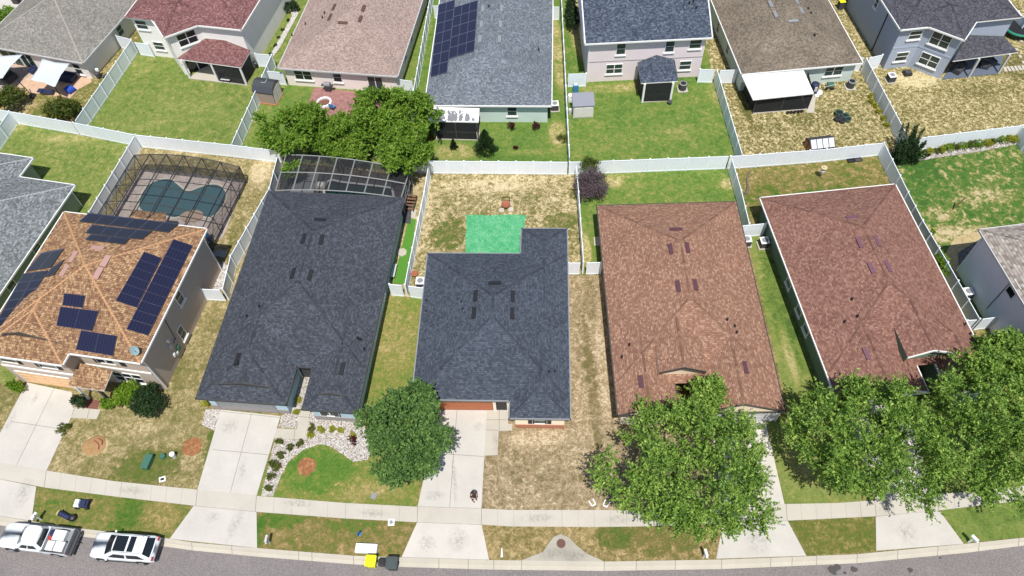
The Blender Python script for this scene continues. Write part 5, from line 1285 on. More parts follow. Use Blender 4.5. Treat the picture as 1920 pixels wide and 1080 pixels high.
plant('vine', 'green climbing plant between the red-brown roof and the fence', 'vine', 1768, 495, 1.0, (.35, 1.4, .8), 'leaf_lime', 9, 200, 10, .11, .3, 184, .03, crf=.5)
for i, (px, py, rx) in enumerate([(118, 808, .9), (130, 800, .5)]):
    tuft(px, py, rx * .6, .3, 'leaf_mix', ['straggling weed patch beside the taupe house driveway', 'smaller weed patch beside the taupe house walk'][i], None, 190 + i, n=90)
# ---------------------------------------------------------------- pool cages
def wpt(p): return W(*p)
def cage(label, BL, BR, FR, FL, ze, rise, nx, ny, scr_m, frame, walls):
    "screen enclosure: arched ribs from back to front"
    root = thing('pool_cage', label, 'pool cage', (BL.x, BL.y, 0)); inv = Vector((BL.x, BL.y, 0))
    def at(u, v, z=None):
        p = (BL * (1 - u) + BR * u) * (1 - v) + (FL * (1 - u) + FR * u) * v
        p = Vector((p.x, p.y, ze + rise * 4 * u * (1 - u))) if z is None else Vector((p.x, p.y, z))
        return p - inv
    for i in range(nx + 1):
        u = i / nx; g = MB(); g.tube(at(u, 0), at(u, 1), .065, n=4); g.build('beam', M[frame], root)
        g = MB(); g.tube(at(u, 0, 0), at(u, 0), .045, n=4); g.build('post', M[frame], root)
    for j in range(ny + 1):
        v = j / ny; g = MB()
        for i in range(nx): g.tube(at(i / nx, v) - Vector((0, 0, .004)), at((i + 1) / nx, v) - Vector((0, 0, .004)), .055, n=4)
        g.build('purlin', M[frame], root)
        for u in (0, 1):
            if j > 0: g = MB(); g.tube(at(u, v, 0), at(u, v), .045, n=4); g.build('post', M[frame], root)
    for u in (0, 1):
        g = MB(); g.tube(at(u, 0, 1.0), at(u, 1, 1.0), .03, n=4); g.build('rail', M[frame], root)
        for j in range(ny):
            g = MB(); g.tube(at(u, j / ny), at(u, (j + 1) / ny, 0.05), .03, n=4); g.build('brace', M[frame], root)
    for i in range(0, nx):
        g = MB(); g.tube(at(i / nx, 0), at((i + .5) / nx, 0, .05), .028, n=4); g.build('brace', M[frame], root)
    g = MB()
    for i in range(nx):
        a, b_ = i / nx, (i + 1) / nx
        g.poly([at(a, 1) - Vector((0, 0, .02)), at(b_, 1) - Vector((0, 0, .02)), at(b_, 0) - Vector((0, 0, .02)), at(a, 0) - Vector((0, 0, .02))])
    g.build('roof_screen', M[scr_m], root); g = MB()
    for i in range(nx):
        a, b_ = i / nx, (i + 1) / nx
        g.poly([at(a, 0, .05), at(b_, 0, .05), at(b_, 0), at(a, 0)])
    for u in (0, 1): g.poly([at(u, 0, .05), at(u, 1, .05), at(u, 1), at(u, 0)])
    g.build('side_screen', M['screenw'], root)
    return root
cage('black-framed arched screen cage over the kidney-shaped pool', W(251.6, 291, 2.5), W(449, 312.5, 2.5), W(382, 442, 2.5), W(180, 408, 2.5), 2.5, .75, 6, 4, 'screen', 'cagef', 1)
pave('pool_deck', [(266, 318), (462, 338), (418, 446), (330, 470), (196, 420)], 'paver', .05)
def pool(label, pts, water, cop):
    P = [W(*p) for p in pts]; n = len(P); Q = []
    for i in range(n):          # smooth closed curve
        for k in range(5):
            t = k / 5; p0, p1, p2, p3 = P[i - 1], P[i], P[(i + 1) % n], P[(i + 2) % n]
            Q.append(.5 * ((2 * p1) + (p2 - p0) * t + (2 * p0 - 5 * p1 + 4 * p2 - p3) * t * t + (3 * p1 - p0 - 3 * p2 + p3) * t ** 3))
    P = Q; c = sum(P, Vector()) / len(P); root = thing('swimming_pool', label, 'swimming pool', (c.x, c.y, 0)); g = MB(); n = len(P); z = .14
    def off(d):
        o = []
        for i in range(n):
            t = (P[(i + 1) % n] - P[i - 1]).normalized(); nv = Vector((t.y, -t.x, 0)); 
            o.append(P[i] + nv * d)
        return o
    ar = sum(P[i].x * P[(i + 1) % n].y - P[(i + 1) % n].x * P[i].y for i in range(n)); sg = 1 if ar > 0 else -1
    O = off(.22 * sg)
    for i in range(n):
        j = (i + 1) % n
        f = [(P[i].x - c.x, P[i].y - c.y, z), (O[i].x - c.x, O[i].y - c.y, z), (O[j].x - c.x, O[j].y - c.y, z), (P[j].x - c.x, P[j].y - c.y, z)]
        g.poly(f if sg > 0 else f[::-1]); g.poly([(O[i].x - c.x, O[i].y - c.y, 0), (O[j].x - c.x, O[j].y - c.y, 0), (O[j].x - c.x, O[j].y - c.y, z), (O[i].x - c.x, O[i].y - c.y, z)])
    g.build('coping', M[cop], root); g = MB()
    pw = [(p.x - c.x, p.y - c.y, .11) for p in P]
    g.poly(pw if sg > 0 else pw[::-1]); g.build('water', M[water], root)
    return root
def c4(x, y): return (180 + x / 6.353, 270 + y / 6.353)
pool('teal kidney-shaped pool under the arched screen cage', [c4(*p) for p in ((530, 690), (570, 580), (650, 490), (760, 440), (880, 432), (960, 480), (1060, 560), (1140, 568), (1240, 530), (1370, 495), (1480, 510), (1548, 590), (1530, 700), (1440, 830), (1330, 880), (1180, 815), (1080, 820), (960, 880), (840, 860), (560, 800))], 'water', 'curb')
g = MB(); c = W(*c4(1150, 870)); pts = []
for k in range(20):
    t = k / 20 * 6.283; pts.append((c.x + 1.15 * math.cos(t), c.y + .75 * math.sin(t)))
g.prism(pts, .0, .2); tag(g.build('pool_step', flat('tan_step', S(176, 152, 132), .8, var=.08), None), 'round tan raised ledge at the house side of the kidney-shaped pool', 'pool ledge')
def c5(x, y): return (500 + x / 4.319, 150 + y / 4.319)
cage('grey-framed dark screen cage behind the charcoal roof, shaded by lime green trees', W(536, 290, 2.4), W(768, 318, 2.4), W(752, 371, 2.4), W(517, 357, 2.4), 2.4, .5, 7, 2, 'screenr', 'cageb', 1)
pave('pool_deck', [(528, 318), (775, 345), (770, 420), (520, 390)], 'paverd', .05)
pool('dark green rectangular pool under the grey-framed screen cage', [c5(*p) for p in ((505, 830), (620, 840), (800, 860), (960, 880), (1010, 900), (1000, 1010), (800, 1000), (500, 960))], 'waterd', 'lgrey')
c = W(603, 352); g = MB(); g.box((0, 0, .25), (1.0, 1.0, .5)); g.lathe([(.34, .5), (.34, .56), (.26, .56)], 16, 1); o = g.build('spa_box', [M['slab'], M['white']], loc=(c.x, c.y, 0), bevel=.03); tag(o, 'small pale raised spa at the corner of the dark green pool', 'spa')
g = MB(); g.box((0, 0, .03), (2.4, 3.2, .06)); o = g.build('deck_mat', M['grey'], loc=(W(572, 345).x, W(572, 345).y, .11), rz=rad(-8)); tag(o, 'pale grey rectangular mat on the deck left of the dark green pool', 'mat')
# ---------------------------------------------------------------- vehicles
def loft(st, m=0):
    g = MB(); n = len(st[0][1]); vs = []
    for x, prof in st:
        full = prof + [(-y, z) for y, z in prof[::-1]]
        vs += [(x, y, z) for y, z in full]
    k = 2 * n; fs = []
    for i in range(len(st) - 1):
        for j in range(k):
            fs.append([i * k + j, (i + 1) * k + j, (i + 1) * k + (j + 1) % k, i * k + (j + 1) % k])
    fs.append(list(range(k))); fs.append([(len(st) - 1) * k + j for j in range(k)][::-1])
    g.add(vs, fs, m); return g
def bodyst(rows, zb=.30):
    out = []
    for x, w_, zs, zc in rows:
        out.append((x, [(0.0, zb), (w_ * .86, zb), (w_ * .97, zb + .12), (w_, (zs + zb) / 2 + .05), (w_ * .965, zs - .04), (w_ * .90, zs + .015), (w_ * .55, (zs + zc * 2) / 3 + .015), (0.0, zc + .02)]))
    return out
def wheel(root, x, y, r=.37):
    g = MB(); g.tube((x, y - .12, r), (x, y + .12, r), r, n=20); t = g.build('wheel', M['rubber'], root)
    g = MB(); s = .125 if y > 0 else -.125
    g.tube((x, y + s * .9, r), (x, y + s * 1.08, r), r * .62, n=14); g.build('rim', M['alu'], t)
def ring(x1, x0, hw, z, c=.18):
    return [(x1 - c * .3, hw - c, z), (x1, hw * .5, z), (x1 + .03, 0, z), (x1, -hw * .5, z), (x1 - c * .3, -hw + c, z), (x1 - c * 1.4, -hw, z), ((x0 + x1) / 2, -hw - .02, z), (x0 + c, -hw, z), (x0, -hw + c, z), (x0 - .03, 0, z), (x0, hw - c, z), (x0 + c, hw, z), ((x0 + x1) / 2, hw + .02, z), (x1 - c * 1.4, hw, z)]
def green(root, lo, hi, roof_th=.05, mid=None, split=None):
    n = len(lo); V = lo + hi
    parts = {'windscreen': [0, 1, 2, 3], 'rear_window': [8, 9], 'side_window': [5, 6, 7], 'side_window2': [10, 11, 12], }
    # body coloured skin
    g = MB(); g.add(V, [[i, (i + 1) % n, n + (i + 1) % n, n + i] for i in range(n)]); 
    top = [(x * 1.0, y * .98, z + roof_th) for x, y, z in hi]; g.add(hi + top, [[i, (i + 1) % n, n + (i + 1) % n, n + i] for i in range(n)]); g.add([(x * .97 - .0, y * .9, z + roof_th + .03) for x, y, z in hi], [list(range(n))]); g.add(top + [(x * .97, y * .9, z + roof_th + .03 - .001) for x, y, z in hi], [[i, (i + 1) % n, n + (i + 1) % n, n + i] for i in range(n)])
    g.build('cab_shell', M['carwhite'], root, smooth=False)
    L = [Vector(p) for p in lo]; H_ = [Vector(p) for p in hi]; cen = sum(L + H_, Vector()) / (2 * n)
    def pane(i0, i1, a, b_, nm, u0=0.0, u1=1.0):
        g = MB(); idx = list(range(i0, i1 + 1)); P = []
        for t in (a, b_):
            for k in idx:
                j = k % n; p = L[j].lerp(H_[j], t); P.append(p)
        m = len(idx); 
        if u0 > 0 or u1 < 1:
            for o in (0, m):
                A, B = P[o].copy(), P[o + m - 1].copy()
                if m == 2: P[o], P[o + m - 1] = A.lerp(B, u0), A.lerp(B, u1)
        Q = []
        for p in P:
            d = Vector((p.x - cen.x, p.y - cen.y, 0)); 
            Q.append(p + Vector((0.02 * (1 if d.x > 0 else -1), .018 * (1 if d.y > 0 else -1), .012)))
        g.add(Q, [[k, k + 1, m + k + 1, m + k] for k in range(m - 1)]); g.build(nm, M['glass'], root)
    pane(0, 4, .08, .93, 'windscreen'); pane(8, 10, .12, .9, 'rear_window')
    for (i0, i1) in ((5, 6), (6, 7), (11, 12), (12, 13)): pane(i0, i1, .14, .86, 'side_window', .06, .94)
def suv():
    root = thing('parked_suv', 'white sport utility vehicle with two dark sunroof panes parked at the kerb', 'car', (0, 0, 0))
    rows = [(-2.52, .80, .66, .70), (-2.46, .90, .92, .98), (-2.2, .95, 1.06, 1.10), (-1.4, .985, 1.08, 1.10), (0, .985, 1.05, 1.08), (.95, .985, 1.02, 1.10), (1.5, .97, .99, 1.07), (2.1, .94, .92, 1.0), (2.38, .86, .80, .88), (2.5, .70, .60, .64)]
    loft(bodyst(rows)).build('body', M['carwhite'], root, smooth=True, bevel=.0)
    green(root, ring(1.25, -2.38, .91, 1.06), ring(.40, -1.72, .73, 1.66))
    for x0, x1, nm in ((-.62, .30, 'sunroof'), (-1.22, -.78, 'sunroof')):
        g = MB(); g.box(((x0 + x1) / 2, 0, 1.768), (x1 - x0, 1.12, .02)); g.build(nm, M['glass'], root)
    for s in (-1, 1):
        g = MB(); g.tube((.2, s * .64, 1.78), (-1.8, s * .64, 1.80), .022); [g.tube((x, s * .64, 1.72), (x, s * .64, 1.79), .02) for x in (.2, -.8, -1.8)]; g.build('roof_rail', M['alu'], root)
        g = MB(); g.box((.92, s * 1.04, 1.02), (.14, .16, .12)); g.build('mirror', M['carwhite'], root, bevel=.03)
        for x in (1.55, -1.5): wheel(root, x, s * .90)
        for x in (1.55, -1.5): g = MB(); g.tube((x, s * .90, .40), (x, s * .995, .40), .44, n=20); g.build('wheel_arch', M['black'], root)
        g = MB(); g.box((2.33, s * .66, .76), (.18, .34, .12), 0, s * -.35); g.build('headlight', M['alu'], root, bevel=.02)
        g = MB(); g.box((-2.46, s * .74, .95), (.1, .3, .14)); g.build('tail_light', M['red'], root, bevel=.02)
        g = MB(); g.box((0, s * .99, .42), (3.0, .04, .14)); g.build('sill_trim', M['black'], root)
    g = MB(); g.box((-2.52, 0, .55), (.12, 1.6, .3)); g.build('bumper', M['black'], root, bevel=.04)
    g = MB(); g.box((-1.86, 0, 1.71), (.26, 1.3, .04)); g.build('spoiler', M['carwhite'], root, bevel=.02)
    g = MB(); g.box((2.5, 0, .56), (.08, 1.2, .22)); g.build('grille', M['black'], root, bevel=.02)
    return root
def pickup():
    root = thing('parked_pickup', 'white pickup truck with boxes in its open bed parked at the kerb', 'pickup', (0, 0, 0))
    rows = [(-.75, .97, 1.06, 1.08), (.6, .97, 1.05, 1.08), (1.15, .97, 1.03, 1.12), (1.9, .96, 1.02, 1.10), (2.5, .93, .96, 1.03), (2.78, .86, .84, .90), (2.86, .74, .62, .66)]
    loft(bodyst(rows, .36)).build('body', M['carwhite'], root, smooth=True)
    green(root, ring(1.25, -.78, .88, 1.07), ring(.62, -.62, .72, 1.66))
    # bed
    b = MB(); b.box((-1.72, 0, .62), (1.9, 1.9, .16))
    bed = b.build('bed_floor', M['grey'], root)
    for s in (-1, 1):
        g = MB(); g.box((-1.72, s * .93, .78), (1.93, .1, .62)); g.build('bed_side', M['carwhite'], root, bevel=.03)
        g = MB(); g.box((-1.72, s * .93, 1.10), (1.9, .07, .03)); g.build('bed_rail', M['dark'], root)
        g = MB(); g.box((1.0, s * 1.07, 1.12), (.18, .22, .2)); g.build('mirror', M['black'], root, bevel=.03)
        for x in (1.85, -1.75): wheel(root, x, s * .88, .39)
        for x in (1.85, -1.75): g = MB(); g.tube((x, s * .88, .42), (x, s * .985, .42), .46, n=20); g.build('wheel_arch', M['black'], root)
        g = MB(); g.box((-2.66, s * .86, .84), (.08, .14, .34)); g.build('tail_light', M['red'], root)
        g = MB(); g.box((2.74, s * .68, .74), (.14, .3, .14), 0, s * -.3); g.build('headlight', M['alu'], root, bevel=.02)
    g = MB(); g.box((-.80, 0, .80), (.08, 1.8, .6)); g.build('bed_front', M['carwhite'], root)
    g = MB(); g.box((-2.66, 0, .82), (.1, 1.76, .5)); g.build('tailgate', M['grey'], root, bevel=.02)
    g = MB(); g.box((-2.86, 0, .55), (.22, 1.8, .2)); g.tube((-2.96, 0, .5), (-3.14, 0, .52), .04); g.build('bumper', M['dark'], root, bevel=.03)
    return root
def place(o, px, py, z, ang):
    p = W(px, py, z); o.location = (p.x, p.y, -.095); o.rotation_euler = (0, 0, rad(ang))
S_ = suv(); place(S_, 231, 1024, .9, 180 - 7)
P_ = pickup(); place(P_, 68, 1008, .9, 180 - 9)
M['box'] = flat('white_box', (.78, .78, .76, 1), .6, var=.03)
def inbed(lx, ly, sz, m, name, label, cat, z=.70, mk=None):
    a = rad(180 - 9); p = P_.location; x = p.x + lx * math.cos(a) - ly * math.sin(a); y = p.y + lx * math.sin(a) + ly * math.cos(a)
    g = MB()
    if mk: mk(g)
    else:
        g.box((0, 0, sz[2] / 2), sz); g.box((0, 0, sz[2] + .012), (sz[0] * .94, sz[1] * .94, .024))
    o = g.build(name, m, None, bevel=.02); o.location = (x, y, p.z + z); o.rotation_euler = (0, 0, a); return tag(o, label, cat)
inbed(-1.35, .45, (.55, .7, .38), M['box'], 'storage_box', 'white box in the truck bed right behind the cab, on the road side', 'box')
inbed(-1.75, -.35, (.95, .75, .42), M['box'], 'storage_box', 'large white box in the truck bed on the kerb side', 'box')
inbed(-2.1, .45, (.72, .72, .42), M['box'], 'storage_box', 'white box in the truck bed nearest the tailgate, on the road side', 'box')
inbed(-1.12, -.5, (0, 0, 0), M['navy'], 'bundle', 'dark blue cloth bundle in the truck bed behind the cab', 'bundle', mk=lambda g: g.lathe([(.22, 0), (.3, .12), (.26, .3), (.1, .36)], 12))
inbed(-1.0, -.15, (.22, .4, .2), M['red'], 'fuel_can', 'small red container in the truck bed behind the cab', 'container')
# ---------------------------------------------------------------- verge objects
def at(px, py, z=0): p = W(px, py, z); return (p.x, p.y, 0)
def obj1(name, label, cat, px, py, parts, rz=0, group=None, z=.0):
    "parts: list of (part_name, material, builder(MB), bevel)"
    q = W(px, py, 0); root = thing(name, label, cat, (q.x, q.y, z), rad(rz), group)
    for nm, m, fn, bv in parts:
        g = MB(); fn(g); g.build(nm, m, root, bevel=bv)
    return root
def mailbox(label, px, py, rz, m='white', d=1):
    def head(g):
        n = 9; L = .52; pr = []
        for k in range(n): t = math.pi * k / (n - 1); pr.append((.1 * math.cos(t), 1.12 + .1 * math.sin(t)))
        pr = [(.1, 1.0)] + pr + [(-.1, 1.0)]
        k = len(pr); vs = [(a, -L / 2, z) for a, z in pr] + [(a, L / 2, z) for a, z in pr]
        g.add(vs, [[i, (i + 1) % k, k + (i + 1) % k, k + i] for i in range(k)] + [list(range(k))[::-1], list(range(k, 2 * k))])
    obj1('mailbox', label, 'mailbox', px, py, [('post', M[m], lambda g: (g.box((0, 0, .5), (.11, .11, 1.0)), g.box((0, -.1, .95), (.09, .5, .08)), g.tube((0, .0, .55), (0, -.28, .93), .035)), 0), ('letter_box', M[m], head, 0), ('flag', M['red'], lambda g: g.box((.115, 0, 1.2), (.015, .06, .16)), 0)], rz, 'mailboxes along the verge')
mailbox('white mailbox beside the driveway at the far left, above the pickup', 78, 975, -25)
mailbox('grey-white mailbox on the green corner of the middle verge', 507, 1018, -5, 'lgrey')
mailbox('white mailbox on the verge under the broad tree', 1319, 1044, 8)
mailbox('white mailbox at the far right verge beside the driveway', 1815, 1017, 30)
obj1('golf_bag', 'dark upright duffel tube with pale yellow round top lying on the left verge', 'bag', 125, 968, [('tube', M['navy'], lambda g: g.tube((-.45, .12, .3), (.45, -.18, .2), .2, .2, 14), 0), ('top', flat('pale_yellow', S(216, 206, 120), .6), lambda g: (g.tube((-.52, .14, .31), (-.44, .12, .3), .27, .27, 18)), 0), ('side_bag', M['black'], lambda g: g.lathe([(.28, 0), (.32, .12), (.24, .3), (.08, .36)], 12, 0, (.62, -.1, 0)), 0)], -8, z=.03)
obj1('toy_car', 'white and navy ride-on toy on the left verge', 'toy', 158, 947, [('body', M['navy'], lambda g: (g.box((.15, 0, .3), (.7, .6, .3)), g.box((.2, 0, .5), (.35, .5, .2))), .06), ('cowl', M['white'], lambda g: (g.box((-.35, 0, .32), (.45, .6, .3)), g.box((-.2, 0, .52), (.12, .5, .2))), .05), ('wheel', M['rubber'], lambda g: g.tube((-.4, -.38, .16), (-.4, -.28, .16), .16, n=12), 0), ('wheel', M['rubber'], lambda g: g.tube((.4, -.38, .16), (.4, -.28, .16), .16, n=12), 0), ('wheel', M['rubber'], lambda g: g.tube((-.4, .28, .16), (-.4, .38, .16), .16, n=12), 0), ('wheel', M['rubber'], lambda g: g.tube((.4, .28, .16), (.4, .38, .16), .16, n=12), 0)], -5, z=.03)
obj1('utility_box', 'green utility box on the lawn left of the white pipe', 'utility box', 280, 869, [('cabinet', M['green'], lambda g: (g.box((0, 0, .25), (.55, 1.15, .5)),), .06), ('lid', M['green'], lambda g: g.box((0, 0, .52), (.6, 1.2, .06)), .03)], -12, z=.03)
obj1('valve_cover', 'small dark grey-green round valve housing between the green box and white pipe', 'valve cover', 307, 857, [('housing', M['green'], lambda g: g.lathe([(.24, 0), (.24, .25), (.18, .34)], 14), 0)], z=.03)
obj1('pipe_stub', 'white upright pipe stub on the lawn near the left driveway', 'pipe', 328, 857, [('pipe', M['lgrey'], lambda g: g.lathe([(.17, 0), (.17, .55)], 16), 0), ('cap', M['white'], lambda g: g.lathe([(.21, .55), (.21, .66), (.15, .7)], 16), 0)], z=.03)
obj1('ground_marker', 'white rectangular ring in the grass above the left sidewalk', 'meter frame', 305, 899, [('frame', M['white'], lambda g: (g.box((0, .16, .03), (.5, .1, .06)), g.box((0, -.16, .03), (.5, .1, .06)), g.box((-.2, 0, .03), (.1, .22, .06)), g.box((.2, 0, .03), (.1, .22, .06))), 0), ('lid', M['black'], lambda g: g.box((0, 0, .02), (.3, .22, .03)), 0)], 15, z=.03)
obj1('utility_marker', 'bright blue small utility marker in the middle verge', 'utility marker', 674, 1001, [('base', M['sky'], lambda g: g.lathe([(.2, 0), (.2, .05), (.14, .1)], 6), 0), ('top', M['navy'], lambda g: (g.box((.05, .04, .14), (.3, .12, .08), 0, .6), g.box((-.1, -.08, .12), (.1, .2, .06))), .02)], 20, z=.03)
obj1('access_cover', 'white square concrete lid with round grey centre at the sidewalk edge', 'meter lid', 734, 980, [('slab', M['white'], lambda g: g.box((0, 0, .06), (.5, .52, .08)), .02), ('centre', M['grey'], lambda g: g.lathe([(.15, .1), (.15, .115)], 16), 0)], 0, z=.04)
obj1('lawn_plate', 'flat dark grey plate in the grass above the middle sidewalk', 'utility plate', 701, 930, [('plate', M['grey'], lambda g: g.box((0, 0, .04), (.42, .5, .04)), .01)], -20, z=.0)
obj1('mattress_box', 'long white flat box left on the verge behind the yellow bin', 'box', 688, 1030, [('carton', M['box'], lambda g: g.box((0, 0, .17), (1.62, .68, .3)), .02), ('lid', M['white'], lambda g: g.box((0, 0, .335), (1.56, .62, .02)), 0)], -5, z=.03)
def bin_(label, px, py, mb, ml, w_=.62, h=1.0, rz=0, z=-.05):
    def body(g):
        a, b_ = w_ * .40, w_ * .5; g.add([(-a, -a, .06), (a, -a, .06), (a, a, .06), (-a, a, .06), (-b_, -b_, h), (b_, -b_, h), (b_, b_, h), (-b_, b_, h)], [(0, 1, 5, 4), (1, 2, 6, 5), (2, 3, 7, 6), (3, 0, 4, 7), (3, 2, 1, 0), (4, 5, 6, 7)])
    return obj1('wheeled_bin', label, 'bin', px, py, [('body', mb, body, .03), ('lid', ml, lambda g: (g.box((0, .0, h + .03), (w_ * 1.1, w_ * 1.12, .07)), g.box((0, 0, h + .075), (w_ * .8, w_ * .8, .03))), .03), ('handle', mb, lambda g: g.tube((-w_ * .4, w_ * .6, h - .04), (w_ * .4, w_ * .6, h - .04), .025), 0), ('wheel', M['rubber'], lambda g: g.tube((-w_ * .5, w_ * .36, .1), (-w_ * .38, w_ * .36, .1), .1, n=12), 0), ('wheel', M['rubber'], lambda g: g.tube((w_ * .38, w_ * .36, .1), (w_ * .5, w_ * .36, .1), .1, n=12), 0)], rz, 'wheeled bins put out at the kerb', z)
bin_('yellow-lidded wheeled bin at the kerb below the long white box', 699, 1058, M['yellow'], M['yellow'], .72, 1.0, -6)
bn = bin_('small black crate-like bin between the yellow and the dark grey bin', 718, 1058, M['black'], M['black'], .46, .6, -4)
bin_('dark grey-green wheeled bin, rightmost of the bins at the kerb', 738, 1062, M['dark'], flat('bin_lid', S(72, 84, 84), .5), .78, 1.05, -4)
obj1('marker_post', 'small white pointed marker lying on the dry verge right of the driveway', 'marker', 941, 1038, [('post', M['white'], lambda g: (g.tube((0, -.3, .12), (0, .35, .2), .1, .035, 8),), 0)], -3, z=.03)
for i, (px, py, rz) in enumerate([(1111, 944, 25), (1136, 946, -30)]):
    obj1('sign_frame', ['white U-shaped piece on the lawn above the sidewalk, left one of two', 'white U-shaped piece on the lawn above the sidewalk, right one of two'][i], 'frame', px, py, [('frame', M['white'], lambda g: (g.tube((-.18, .28, .1), (-.16, -.18, .1), .05), g.tube((.18, .28, .1), (.16, -.18, .1), .05), g.tube((-.16, -.18, .1), (.16, -.18, .1), .06)), 0)], rz, 'white U-shaped pieces on the dry lawn', .03)
# ---------------------------------------------------------------- back yards
def acunit(label, px, py, top='white', rz=0, round_=False, s=.8):
    body = (lambda g: g.lathe([(s * .5, .08), (s * .5, .8), (s * .46, .82)], 16)) if round_ else (lambda g: g.box((0, 0, .44), (s, s, .72)))
    obj1('air_conditioner', label, 'air conditioner', px, py, [('pad', M['slab'], lambda g: g.box((0, 0, .06), (s * 1.3, s * 1.3, .08)), 0), ('cabinet', M['dark'], body, 0 if round_ else .04),
        ('top', M[top], (lambda g: g.lathe([(s * .5, .82), (s * .5, .88), (s * .36, .9), (s * .34, .84)], 20)) if round_ else (lambda g: (g.box((0, 0, .83), (s * 1.02, s * 1.02, .06)),)), 0 if round_ else .02), ('fan_grille', M['grey'] if not round_ else M['black'], lambda g: (g.lathe([(s * .36, .865), (s * .36, .875), (s * .12, .88), (s * .12, .87)], 18), g.lathe([(s * .12, .87), (s * .12, .90)], 12)), 0)], rz, 'outdoor air conditioner units', .03)
acunit('air conditioner beside the slate charcoal roof behind the short fence', 790, 536, 'white', -4)
acunit('air conditioner half hidden beside the brown-tan roof', 1397, 458, 'white', 0)
acunit('air conditioner against the dark green wall left of the red-brown roof', 1430, 461, 'white', 3)
acunit('air conditioner at the plain grey wall on the right edge', 1808, 556, 'white', 5)
acunit('air conditioner on a red base at the blue house', 1668, 152, 'white', 5)
acunit('round dark air conditioner behind the straw yard house', 1593, 164, 'grey', 0, True, .85)
acunit('round dark air conditioner right of the mauve house porch', 1279, 168, 'grey', 0, True, .85)
acunit('small air conditioner at the right corner of the solar house', 1040, 205, 'white', 0)
def roofshape(g, w_, l, z0, z1, lip=.1, gam=False):
    y = w_ / 2 + lip; x = l / 2 + lip
    if gam: pr = [(-y, z0), (-y * .62, z0 + (z1 - z0) * .68), (0, z1), (y * .62, z0 + (z1 - z0) * .68), (y, z0)]
    else: pr = [(-y, z0), (0, z1), (y, z0)]
    n = len(pr); vs = [(-x, a, z) for a, z in pr] + [(x, a, z) for a, z in pr] + [(-x, a, z - .06) for a, z in pr] + [(x, a, z - .06) for a, z in pr]
    fs = [[i, i + 1, n + i + 1, n + i] for i in range(n - 1)] + [[2 * n + i, 3 * n + i, 3 * n + i + 1, 2 * n + i + 1] for i in range(n - 1)] + [[i, 2 * n + i, 2 * n + i + 1, i + 1] for i in range(n - 1)] + [[n + i, n + i + 1, 3 * n + i + 1, 3 * n + i] for i in range(n - 1)] + [[0, n, 3 * n, 2 * n], [n - 1, 3 * n - 1, 4 * n - 1, 2 * n - 1]]
    g.add(vs, fs)
def shedwalls(g, w_, l, z0, z1, gam=False):
    y = w_ / 2; pr = ([(-y, 0), (-y, z0), (-y * .62, z0 + (z1 - z0) * .66), (0, z1 - .05), (y * .62, z0 + (z1 - z0) * .66), (y, z0), (y, 0)] if gam else [(-y, 0), (-y, z0), (0, z1 - .05), (y, z0), (y, 0)])
    n = len(pr); vs = [(-l / 2, a, z) for a, z in pr] + [(l / 2, a, z) for a, z in pr]
    g.add(vs, [[i, (i + 1) % n, n + (i + 1) % n, n + i] for i in range(n)] + [list(range(n))[::-1], [n + i for i in range(n)]])
M['shedwall'] = flat('taupe_plastic', S(150, 132, 122, .9), .8, var=.05)
M['shedlight'] = flat('light_plastic', S(200, 196, 190, .9), .8, var=.05)
M['shedroof'] = flat('dark_shed_roof', S(66, 70, 78), .7, var=.08)
obj1('garden_shed', 'dark-roofed taupe garden shed beside the red paver patio', 'shed', 507, 184, [('wall', M['shedwall'], lambda g: shedwalls(g, 2.0, 2.2, 1.7, 2.4, True), 0), ('roof', M['shedroof'], lambda g: roofshape(g, 2.0, 2.2, 1.7, 2.45, .1, True), 0), ('door', M['shedlight'], lambda g: (g.box((1.125, -.42, .95), (.05, .78, 1.7)), g.box((1.125, .42, .95), (.05, .78, 1.7))), .01), ('skylight', M['lgrey'], lambda g: (g.box((.25, .02, 2.455), (.04, .55, .03)), g.box((.0, -.27, 2.43), (.5, .04, .03))), 0), ('base', M['orange'], lambda g: g.box((0, 0, .05), (2.4, 2.2, .1)), 0)], 160 - 175, z=.03)
obj1('garden_shed', 'small pale grey resin shed in the corner of the mauve house lawn', 'shed', 1092, 213, [('wall', M['shedlight'], lambda g: g.box((0, 0, .9), (2.15, 1.4, 1.8)), .02), ('roof', flat('grey_ribbed', S(150, 152, 164), .6, var=.04), lambda g: (g.add([(-1.16, -.8, 1.78), (1.16, -.8, 1.78), (1.16, .8, 2.25), (-1.16, .8, 2.25), (-1.16, -.8, 1.70), (1.16, -.8, 1.70), (1.16, .8, 1.70), (-1.16, .8, 1.70)], [(0, 1, 2, 3), (0, 4, 5, 1), (1, 5, 6, 2), (2, 6, 7, 3), (3, 7, 4, 0)]), [g.add([(-1.1 + k * .275, -.79, 1.80), (-1.06 + k * .275, -.79, 1.80), (-1.06 + k * .275, .79, 2.262), (-1.1 + k * .275, .79, 2.262)], [(0, 1, 2, 3)]) for k in range(9)]), 0), ('door', M['shedlight'], lambda g: (g.box((-.5, -.72, .8), (.9, .05, 1.3)), g.box((.5, -.72, .8), (.9, .05, 1.3))), .01)], 0, z=.03)
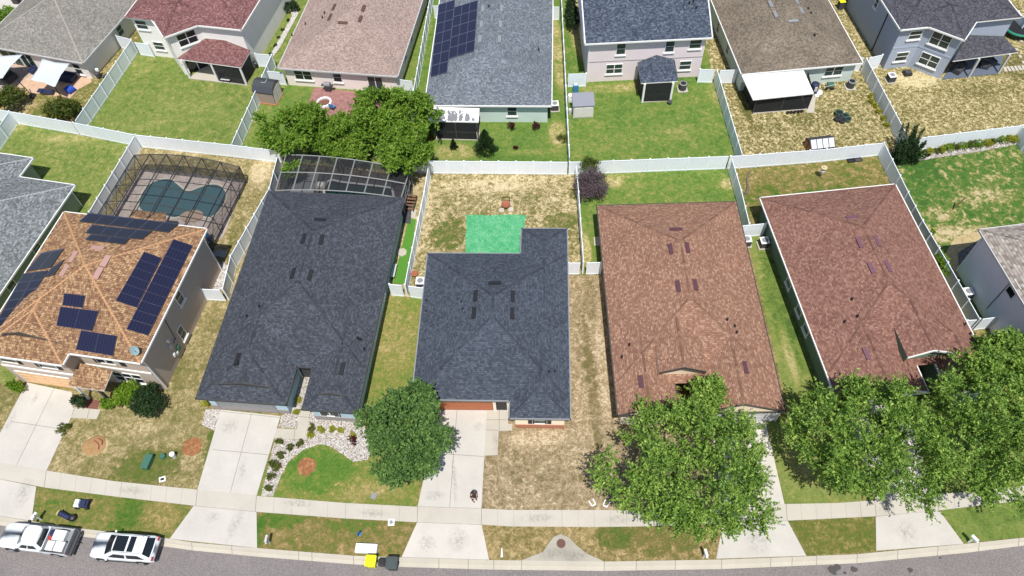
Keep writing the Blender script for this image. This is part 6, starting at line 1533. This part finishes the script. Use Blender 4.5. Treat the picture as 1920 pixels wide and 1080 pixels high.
obj1('greenhouse', 'small cold-frame greenhouse with clear panels by the straw yard fence', 'greenhouse', 1533, 279, [('frame', M['wood'], lambda g: (shedwalls(g, 1.6, 2.5, .9, 1.45),), 0), ('roof_panels', M['polycarb'], lambda g: [g.add([(-1.2 + k * .62, -.84, .93), (-.66 + k * .62, -.84, .93), (-.66 + k * .62, -.06, 1.47), (-1.2 + k * .62, -.06, 1.47)], [(0, 1, 2, 3)]) for k in range(4)], 0), ('roof', M['dark'], lambda g: roofshape(g, 1.6, 2.5, .9, 1.45, .04), 0), ('end_panel', M['orange'], lambda g: (g.box((-1.26, -.35, .5), (.03, .5, .8)), g.box((-1.26, .35, .5), (.03, .5, .8))), 0)], 5, z=.03)
# shade sails
def sail(label, pts, poles):
    P = [W(*p) for p in pts]; o0 = P[0].copy(); o0.z = 0; root = thing('shade_sail', label, 'shade sail', o0); n = 10; g = MB(); vs = []
    for i in range(n + 1):
        for j in range(n + 1):
            u, v = i / n, j / n; pin = .12
            p = (P[0] * (1 - u) + P[1] * u) * (1 - v) + (P[3] * (1 - u) + P[2] * u) * v
            c = sum(P, Vector()) / 4
            e = max(abs(u - .5), abs(v - .5)) * 2; k = 1 - abs(abs(u - .5) - abs(v - .5)) * 2
            p = p.lerp(c, pin * e * (1 - k)); p.z -= .18 * math.sin(u * 3.14) * math.sin(v * 3.14); vs.append(p - o0)
    fs = [[i * (n + 1) + j, (i + 1) * (n + 1) + j, (i + 1) * (n + 1) + j + 1, i * (n + 1) + j + 1] for i in range(n) for j in range(n)]
    g.add(vs, fs); o = g.build('canopy', M['sail'], root, smooth=True); md = o.modifiers.new('s', 'SOLIDIFY'); md.thickness = .01
    for k in poles:
        g = MB(); p = P[k] - o0; g.tube((p.x, p.y - .0, 0), (p.x, p.y, p.z + .1), .05); g.lathe([(.3, 0), (.32, .18), (.1, .22)], 14, 0, (p.x, p.y, .05)); g.build('pole', M['black'], root)
    return root
sail('pale shade sail over the blue sofa on the peach patio', [(79, 110, 2.6), (131, 119, 2.6), (103, 164, 2.3), (56, 150, 2.3)], [2])
sail('pale shade sail cut by the left edge of the picture', [(-40, 104, 2.6), (43, 102, 2.6), (4, 148, 2.3), (-50, 140, 2.3)], [2])
obj1('umbrella_pole', 'black leaning umbrella pole on a round base at the edge of the peach patio', 'pole', 62, 181, [('pole', M['black'], lambda g: g.tube((0, 0, .1), (-.7, .35, 2.0), .05), 0), ('base', M['black'], lambda g: g.lathe([(.36, .02), (.36, .14), (.1, .2)], 16), 0)], 0, z=.06)
def sofa(label, px, py, w_, d_, m, rz, back=True, name='outdoor_sofa', cat='sofa'):
    ps = [('seat', M[m], lambda g: g.box((0, 0, .25), (w_, d_, .34)), .05), ('cushion', M[m], lambda g: g.box((0, -.05, .47), (w_ * .86, d_ * .8, .12)), .04)]
    if back: ps += [('backrest', M[m], lambda g: g.box((0, d_ / 2 - .08, .55), (w_, .2, .5)), .05), ('armrest', M[m], lambda g: g.box((w_ / 2 - .08, 0, .48), (.16, d_, .3)), .03), ('armrest', M[m], lambda g: g.box((-w_ / 2 + .08, 0, .48), (.16, d_, .3)), .03)]
    obj1(name, label, cat, px, py, ps, rz, z=.09)
sofa('navy outdoor sofa against the wall under the pale shade sail', 127, 150, 2.2, 1.1, 'navy', -18)
sofa('bright blue outdoor ottoman on the peach patio', 134, 172, 1.0, .9, 'blue', -38, False, 'ottoman', 'ottoman')
sofa('navy patio chair near the sliding door', 66, 138, .75, .75, 'navy', -30, True, 'patio_chair', 'chair')
sofa('dark patio sofa under the left shade sail', 22, 152, 1.6, .9, 'dark', 60)
obj1('sun_lounger', 'dark sun lounger with navy cushion at the front of the peach patio', 'lounger', 92, 177, [('frame', M['dark'], lambda g: (g.box((0, 0, .28), (1.4, .6, .08)), g.tube((-.6, -.25, 0), (-.6, -.25, .3), .03), g.tube((.6, -.25, 0), (.6, -.25, .3), .03), g.tube((.6, .25, 0), (.6, .25, .3), .03)), 0), ('cushion', M['navy'], lambda g: (g.box((-.75, 0, .45), (.6, .6, .12)), g.box((.1, 0, .37), (1.1, .56, .1))), .04)], -8, z=.09)
obj1('pool_pump', 'dark pump equipment with a white box beside the grey beige house wall', 'pump', 187, 146, [('tank', M['dark'], lambda g: (g.lathe([(.25, 0), (.28, .3), (.28, .7), (.1, .85)], 14),), 0), ('control_box', M['white'], lambda g: g.box((.1, .3, .9), (.35, .2, .35)), .02), ('pump', M['black'], lambda g: g.tube((.4, -.2, .25), (.9, -.1, .25), .16, n=12), 0)], 10)
# red patio
obj1('fire_ring', 'white round fire ring on the red paver patio', 'fire ring', 609, 195, [('ring', M['white'], lambda g: [g.box((.72 * math.cos(k * .5236), .72 * math.sin(k * .5236), .15), (.2, .34, .26), 0, k * .5236) for k in range(12)], .02), ('ash_pan', M['mulch'], lambda g: g.lathe([(.62, .02), (.62, .06)], 20), 0)], z=.09)
def pchair(label, px, py, m, rz, group=None):
    obj1('camp_chair', label, 'chair', px, py, [('seat', M[m], lambda g: g.box((0, 0, .4), (.5, .48, .05)), .01), ('backrest', M[m], lambda g: g.box((0, .26, .7), (.5, .05, .5)), .01), ('frame', M['dark'], lambda g: [g.tube((sx * .24, sy * .22, 0), (sx * .24, sy * .22, .42 if sy < 0 else .95), .02) for sx in (-1, 1) for sy in (-1, 1)], 0)], rz, group, .09)
pchair('blue folding chair beside the white fire ring', 625, 206, 'sky', 150)
obj1('grill', 'grey barbecue grill at the wall of the red paver patio', 'grill', 617, 171, [('hood', M['grey'], lambda g: g.tube((-.35, 0, .9), (.35, 0, .9), .27, n=14), 0), ('cart', M['dark'], lambda g: (g.box((0, 0, .45), (.7, .5, .6)), g.box((.55, 0, .78), (.3, .42, .04)), g.box((-.55, 0, .78), (.3, .42, .04))), .02)], -10, z=.09)
obj1('door_mat', 'dark door mat below the sliding door of the red paver patio', 'mat', 705, 175, [('mat', M['dark'], lambda g: g.box((0, 0, .02), (1.0, .6, .03)), 0)], -10, z=.095)
obj1('patio_table', 'dark wire patio table among chairs on the red paver patio', 'table', 682, 201, [('tabletop', M['dark'], lambda g: [g.tube((-.8 + k * .2, -.45, .72), (-.8 + k * .2, .45, .72), .015, n=4) for k in range(9)] + [g.box((0, .45, .72), (1.7, .03, .03)), g.box((0, -.45, .72), (1.7, .03, .03))], 0)] + [('leg', M['dark'], (lambda sx, sy: lambda g: g.tube((sx * .75, sy * .4, 0), (sx * .75, sy * .4, .72), .02))(sx, sy), 0) for sx in (-1, 1) for sy in (-1, 1)], -10, z=.09)
for i, (px, py, rz, lab) in enumerate([(660, 204, 80, 'left'), (672, 192, 0, 'upper left'), (692, 190, 0, 'upper right'), (706, 200, -90, 'right'), (684, 213, 180, 'lower')]):
    obj1('wire_chair', 'dark wire chair at the ' + lab + ' side of the wire patio table', 'chair', px, py, [('seat', M['dark'], lambda g: [g.tube((-.22 + k * .11, -.22, .42), (-.22 + k * .11, .22, .42), .012, n=4) for k in range(5)], 0), ('backrest', M['dark'], lambda g: [g.tube((-.22 + k * .11, .24, .42), (-.22 + k * .11, .3, .88), .012, n=4) for k in range(5)], 0), ('leg', M['dark'], lambda g: g.tube((-.22, -.22, 0), (-.22, -.22, .42), .015), 0), ('leg', M['dark'], lambda g: g.tube((.22, -.22, 0), (.22, -.22, .42), .015), 0)], rz, 'wire chairs on the red paver patio', .09)
# screened porch furniture of maroon house
obj1('wicker_chair', 'white round-backed chair inside the maroon house porch', 'chair', 417, 146, [('seat', M['dark'], lambda g: g.lathe([(.3, 0), (.34, .35), (.3, .42)], 12), 0), ('backrest', M['white'], lambda g: [g.tube((.36 * math.cos(t * .5), .36 * math.sin(t * .5), .7), (.36 * math.cos(t * .5 + .5), .36 * math.sin(t * .5 + .5), .7), .09) for t in range(0, 7)], 0)], 0, z=.1)
obj1('coffee_table', 'pale low table inside the maroon house porch', 'table', 426, 154, [('tabletop', M['lgrey'], lambda g: g.box((0, 0, .4), (1.1, .5, .05)), .01), ('leg', M['dark'], lambda g: g.box((-.4, 0, .2), (.06, .4, .38)), 0), ('leg', M['dark'], lambda g: g.box((.4, 0, .2), (.06, .4, .38)), 0)], -13, z=.1)
obj1('hose_reel', 'dark hose reel standing at the maroon house porch corner', 'hose reel', 482, 128, [('drum', M['black'], lambda g: g.tube((-.12, 0, .6), (.12, 0, .6), .3, n=16), 0), ('stand', M['dark'], lambda g: (g.tube((0, -.25, 0), (0, 0, .6), .03), g.tube((0, .25, 0), (0, 0, .6), .03)), 0)], 20, z=.03)
# mauve house corner clutter
obj1('water_jug', 'bright blue playhouse-like bin behind the small pale shed', 'bin', 1079, 172, [('body', M['sky'], lambda g: g.box((0, 0, .5), (.6, .5, 1.0)), .06), ('lid', M['lgrey'], lambda g: g.box((0, 0, 1.03), (.5, .4, .08)), .03)], 0, z=.03)
obj1('white_drum', 'upright white drum left of the small pale shed', 'drum', 1069, 190, [('drum', M['white'], lambda g: g.lathe([(.26, 0), (.28, .3), (.26, .9), (.2, .95)], 14), 0)], z=.03)
obj1('white_drum', 'second white drum nearer the fence post, left of the small pale shed', 'drum', 1069, 213, [('drum', M['lgrey'], lambda g: g.lathe([(.2, 0), (.22, .3), (.2, .6)], 14), 0)], z=.03)
obj1('planter', 'dark planter with a small plant at the right post of the mauve house porch', 'planter', 1255, 195, [('pot', M['dark'], lambda g: g.lathe([(.2, 0), (.28, .35), (.24, .36)], 12), 0)], z=.03)
# straw yard
obj1('garden_cart', 'green and white garden cart at the sage house wall', 'cart', 1552, 166, [('tray', M['green'], lambda g: (g.box((.15, 0, .55), (.7, .6, .25)),), .03), ('frame', M['lgrey'], lambda g: (g.tube((-.6, -.3, .5), (.6, -.3, .75), .03), g.tube((-.6, .3, .5), (.6, .3, .75), .03), g.tube((-.6, -.3, .5), (-.6, .3, .5), .03)), 0), ('wheel', M['rubber'], lambda g: g.tube((-.3, -.35, .2), (-.3, -.28, .2), .2, n=14), 0), ('wheel', M['rubber'], lambda g: g.tube((.35, -.35, .2), (.35, -.28, .2), .2, n=14), 0)], 0, z=.03)
obj1('kayak_stack', 'dark blue upright tank with pale front beside the white patio roof', 'tank', 1524, 172, [('tank', M['navy'], lambda g: g.lathe([(.42, 0), (.46, .4), (.42, 1.1), (.2, 1.25)], 16), 0), ('panel', M['lgrey'], lambda g: g.box((0, -.44, .7), (.3, .08, .6)), .02)], 0, z=.03)
obj1('white_bag', 'crumpled white sacks between the blue tank and the cart', 'sack', 1536, 176, [('sack', M['box'], lambda g: (g.lathe([(.3, 0), (.34, .15), (.2, .4), (.05, .45)], 9), g.lathe([(.22, 0), (.26, .12), (.1, .3)], 8, 0, (-.4, -.4, 0))), 0)], z=.03)
for i, (px, py, m, r) in enumerate([(1571, 216, 'green', .42), (1583, 222, 'green', .38), (1569, 227, 'dark', .36), (1578, 230, 'dark', .38), (1588, 228, 'green', .34)]):
    obj1('plant_pot', ['large dark green tub', 'green tub right of the large one', 'black tub at the left', 'black tub at the front', 'green tub at the right'][i] + ' in the cluster on the straw yard', 'plant pot', px, py, [('pot', M[m], lambda g: g.lathe([(r * .7, 0), (r, .45), (r * .85, .45), (r * .8, .36)], 16), 0), ('soil', M['black'], lambda g: g.lathe([(r * .8, .3), (r * .8, .38)], 14), 0)], 0, 'tubs on the straw yard', .03)
for i in range(5):
    obj1('plant_pot', ['first', 'second', 'third', 'fourth', 'fifth'][i] + ' black pot from the left along the screened patio wall', 'plant pot', 1476 + i * 6.6, 214 - i * .7, [('pot', M['black'], lambda g: g.lathe([(.12, 0), (.17, .26), (.14, .26)], 12), 0)], 0, 'black pots along the screened patio', .03)
obj1('fire_bowl', 'dark square fire bowl on the sand beside the blue house', 'fire bowl', 1700, 140, [('bowl', M['black'], lambda g: (g.box((0, 0, .2), (.85, .8, .3)),), .05), ('stand', M['dark'], lambda g: g.box((0, 0, .38), (.6, .55, .04)), 0)], 5, z=.03)
obj1('yellow_bin', 'yellow-lidded bin between the brown-grey roof and the blue house', 'bin', 1574, 16, [('body', M['dark'], lambda g: g.box((0, 0, .5), (.6, .6, 1.0)), .03), ('lid', M['yellow'], lambda g: g.box((0, 0, 1.03), (.68, .7, .08)), .03)], 5, z=.03)
obj1('trampoline', 'round trampoline with green rim behind the blue house', 'trampoline', 1905, 62, [('mat', M['black'], lambda g: g.lathe([(1.5, .75), (1.5, .77)], 28), 0), ('rim_pad', flat('green_pad', S(40, 150, 120), .5), lambda g: [g.tube((1.62 * math.cos(k * .2244), 1.62 * math.sin(k * .2244), .78), (1.62 * math.cos(k * .2244 + .2244), 1.62 * math.sin(k * .2244 + .2244), .78), .14, n=8) for k in range(28)], 0)] + [('leg', M['dark'], (lambda a: lambda g: g.tube((1.6 * math.cos(a), 1.6 * math.sin(a), 0), (1.6 * math.cos(a), 1.6 * math.sin(a), .78), .03))(k * 1.0472), 0) for k in range(6)], z=.03)
for i, (px, py, rz) in enumerate([(1793, 137, 40), (1800, 128, 0), (1843, 127, -20), (1855, 122, 20)]):
    sofa(['dark lounge chair at the left end', 'dark lounge chair second from left', 'pale-cushioned dark chair right of the middle post', 'dark lounge chair at the right end'][i] + ' of the blue house porch', px, py, .9, .85, 'dark', rz, True, 'porch_chair', 'chair')
# scarecrow yard
obj1('garden_figure', 'white and grey garden figure on a short stake behind the red-brown roof', 'garden ornament', 1537, 334, [('stake', M['dark'], lambda g: g.tube((0, 0, 0), (0, 0, .8), .03), 0), ('body', M['lgrey'], lambda g: g.lathe([(.08, .7), (.2, .85), (.22, 1.05), (.12, 1.25)], 12), 0), ('head', M['white'], lambda g: g.lathe([(.08, 1.22), (.19, 1.32), (.2, 1.42), (.1, 1.52)], 12), 0), ('hat', flat('straw_hat', S(222, 206, 160), .8), lambda g: (g.lathe([(.3, 1.5), (.3, 1.52), (.14, 1.54), (.13, 1.64), (.05, 1.66)], 14)), 0)], z=.03)
g = MB(); a = W(1398, 365); b_ = W(1405, 322); prev = a + Vector((0, 0, .12))
for k in range(1, 9):
    t = k / 8; q = a.lerp(b_, t) + Vector((.12 * math.sin(t * 7), 0, .14 + .05 * math.sin(t * 9))); g.tube(prev, q, .12 * (1 - t * .6) + .02, .12 * (1 - t * .6), 7); prev = q
tag(g.build('log', flat('grey_wood', S(128, 116, 108), .95, var=.4, vscale=8), smooth=True), 'long weathered grey log beside the fence behind the brown-tan roof', 'log')
for i, px in enumerate((1595, 1608)):
    obj1('planter_tray', ['black tray at the fence behind the red-brown roof, left and nearer', 'dark grey tray at the fence behind the red-brown roof, right one'][i], 'tray', px, 302.5 - i * 1.5, [('tray', M['black'] if i == 0 else M['dark'], lambda g: (g.box((0, 0, .05), (.75, .42, .06)), g.box((0, .2, .1), (.75, .04, .14)), g.box((0, -.2, .1), (.75, .04, .14)), g.box((.36, 0, .1), (.04, .42, .14)), g.box((-.36, 0, .1), (.04, .42, .14))), 0)], 5, z=.03)
obj1('wooden_stake', 'leaning rusty wooden stake in the weedy lawn at right', 'stake', 1786, 393, [('stake', M['wood'], lambda g: g.tube((0, 0, 0), (.55, .1, 1.6), .07, .06, 6), 0)], z=.03)
# bleached yard
obj1('fire_pit', 'rusty fire pit bowl on pale pavers above the green plot', 'fire pit', 949, 388, [('pavers', M['curb'], lambda g: (g.box((-.45, -.45, .04), (.45, .5, .07)), g.box((.45, -.4, .04), (.5, .5, .07)), g.box((.1, .35, .04), (.9, .5, .07))), 0), ('bowl', M['terra'], lambda g: g.lathe([(.2, .1), (.42, .32), (.46, .42), (.38, .42), (.2, .3)], 20), 0), ('rack', M['black'], lambda g: (g.tube((-.38, .45, 0), (-.38, .45, .9), .03), g.tube((.38, .45, 0), (.38, .45, .9), .03), g.tube((-.38, .45, .9), (.38, .45, .9), .03)), 0)], 0, z=.03)
obj1('clay_pot', 'terracotta pot behind the air conditioner by the slate charcoal roof', 'pot', 778, 517, [('pot', M['terra'], lambda g: g.lathe([(.2, 0), (.34, .35), (.28, .35), (.24, .28)], 14), 0)], z=.03)
# turf strip
obj1('wood_steps', 'dark slatted wooden steps above the artificial turf strip', 'steps', 771, 386, [('tread', M['wood'], (lambda k: lambda g: g.box((0, -.6 + k * .35, .2 + k * .1), (.9, .2, .05)))(k), 0) for k in range(5)] + [('stringer', M['dark'], lambda g: (g.box((-.42, .1, .25), (.06, 1.9, .3)), ), 0), ('stringer', M['dark'], lambda g: (g.box((.42, .1, .25), (.06, 1.9, .3)),), 0)], -10, z=.05)
obj1('garden_stone', 'pale flat stone at the wall beside the artificial turf', 'stone', 754, 474, [('stone', M['curb'], lambda g: g.lathe([(.5, 0), (.48, .1), (.3, .14)], 7), 0)], 20, z=.04)
obj1('bench', 'narrow white bench along the wall beside the artificial turf', 'bench', 740, 512, [('seat', M['lgrey'], lambda g: g.box((0, 0, .4), (.34, 1.5, .06)), .01), ('leg', M['dark'], lambda g: g.box((0, .6, .19), (.3, .06, .36)), 0), ('leg', M['dark'], lambda g: g.box((0, -.6, .19), (.3, .06, .36)), 0)], -8, z=.04)
# taupe house side
obj1('paddle_board', 'bright blue upright float leaning at the rear corner of the taupe house', 'float', 397, 455, [('board', M['sky'], lambda g: (g.tube((0, 0, .1), (-.1, .1, 1.9), .22, .16, 10),), .0), ('strap', M['navy'], lambda g: g.tube((0, -.05, .6), (-.03, 0, 1.0), .24, .22, 10), 0)], z=.03)
obj1('bicycle', 'dark bicycle against the taupe wall by the white landscape rocks', 'bicycle', 408, 505, [('wheel', M['rubber'], lambda g: [g.tube((-.5 + .33 * math.cos(k * .5236), 0, .34 + .33 * math.sin(k * .5236)), (-.5 + .33 * math.cos(k * .5236 + .5236), 0, .34 + .33 * math.sin(k * .5236 + .5236)), .025) for k in range(12)], 0), ('wheel', M['rubber'], lambda g: [g.tube((.5 + .33 * math.cos(k * .5236), 0, .34 + .33 * math.sin(k * .5236)), (.5 + .33 * math.cos(k * .5236 + .5236), 0, .34 + .33 * math.sin(k * .5236 + .5236)), .025) for k in range(12)], 0), ('frame', M['grey'], lambda g: [g.tube(a_, b__, .025) for a_, b__ in (((-.5, 0, .34), (-.1, 0, .34)), ((-.1, 0, .34), (-.25, 0, .85)), ((-.5, 0, .34), (-.22, 0, .75)), ((-.22, 0, .75), (.35, 0, .8)), ((-.1, 0, .34), (.35, 0, .75)), ((.35, 0, .9), (.5, 0, .34)))], 0), ('handlebar', M['black'], lambda g: g.tube((.34, -.25, .95), (.34, .25, .95), .02), 0), ('saddle', M['black'], lambda g: g.box((-.27, 0, .9), (.26, .12, .06)), .02)], 62, z=.03)
obj1('stone_step', 'grey stone slab step behind the taupe house', 'step', 415, 478, [('slab', M['grey'], lambda g: g.box((0, 0, .12), (1.1, .8, .22)), .02)], -12, z=.03)
obj1('planter', 'pale green planter pot with a leafy plant at the taupe house entry', 'planter', 154, 760, [('pot', flat('pale_green_pot', S(178, 200, 186, 1), .5), lambda g: g.lathe([(.16, 0), (.24, .45), (.2, .45)], 14), 0)], z=.07)
plant('potted_plant', 'leafy green plant growing beside the driveway at the tiled porch', 'plant', 150, 752, .9, (.62, .55, .5), 'leaf_dark', 8, 170, 10, .09, .22, 201, .03, None, crf=.5)
patch([(141, 740), (188, 752), (182, 768), (140, 763)], M['mulch'], 'mulch_bed', top=False)
# top left corner
obj1('yellow_bin', 'yellow-topped container at the top left corner behind the grey beige roof', 'bin', 33, 6, [('body', M['dark'], lambda g: g.box((0, 0, .4), (.8, .6, .8)), .03), ('lid', M['yellow'], lambda g: g.box((0, 0, .85), (.95, .7, .12)), .03)], -10, z=.03)
patch([(-40, 0), (30, -20), (60, -20), (20, 40), (-40, 60)], M['drive'], 'driveway', top=False)
# leaf litter stains on the solar house patio cover
lm = flat('wet_leaf_stain', S(150, 152, 158), .8, var=.3, vscale=9)
def coverz(px, py): t = (py - 200) / 28; return 2.68 - .28 * t + .02
for k, (x0, x1, y0, y1) in enumerate([(816, 834, 205, 212), (815, 834, 215, 224), (840, 857, 207, 226), (861, 867, 207, 226), (872, 880, 212, 226), (885, 889, 221, 226)]):
    g = MB()
    for i in range(int((x1 - x0) * (y1 - y0) * .5)):
        x = rnd.uniform(x0, x1); y = y0 + (y1 - y0) * rnd.random() ** .6; z = coverz(x, y); p = K3.loc(W(x, y, z)); s = rnd.uniform(.05, .13); a = rnd.uniform(0, 3)
        g.poly([(p.x + s * math.cos(a + q * 1.257), p.y + s * 1.2 * math.sin(a + q * 1.257), p.z + .012 + i * .0001) for q in range(5)])
    g.build('leaf_stain', lm, K3.o)
# ---------------------------------------------------------------- person on the driveway
def person(label, px, py, rz):
    q = W(px, py, .066); root = thing('person', label, 'person', (q.x, q.y, .07), rad(rz))
    V = []; E_ = []; Rr = []
    def v(p, r, par=None):
        V.append(p); Rr.append(r); i = len(V) - 1
        if par is not None: E_.append((par, i))
        return i
    pel = v((0, 0, .95), .15); ab = v((0, -.01, 1.12), .14, pel); ch = v((0, 0, 1.32), .17, ab); nk = v((0, -.02, 1.48), .06, ch); hd0 = v((0, -.05, 1.56), .085, nk); hd = v((0, -.06, 1.66), .095, hd0)
    for s in (-1, 1):
        hp = v((s * .1, 0, .88), .11, pel); kn = v((s * .11, -.03 * s, .50), .07, hp); an = v((s * .12, .02, .10), .045, kn); toe = v((s * .13, -.14, .045), .04, an)
        sh = v((s * .19, 0, 1.40), .07, ch); el = v((s * .27, -.06, 1.14), .048, sh); wr = v((s * .12, -.30, 1.16), .032, el); pm = v((s * .08, -.36, 1.18), .036, wr)
        for k in range(4):
            o = -.024 + k * .016; f = v((s * .07 + o * s, -.40, 1.19), .009, pm); f2 = v((s * .05 + o * s * .8, -.43 - .004 * (2 - abs(k - 1.5)), 1.175), .008, f); v((s * .035 + o * s * .6, -.425, 1.15), .008, f2)
        t_ = v((s * .045, -.35, 1.205), .010, pm); v((s * .02, -.37, 1.215), .009, t_)
    me = bpy.data.meshes.new('body'); me.from_pydata(V, E_, []); o = bpy.data.objects.new('body', me); COL.objects.link(o); o.parent = root
    sk = o.modifiers.new('skin', 'SKIN'); sk.use_smooth_shade = True
    for i, sv in enumerate(me.skin_vertices[0].data): sv.radius = (Rr[i], Rr[i]); sv.use_root = (i == 0)
    ss = o.modifiers.new('sub', 'SUBSURF'); ss.levels = 1; ss.render_levels = 1; me.materials.append(M['skin'])
    g = MB(); g.lathe([(.19, .86), (.18, 1.0), (.165, 1.12), (.20, 1.30), (.21, 1.38), (.13, 1.46), (.075, 1.49)], 16)
    for s in (-1, 1): g.tube((s * .17, 0, 1.41), (s * .265, -.05, 1.17), .088, .07, 10)
    g.build('shirt', M['cloth'], root, smooth=True)
    g = MB(); g.lathe([(.15, .84), (.175, .9), (.18, .98)], 16)
    for s in (-1, 1): g.tube((s * .10, 0, .92), (s * .11, -.03 * s, .48), .125, .09, 10); g.tube((s * .11, -.03 * s, .5), (s * .12, .02, .1), .09, .065, 10)
    g.build('trousers', M['black'], root, smooth=True)
    g = MB(); g.lathe([(.085, 1.60), (.118, 1.66), (.12, 1.72), (.09, 1.785), (.03, 1.80)], 16, 0, (0, -.035, 0)); g.lathe([(.06, 1.47), (.1, 1.56), (.1, 1.66)], 12, 0, (0, .02, 0)); g.build('hair', M['hair'], root, smooth=True)
    for s in (-1, 1): g = MB(); g.box((s * .125, -.06, .045), (.1, .28, .09)); g.build('shoe', M['black'], root, bevel=.03)
    for s in (-1, 1): g = MB(); g.lathe([(.004, -.008), (.012, 0), (.004, .008)], 8, 0, (s * .035, -.155, 1.665)); g.build('eye', M['black'], root)
    g = MB(); g.box((0, -.165, 1.64), (.025, .035, .04)); g.build('nose', M['skin'], root, bevel=.01)
    g = MB(); g.box((0, -.152, 1.60), (.05, .012, .01)); g.build('mouth', M['red'], root)
    c = bpy.data.objects.new('handheld_controller', None)
    g = MB(); g.box((0, 0, 0), (.16, .09, .03)); g.box((0, -.03, .03), (.15, .01, .08)); cc = g.build('handheld_controller', M['dark'], None, bevel=.01)
    a = rad(rz); cc.location = (q.x + .385 * math.sin(a), q.y - .385 * math.cos(a), .07 + 1.20); cc.rotation_euler = (0, 0, a)
    tag(cc, 'small dark controller held by the person on the driveway', 'controller'); bpy.data.objects.remove(c)
    return root
person('person with dark hair in black clothes standing on the driveway, holding a small controller', 889, 937, 40)
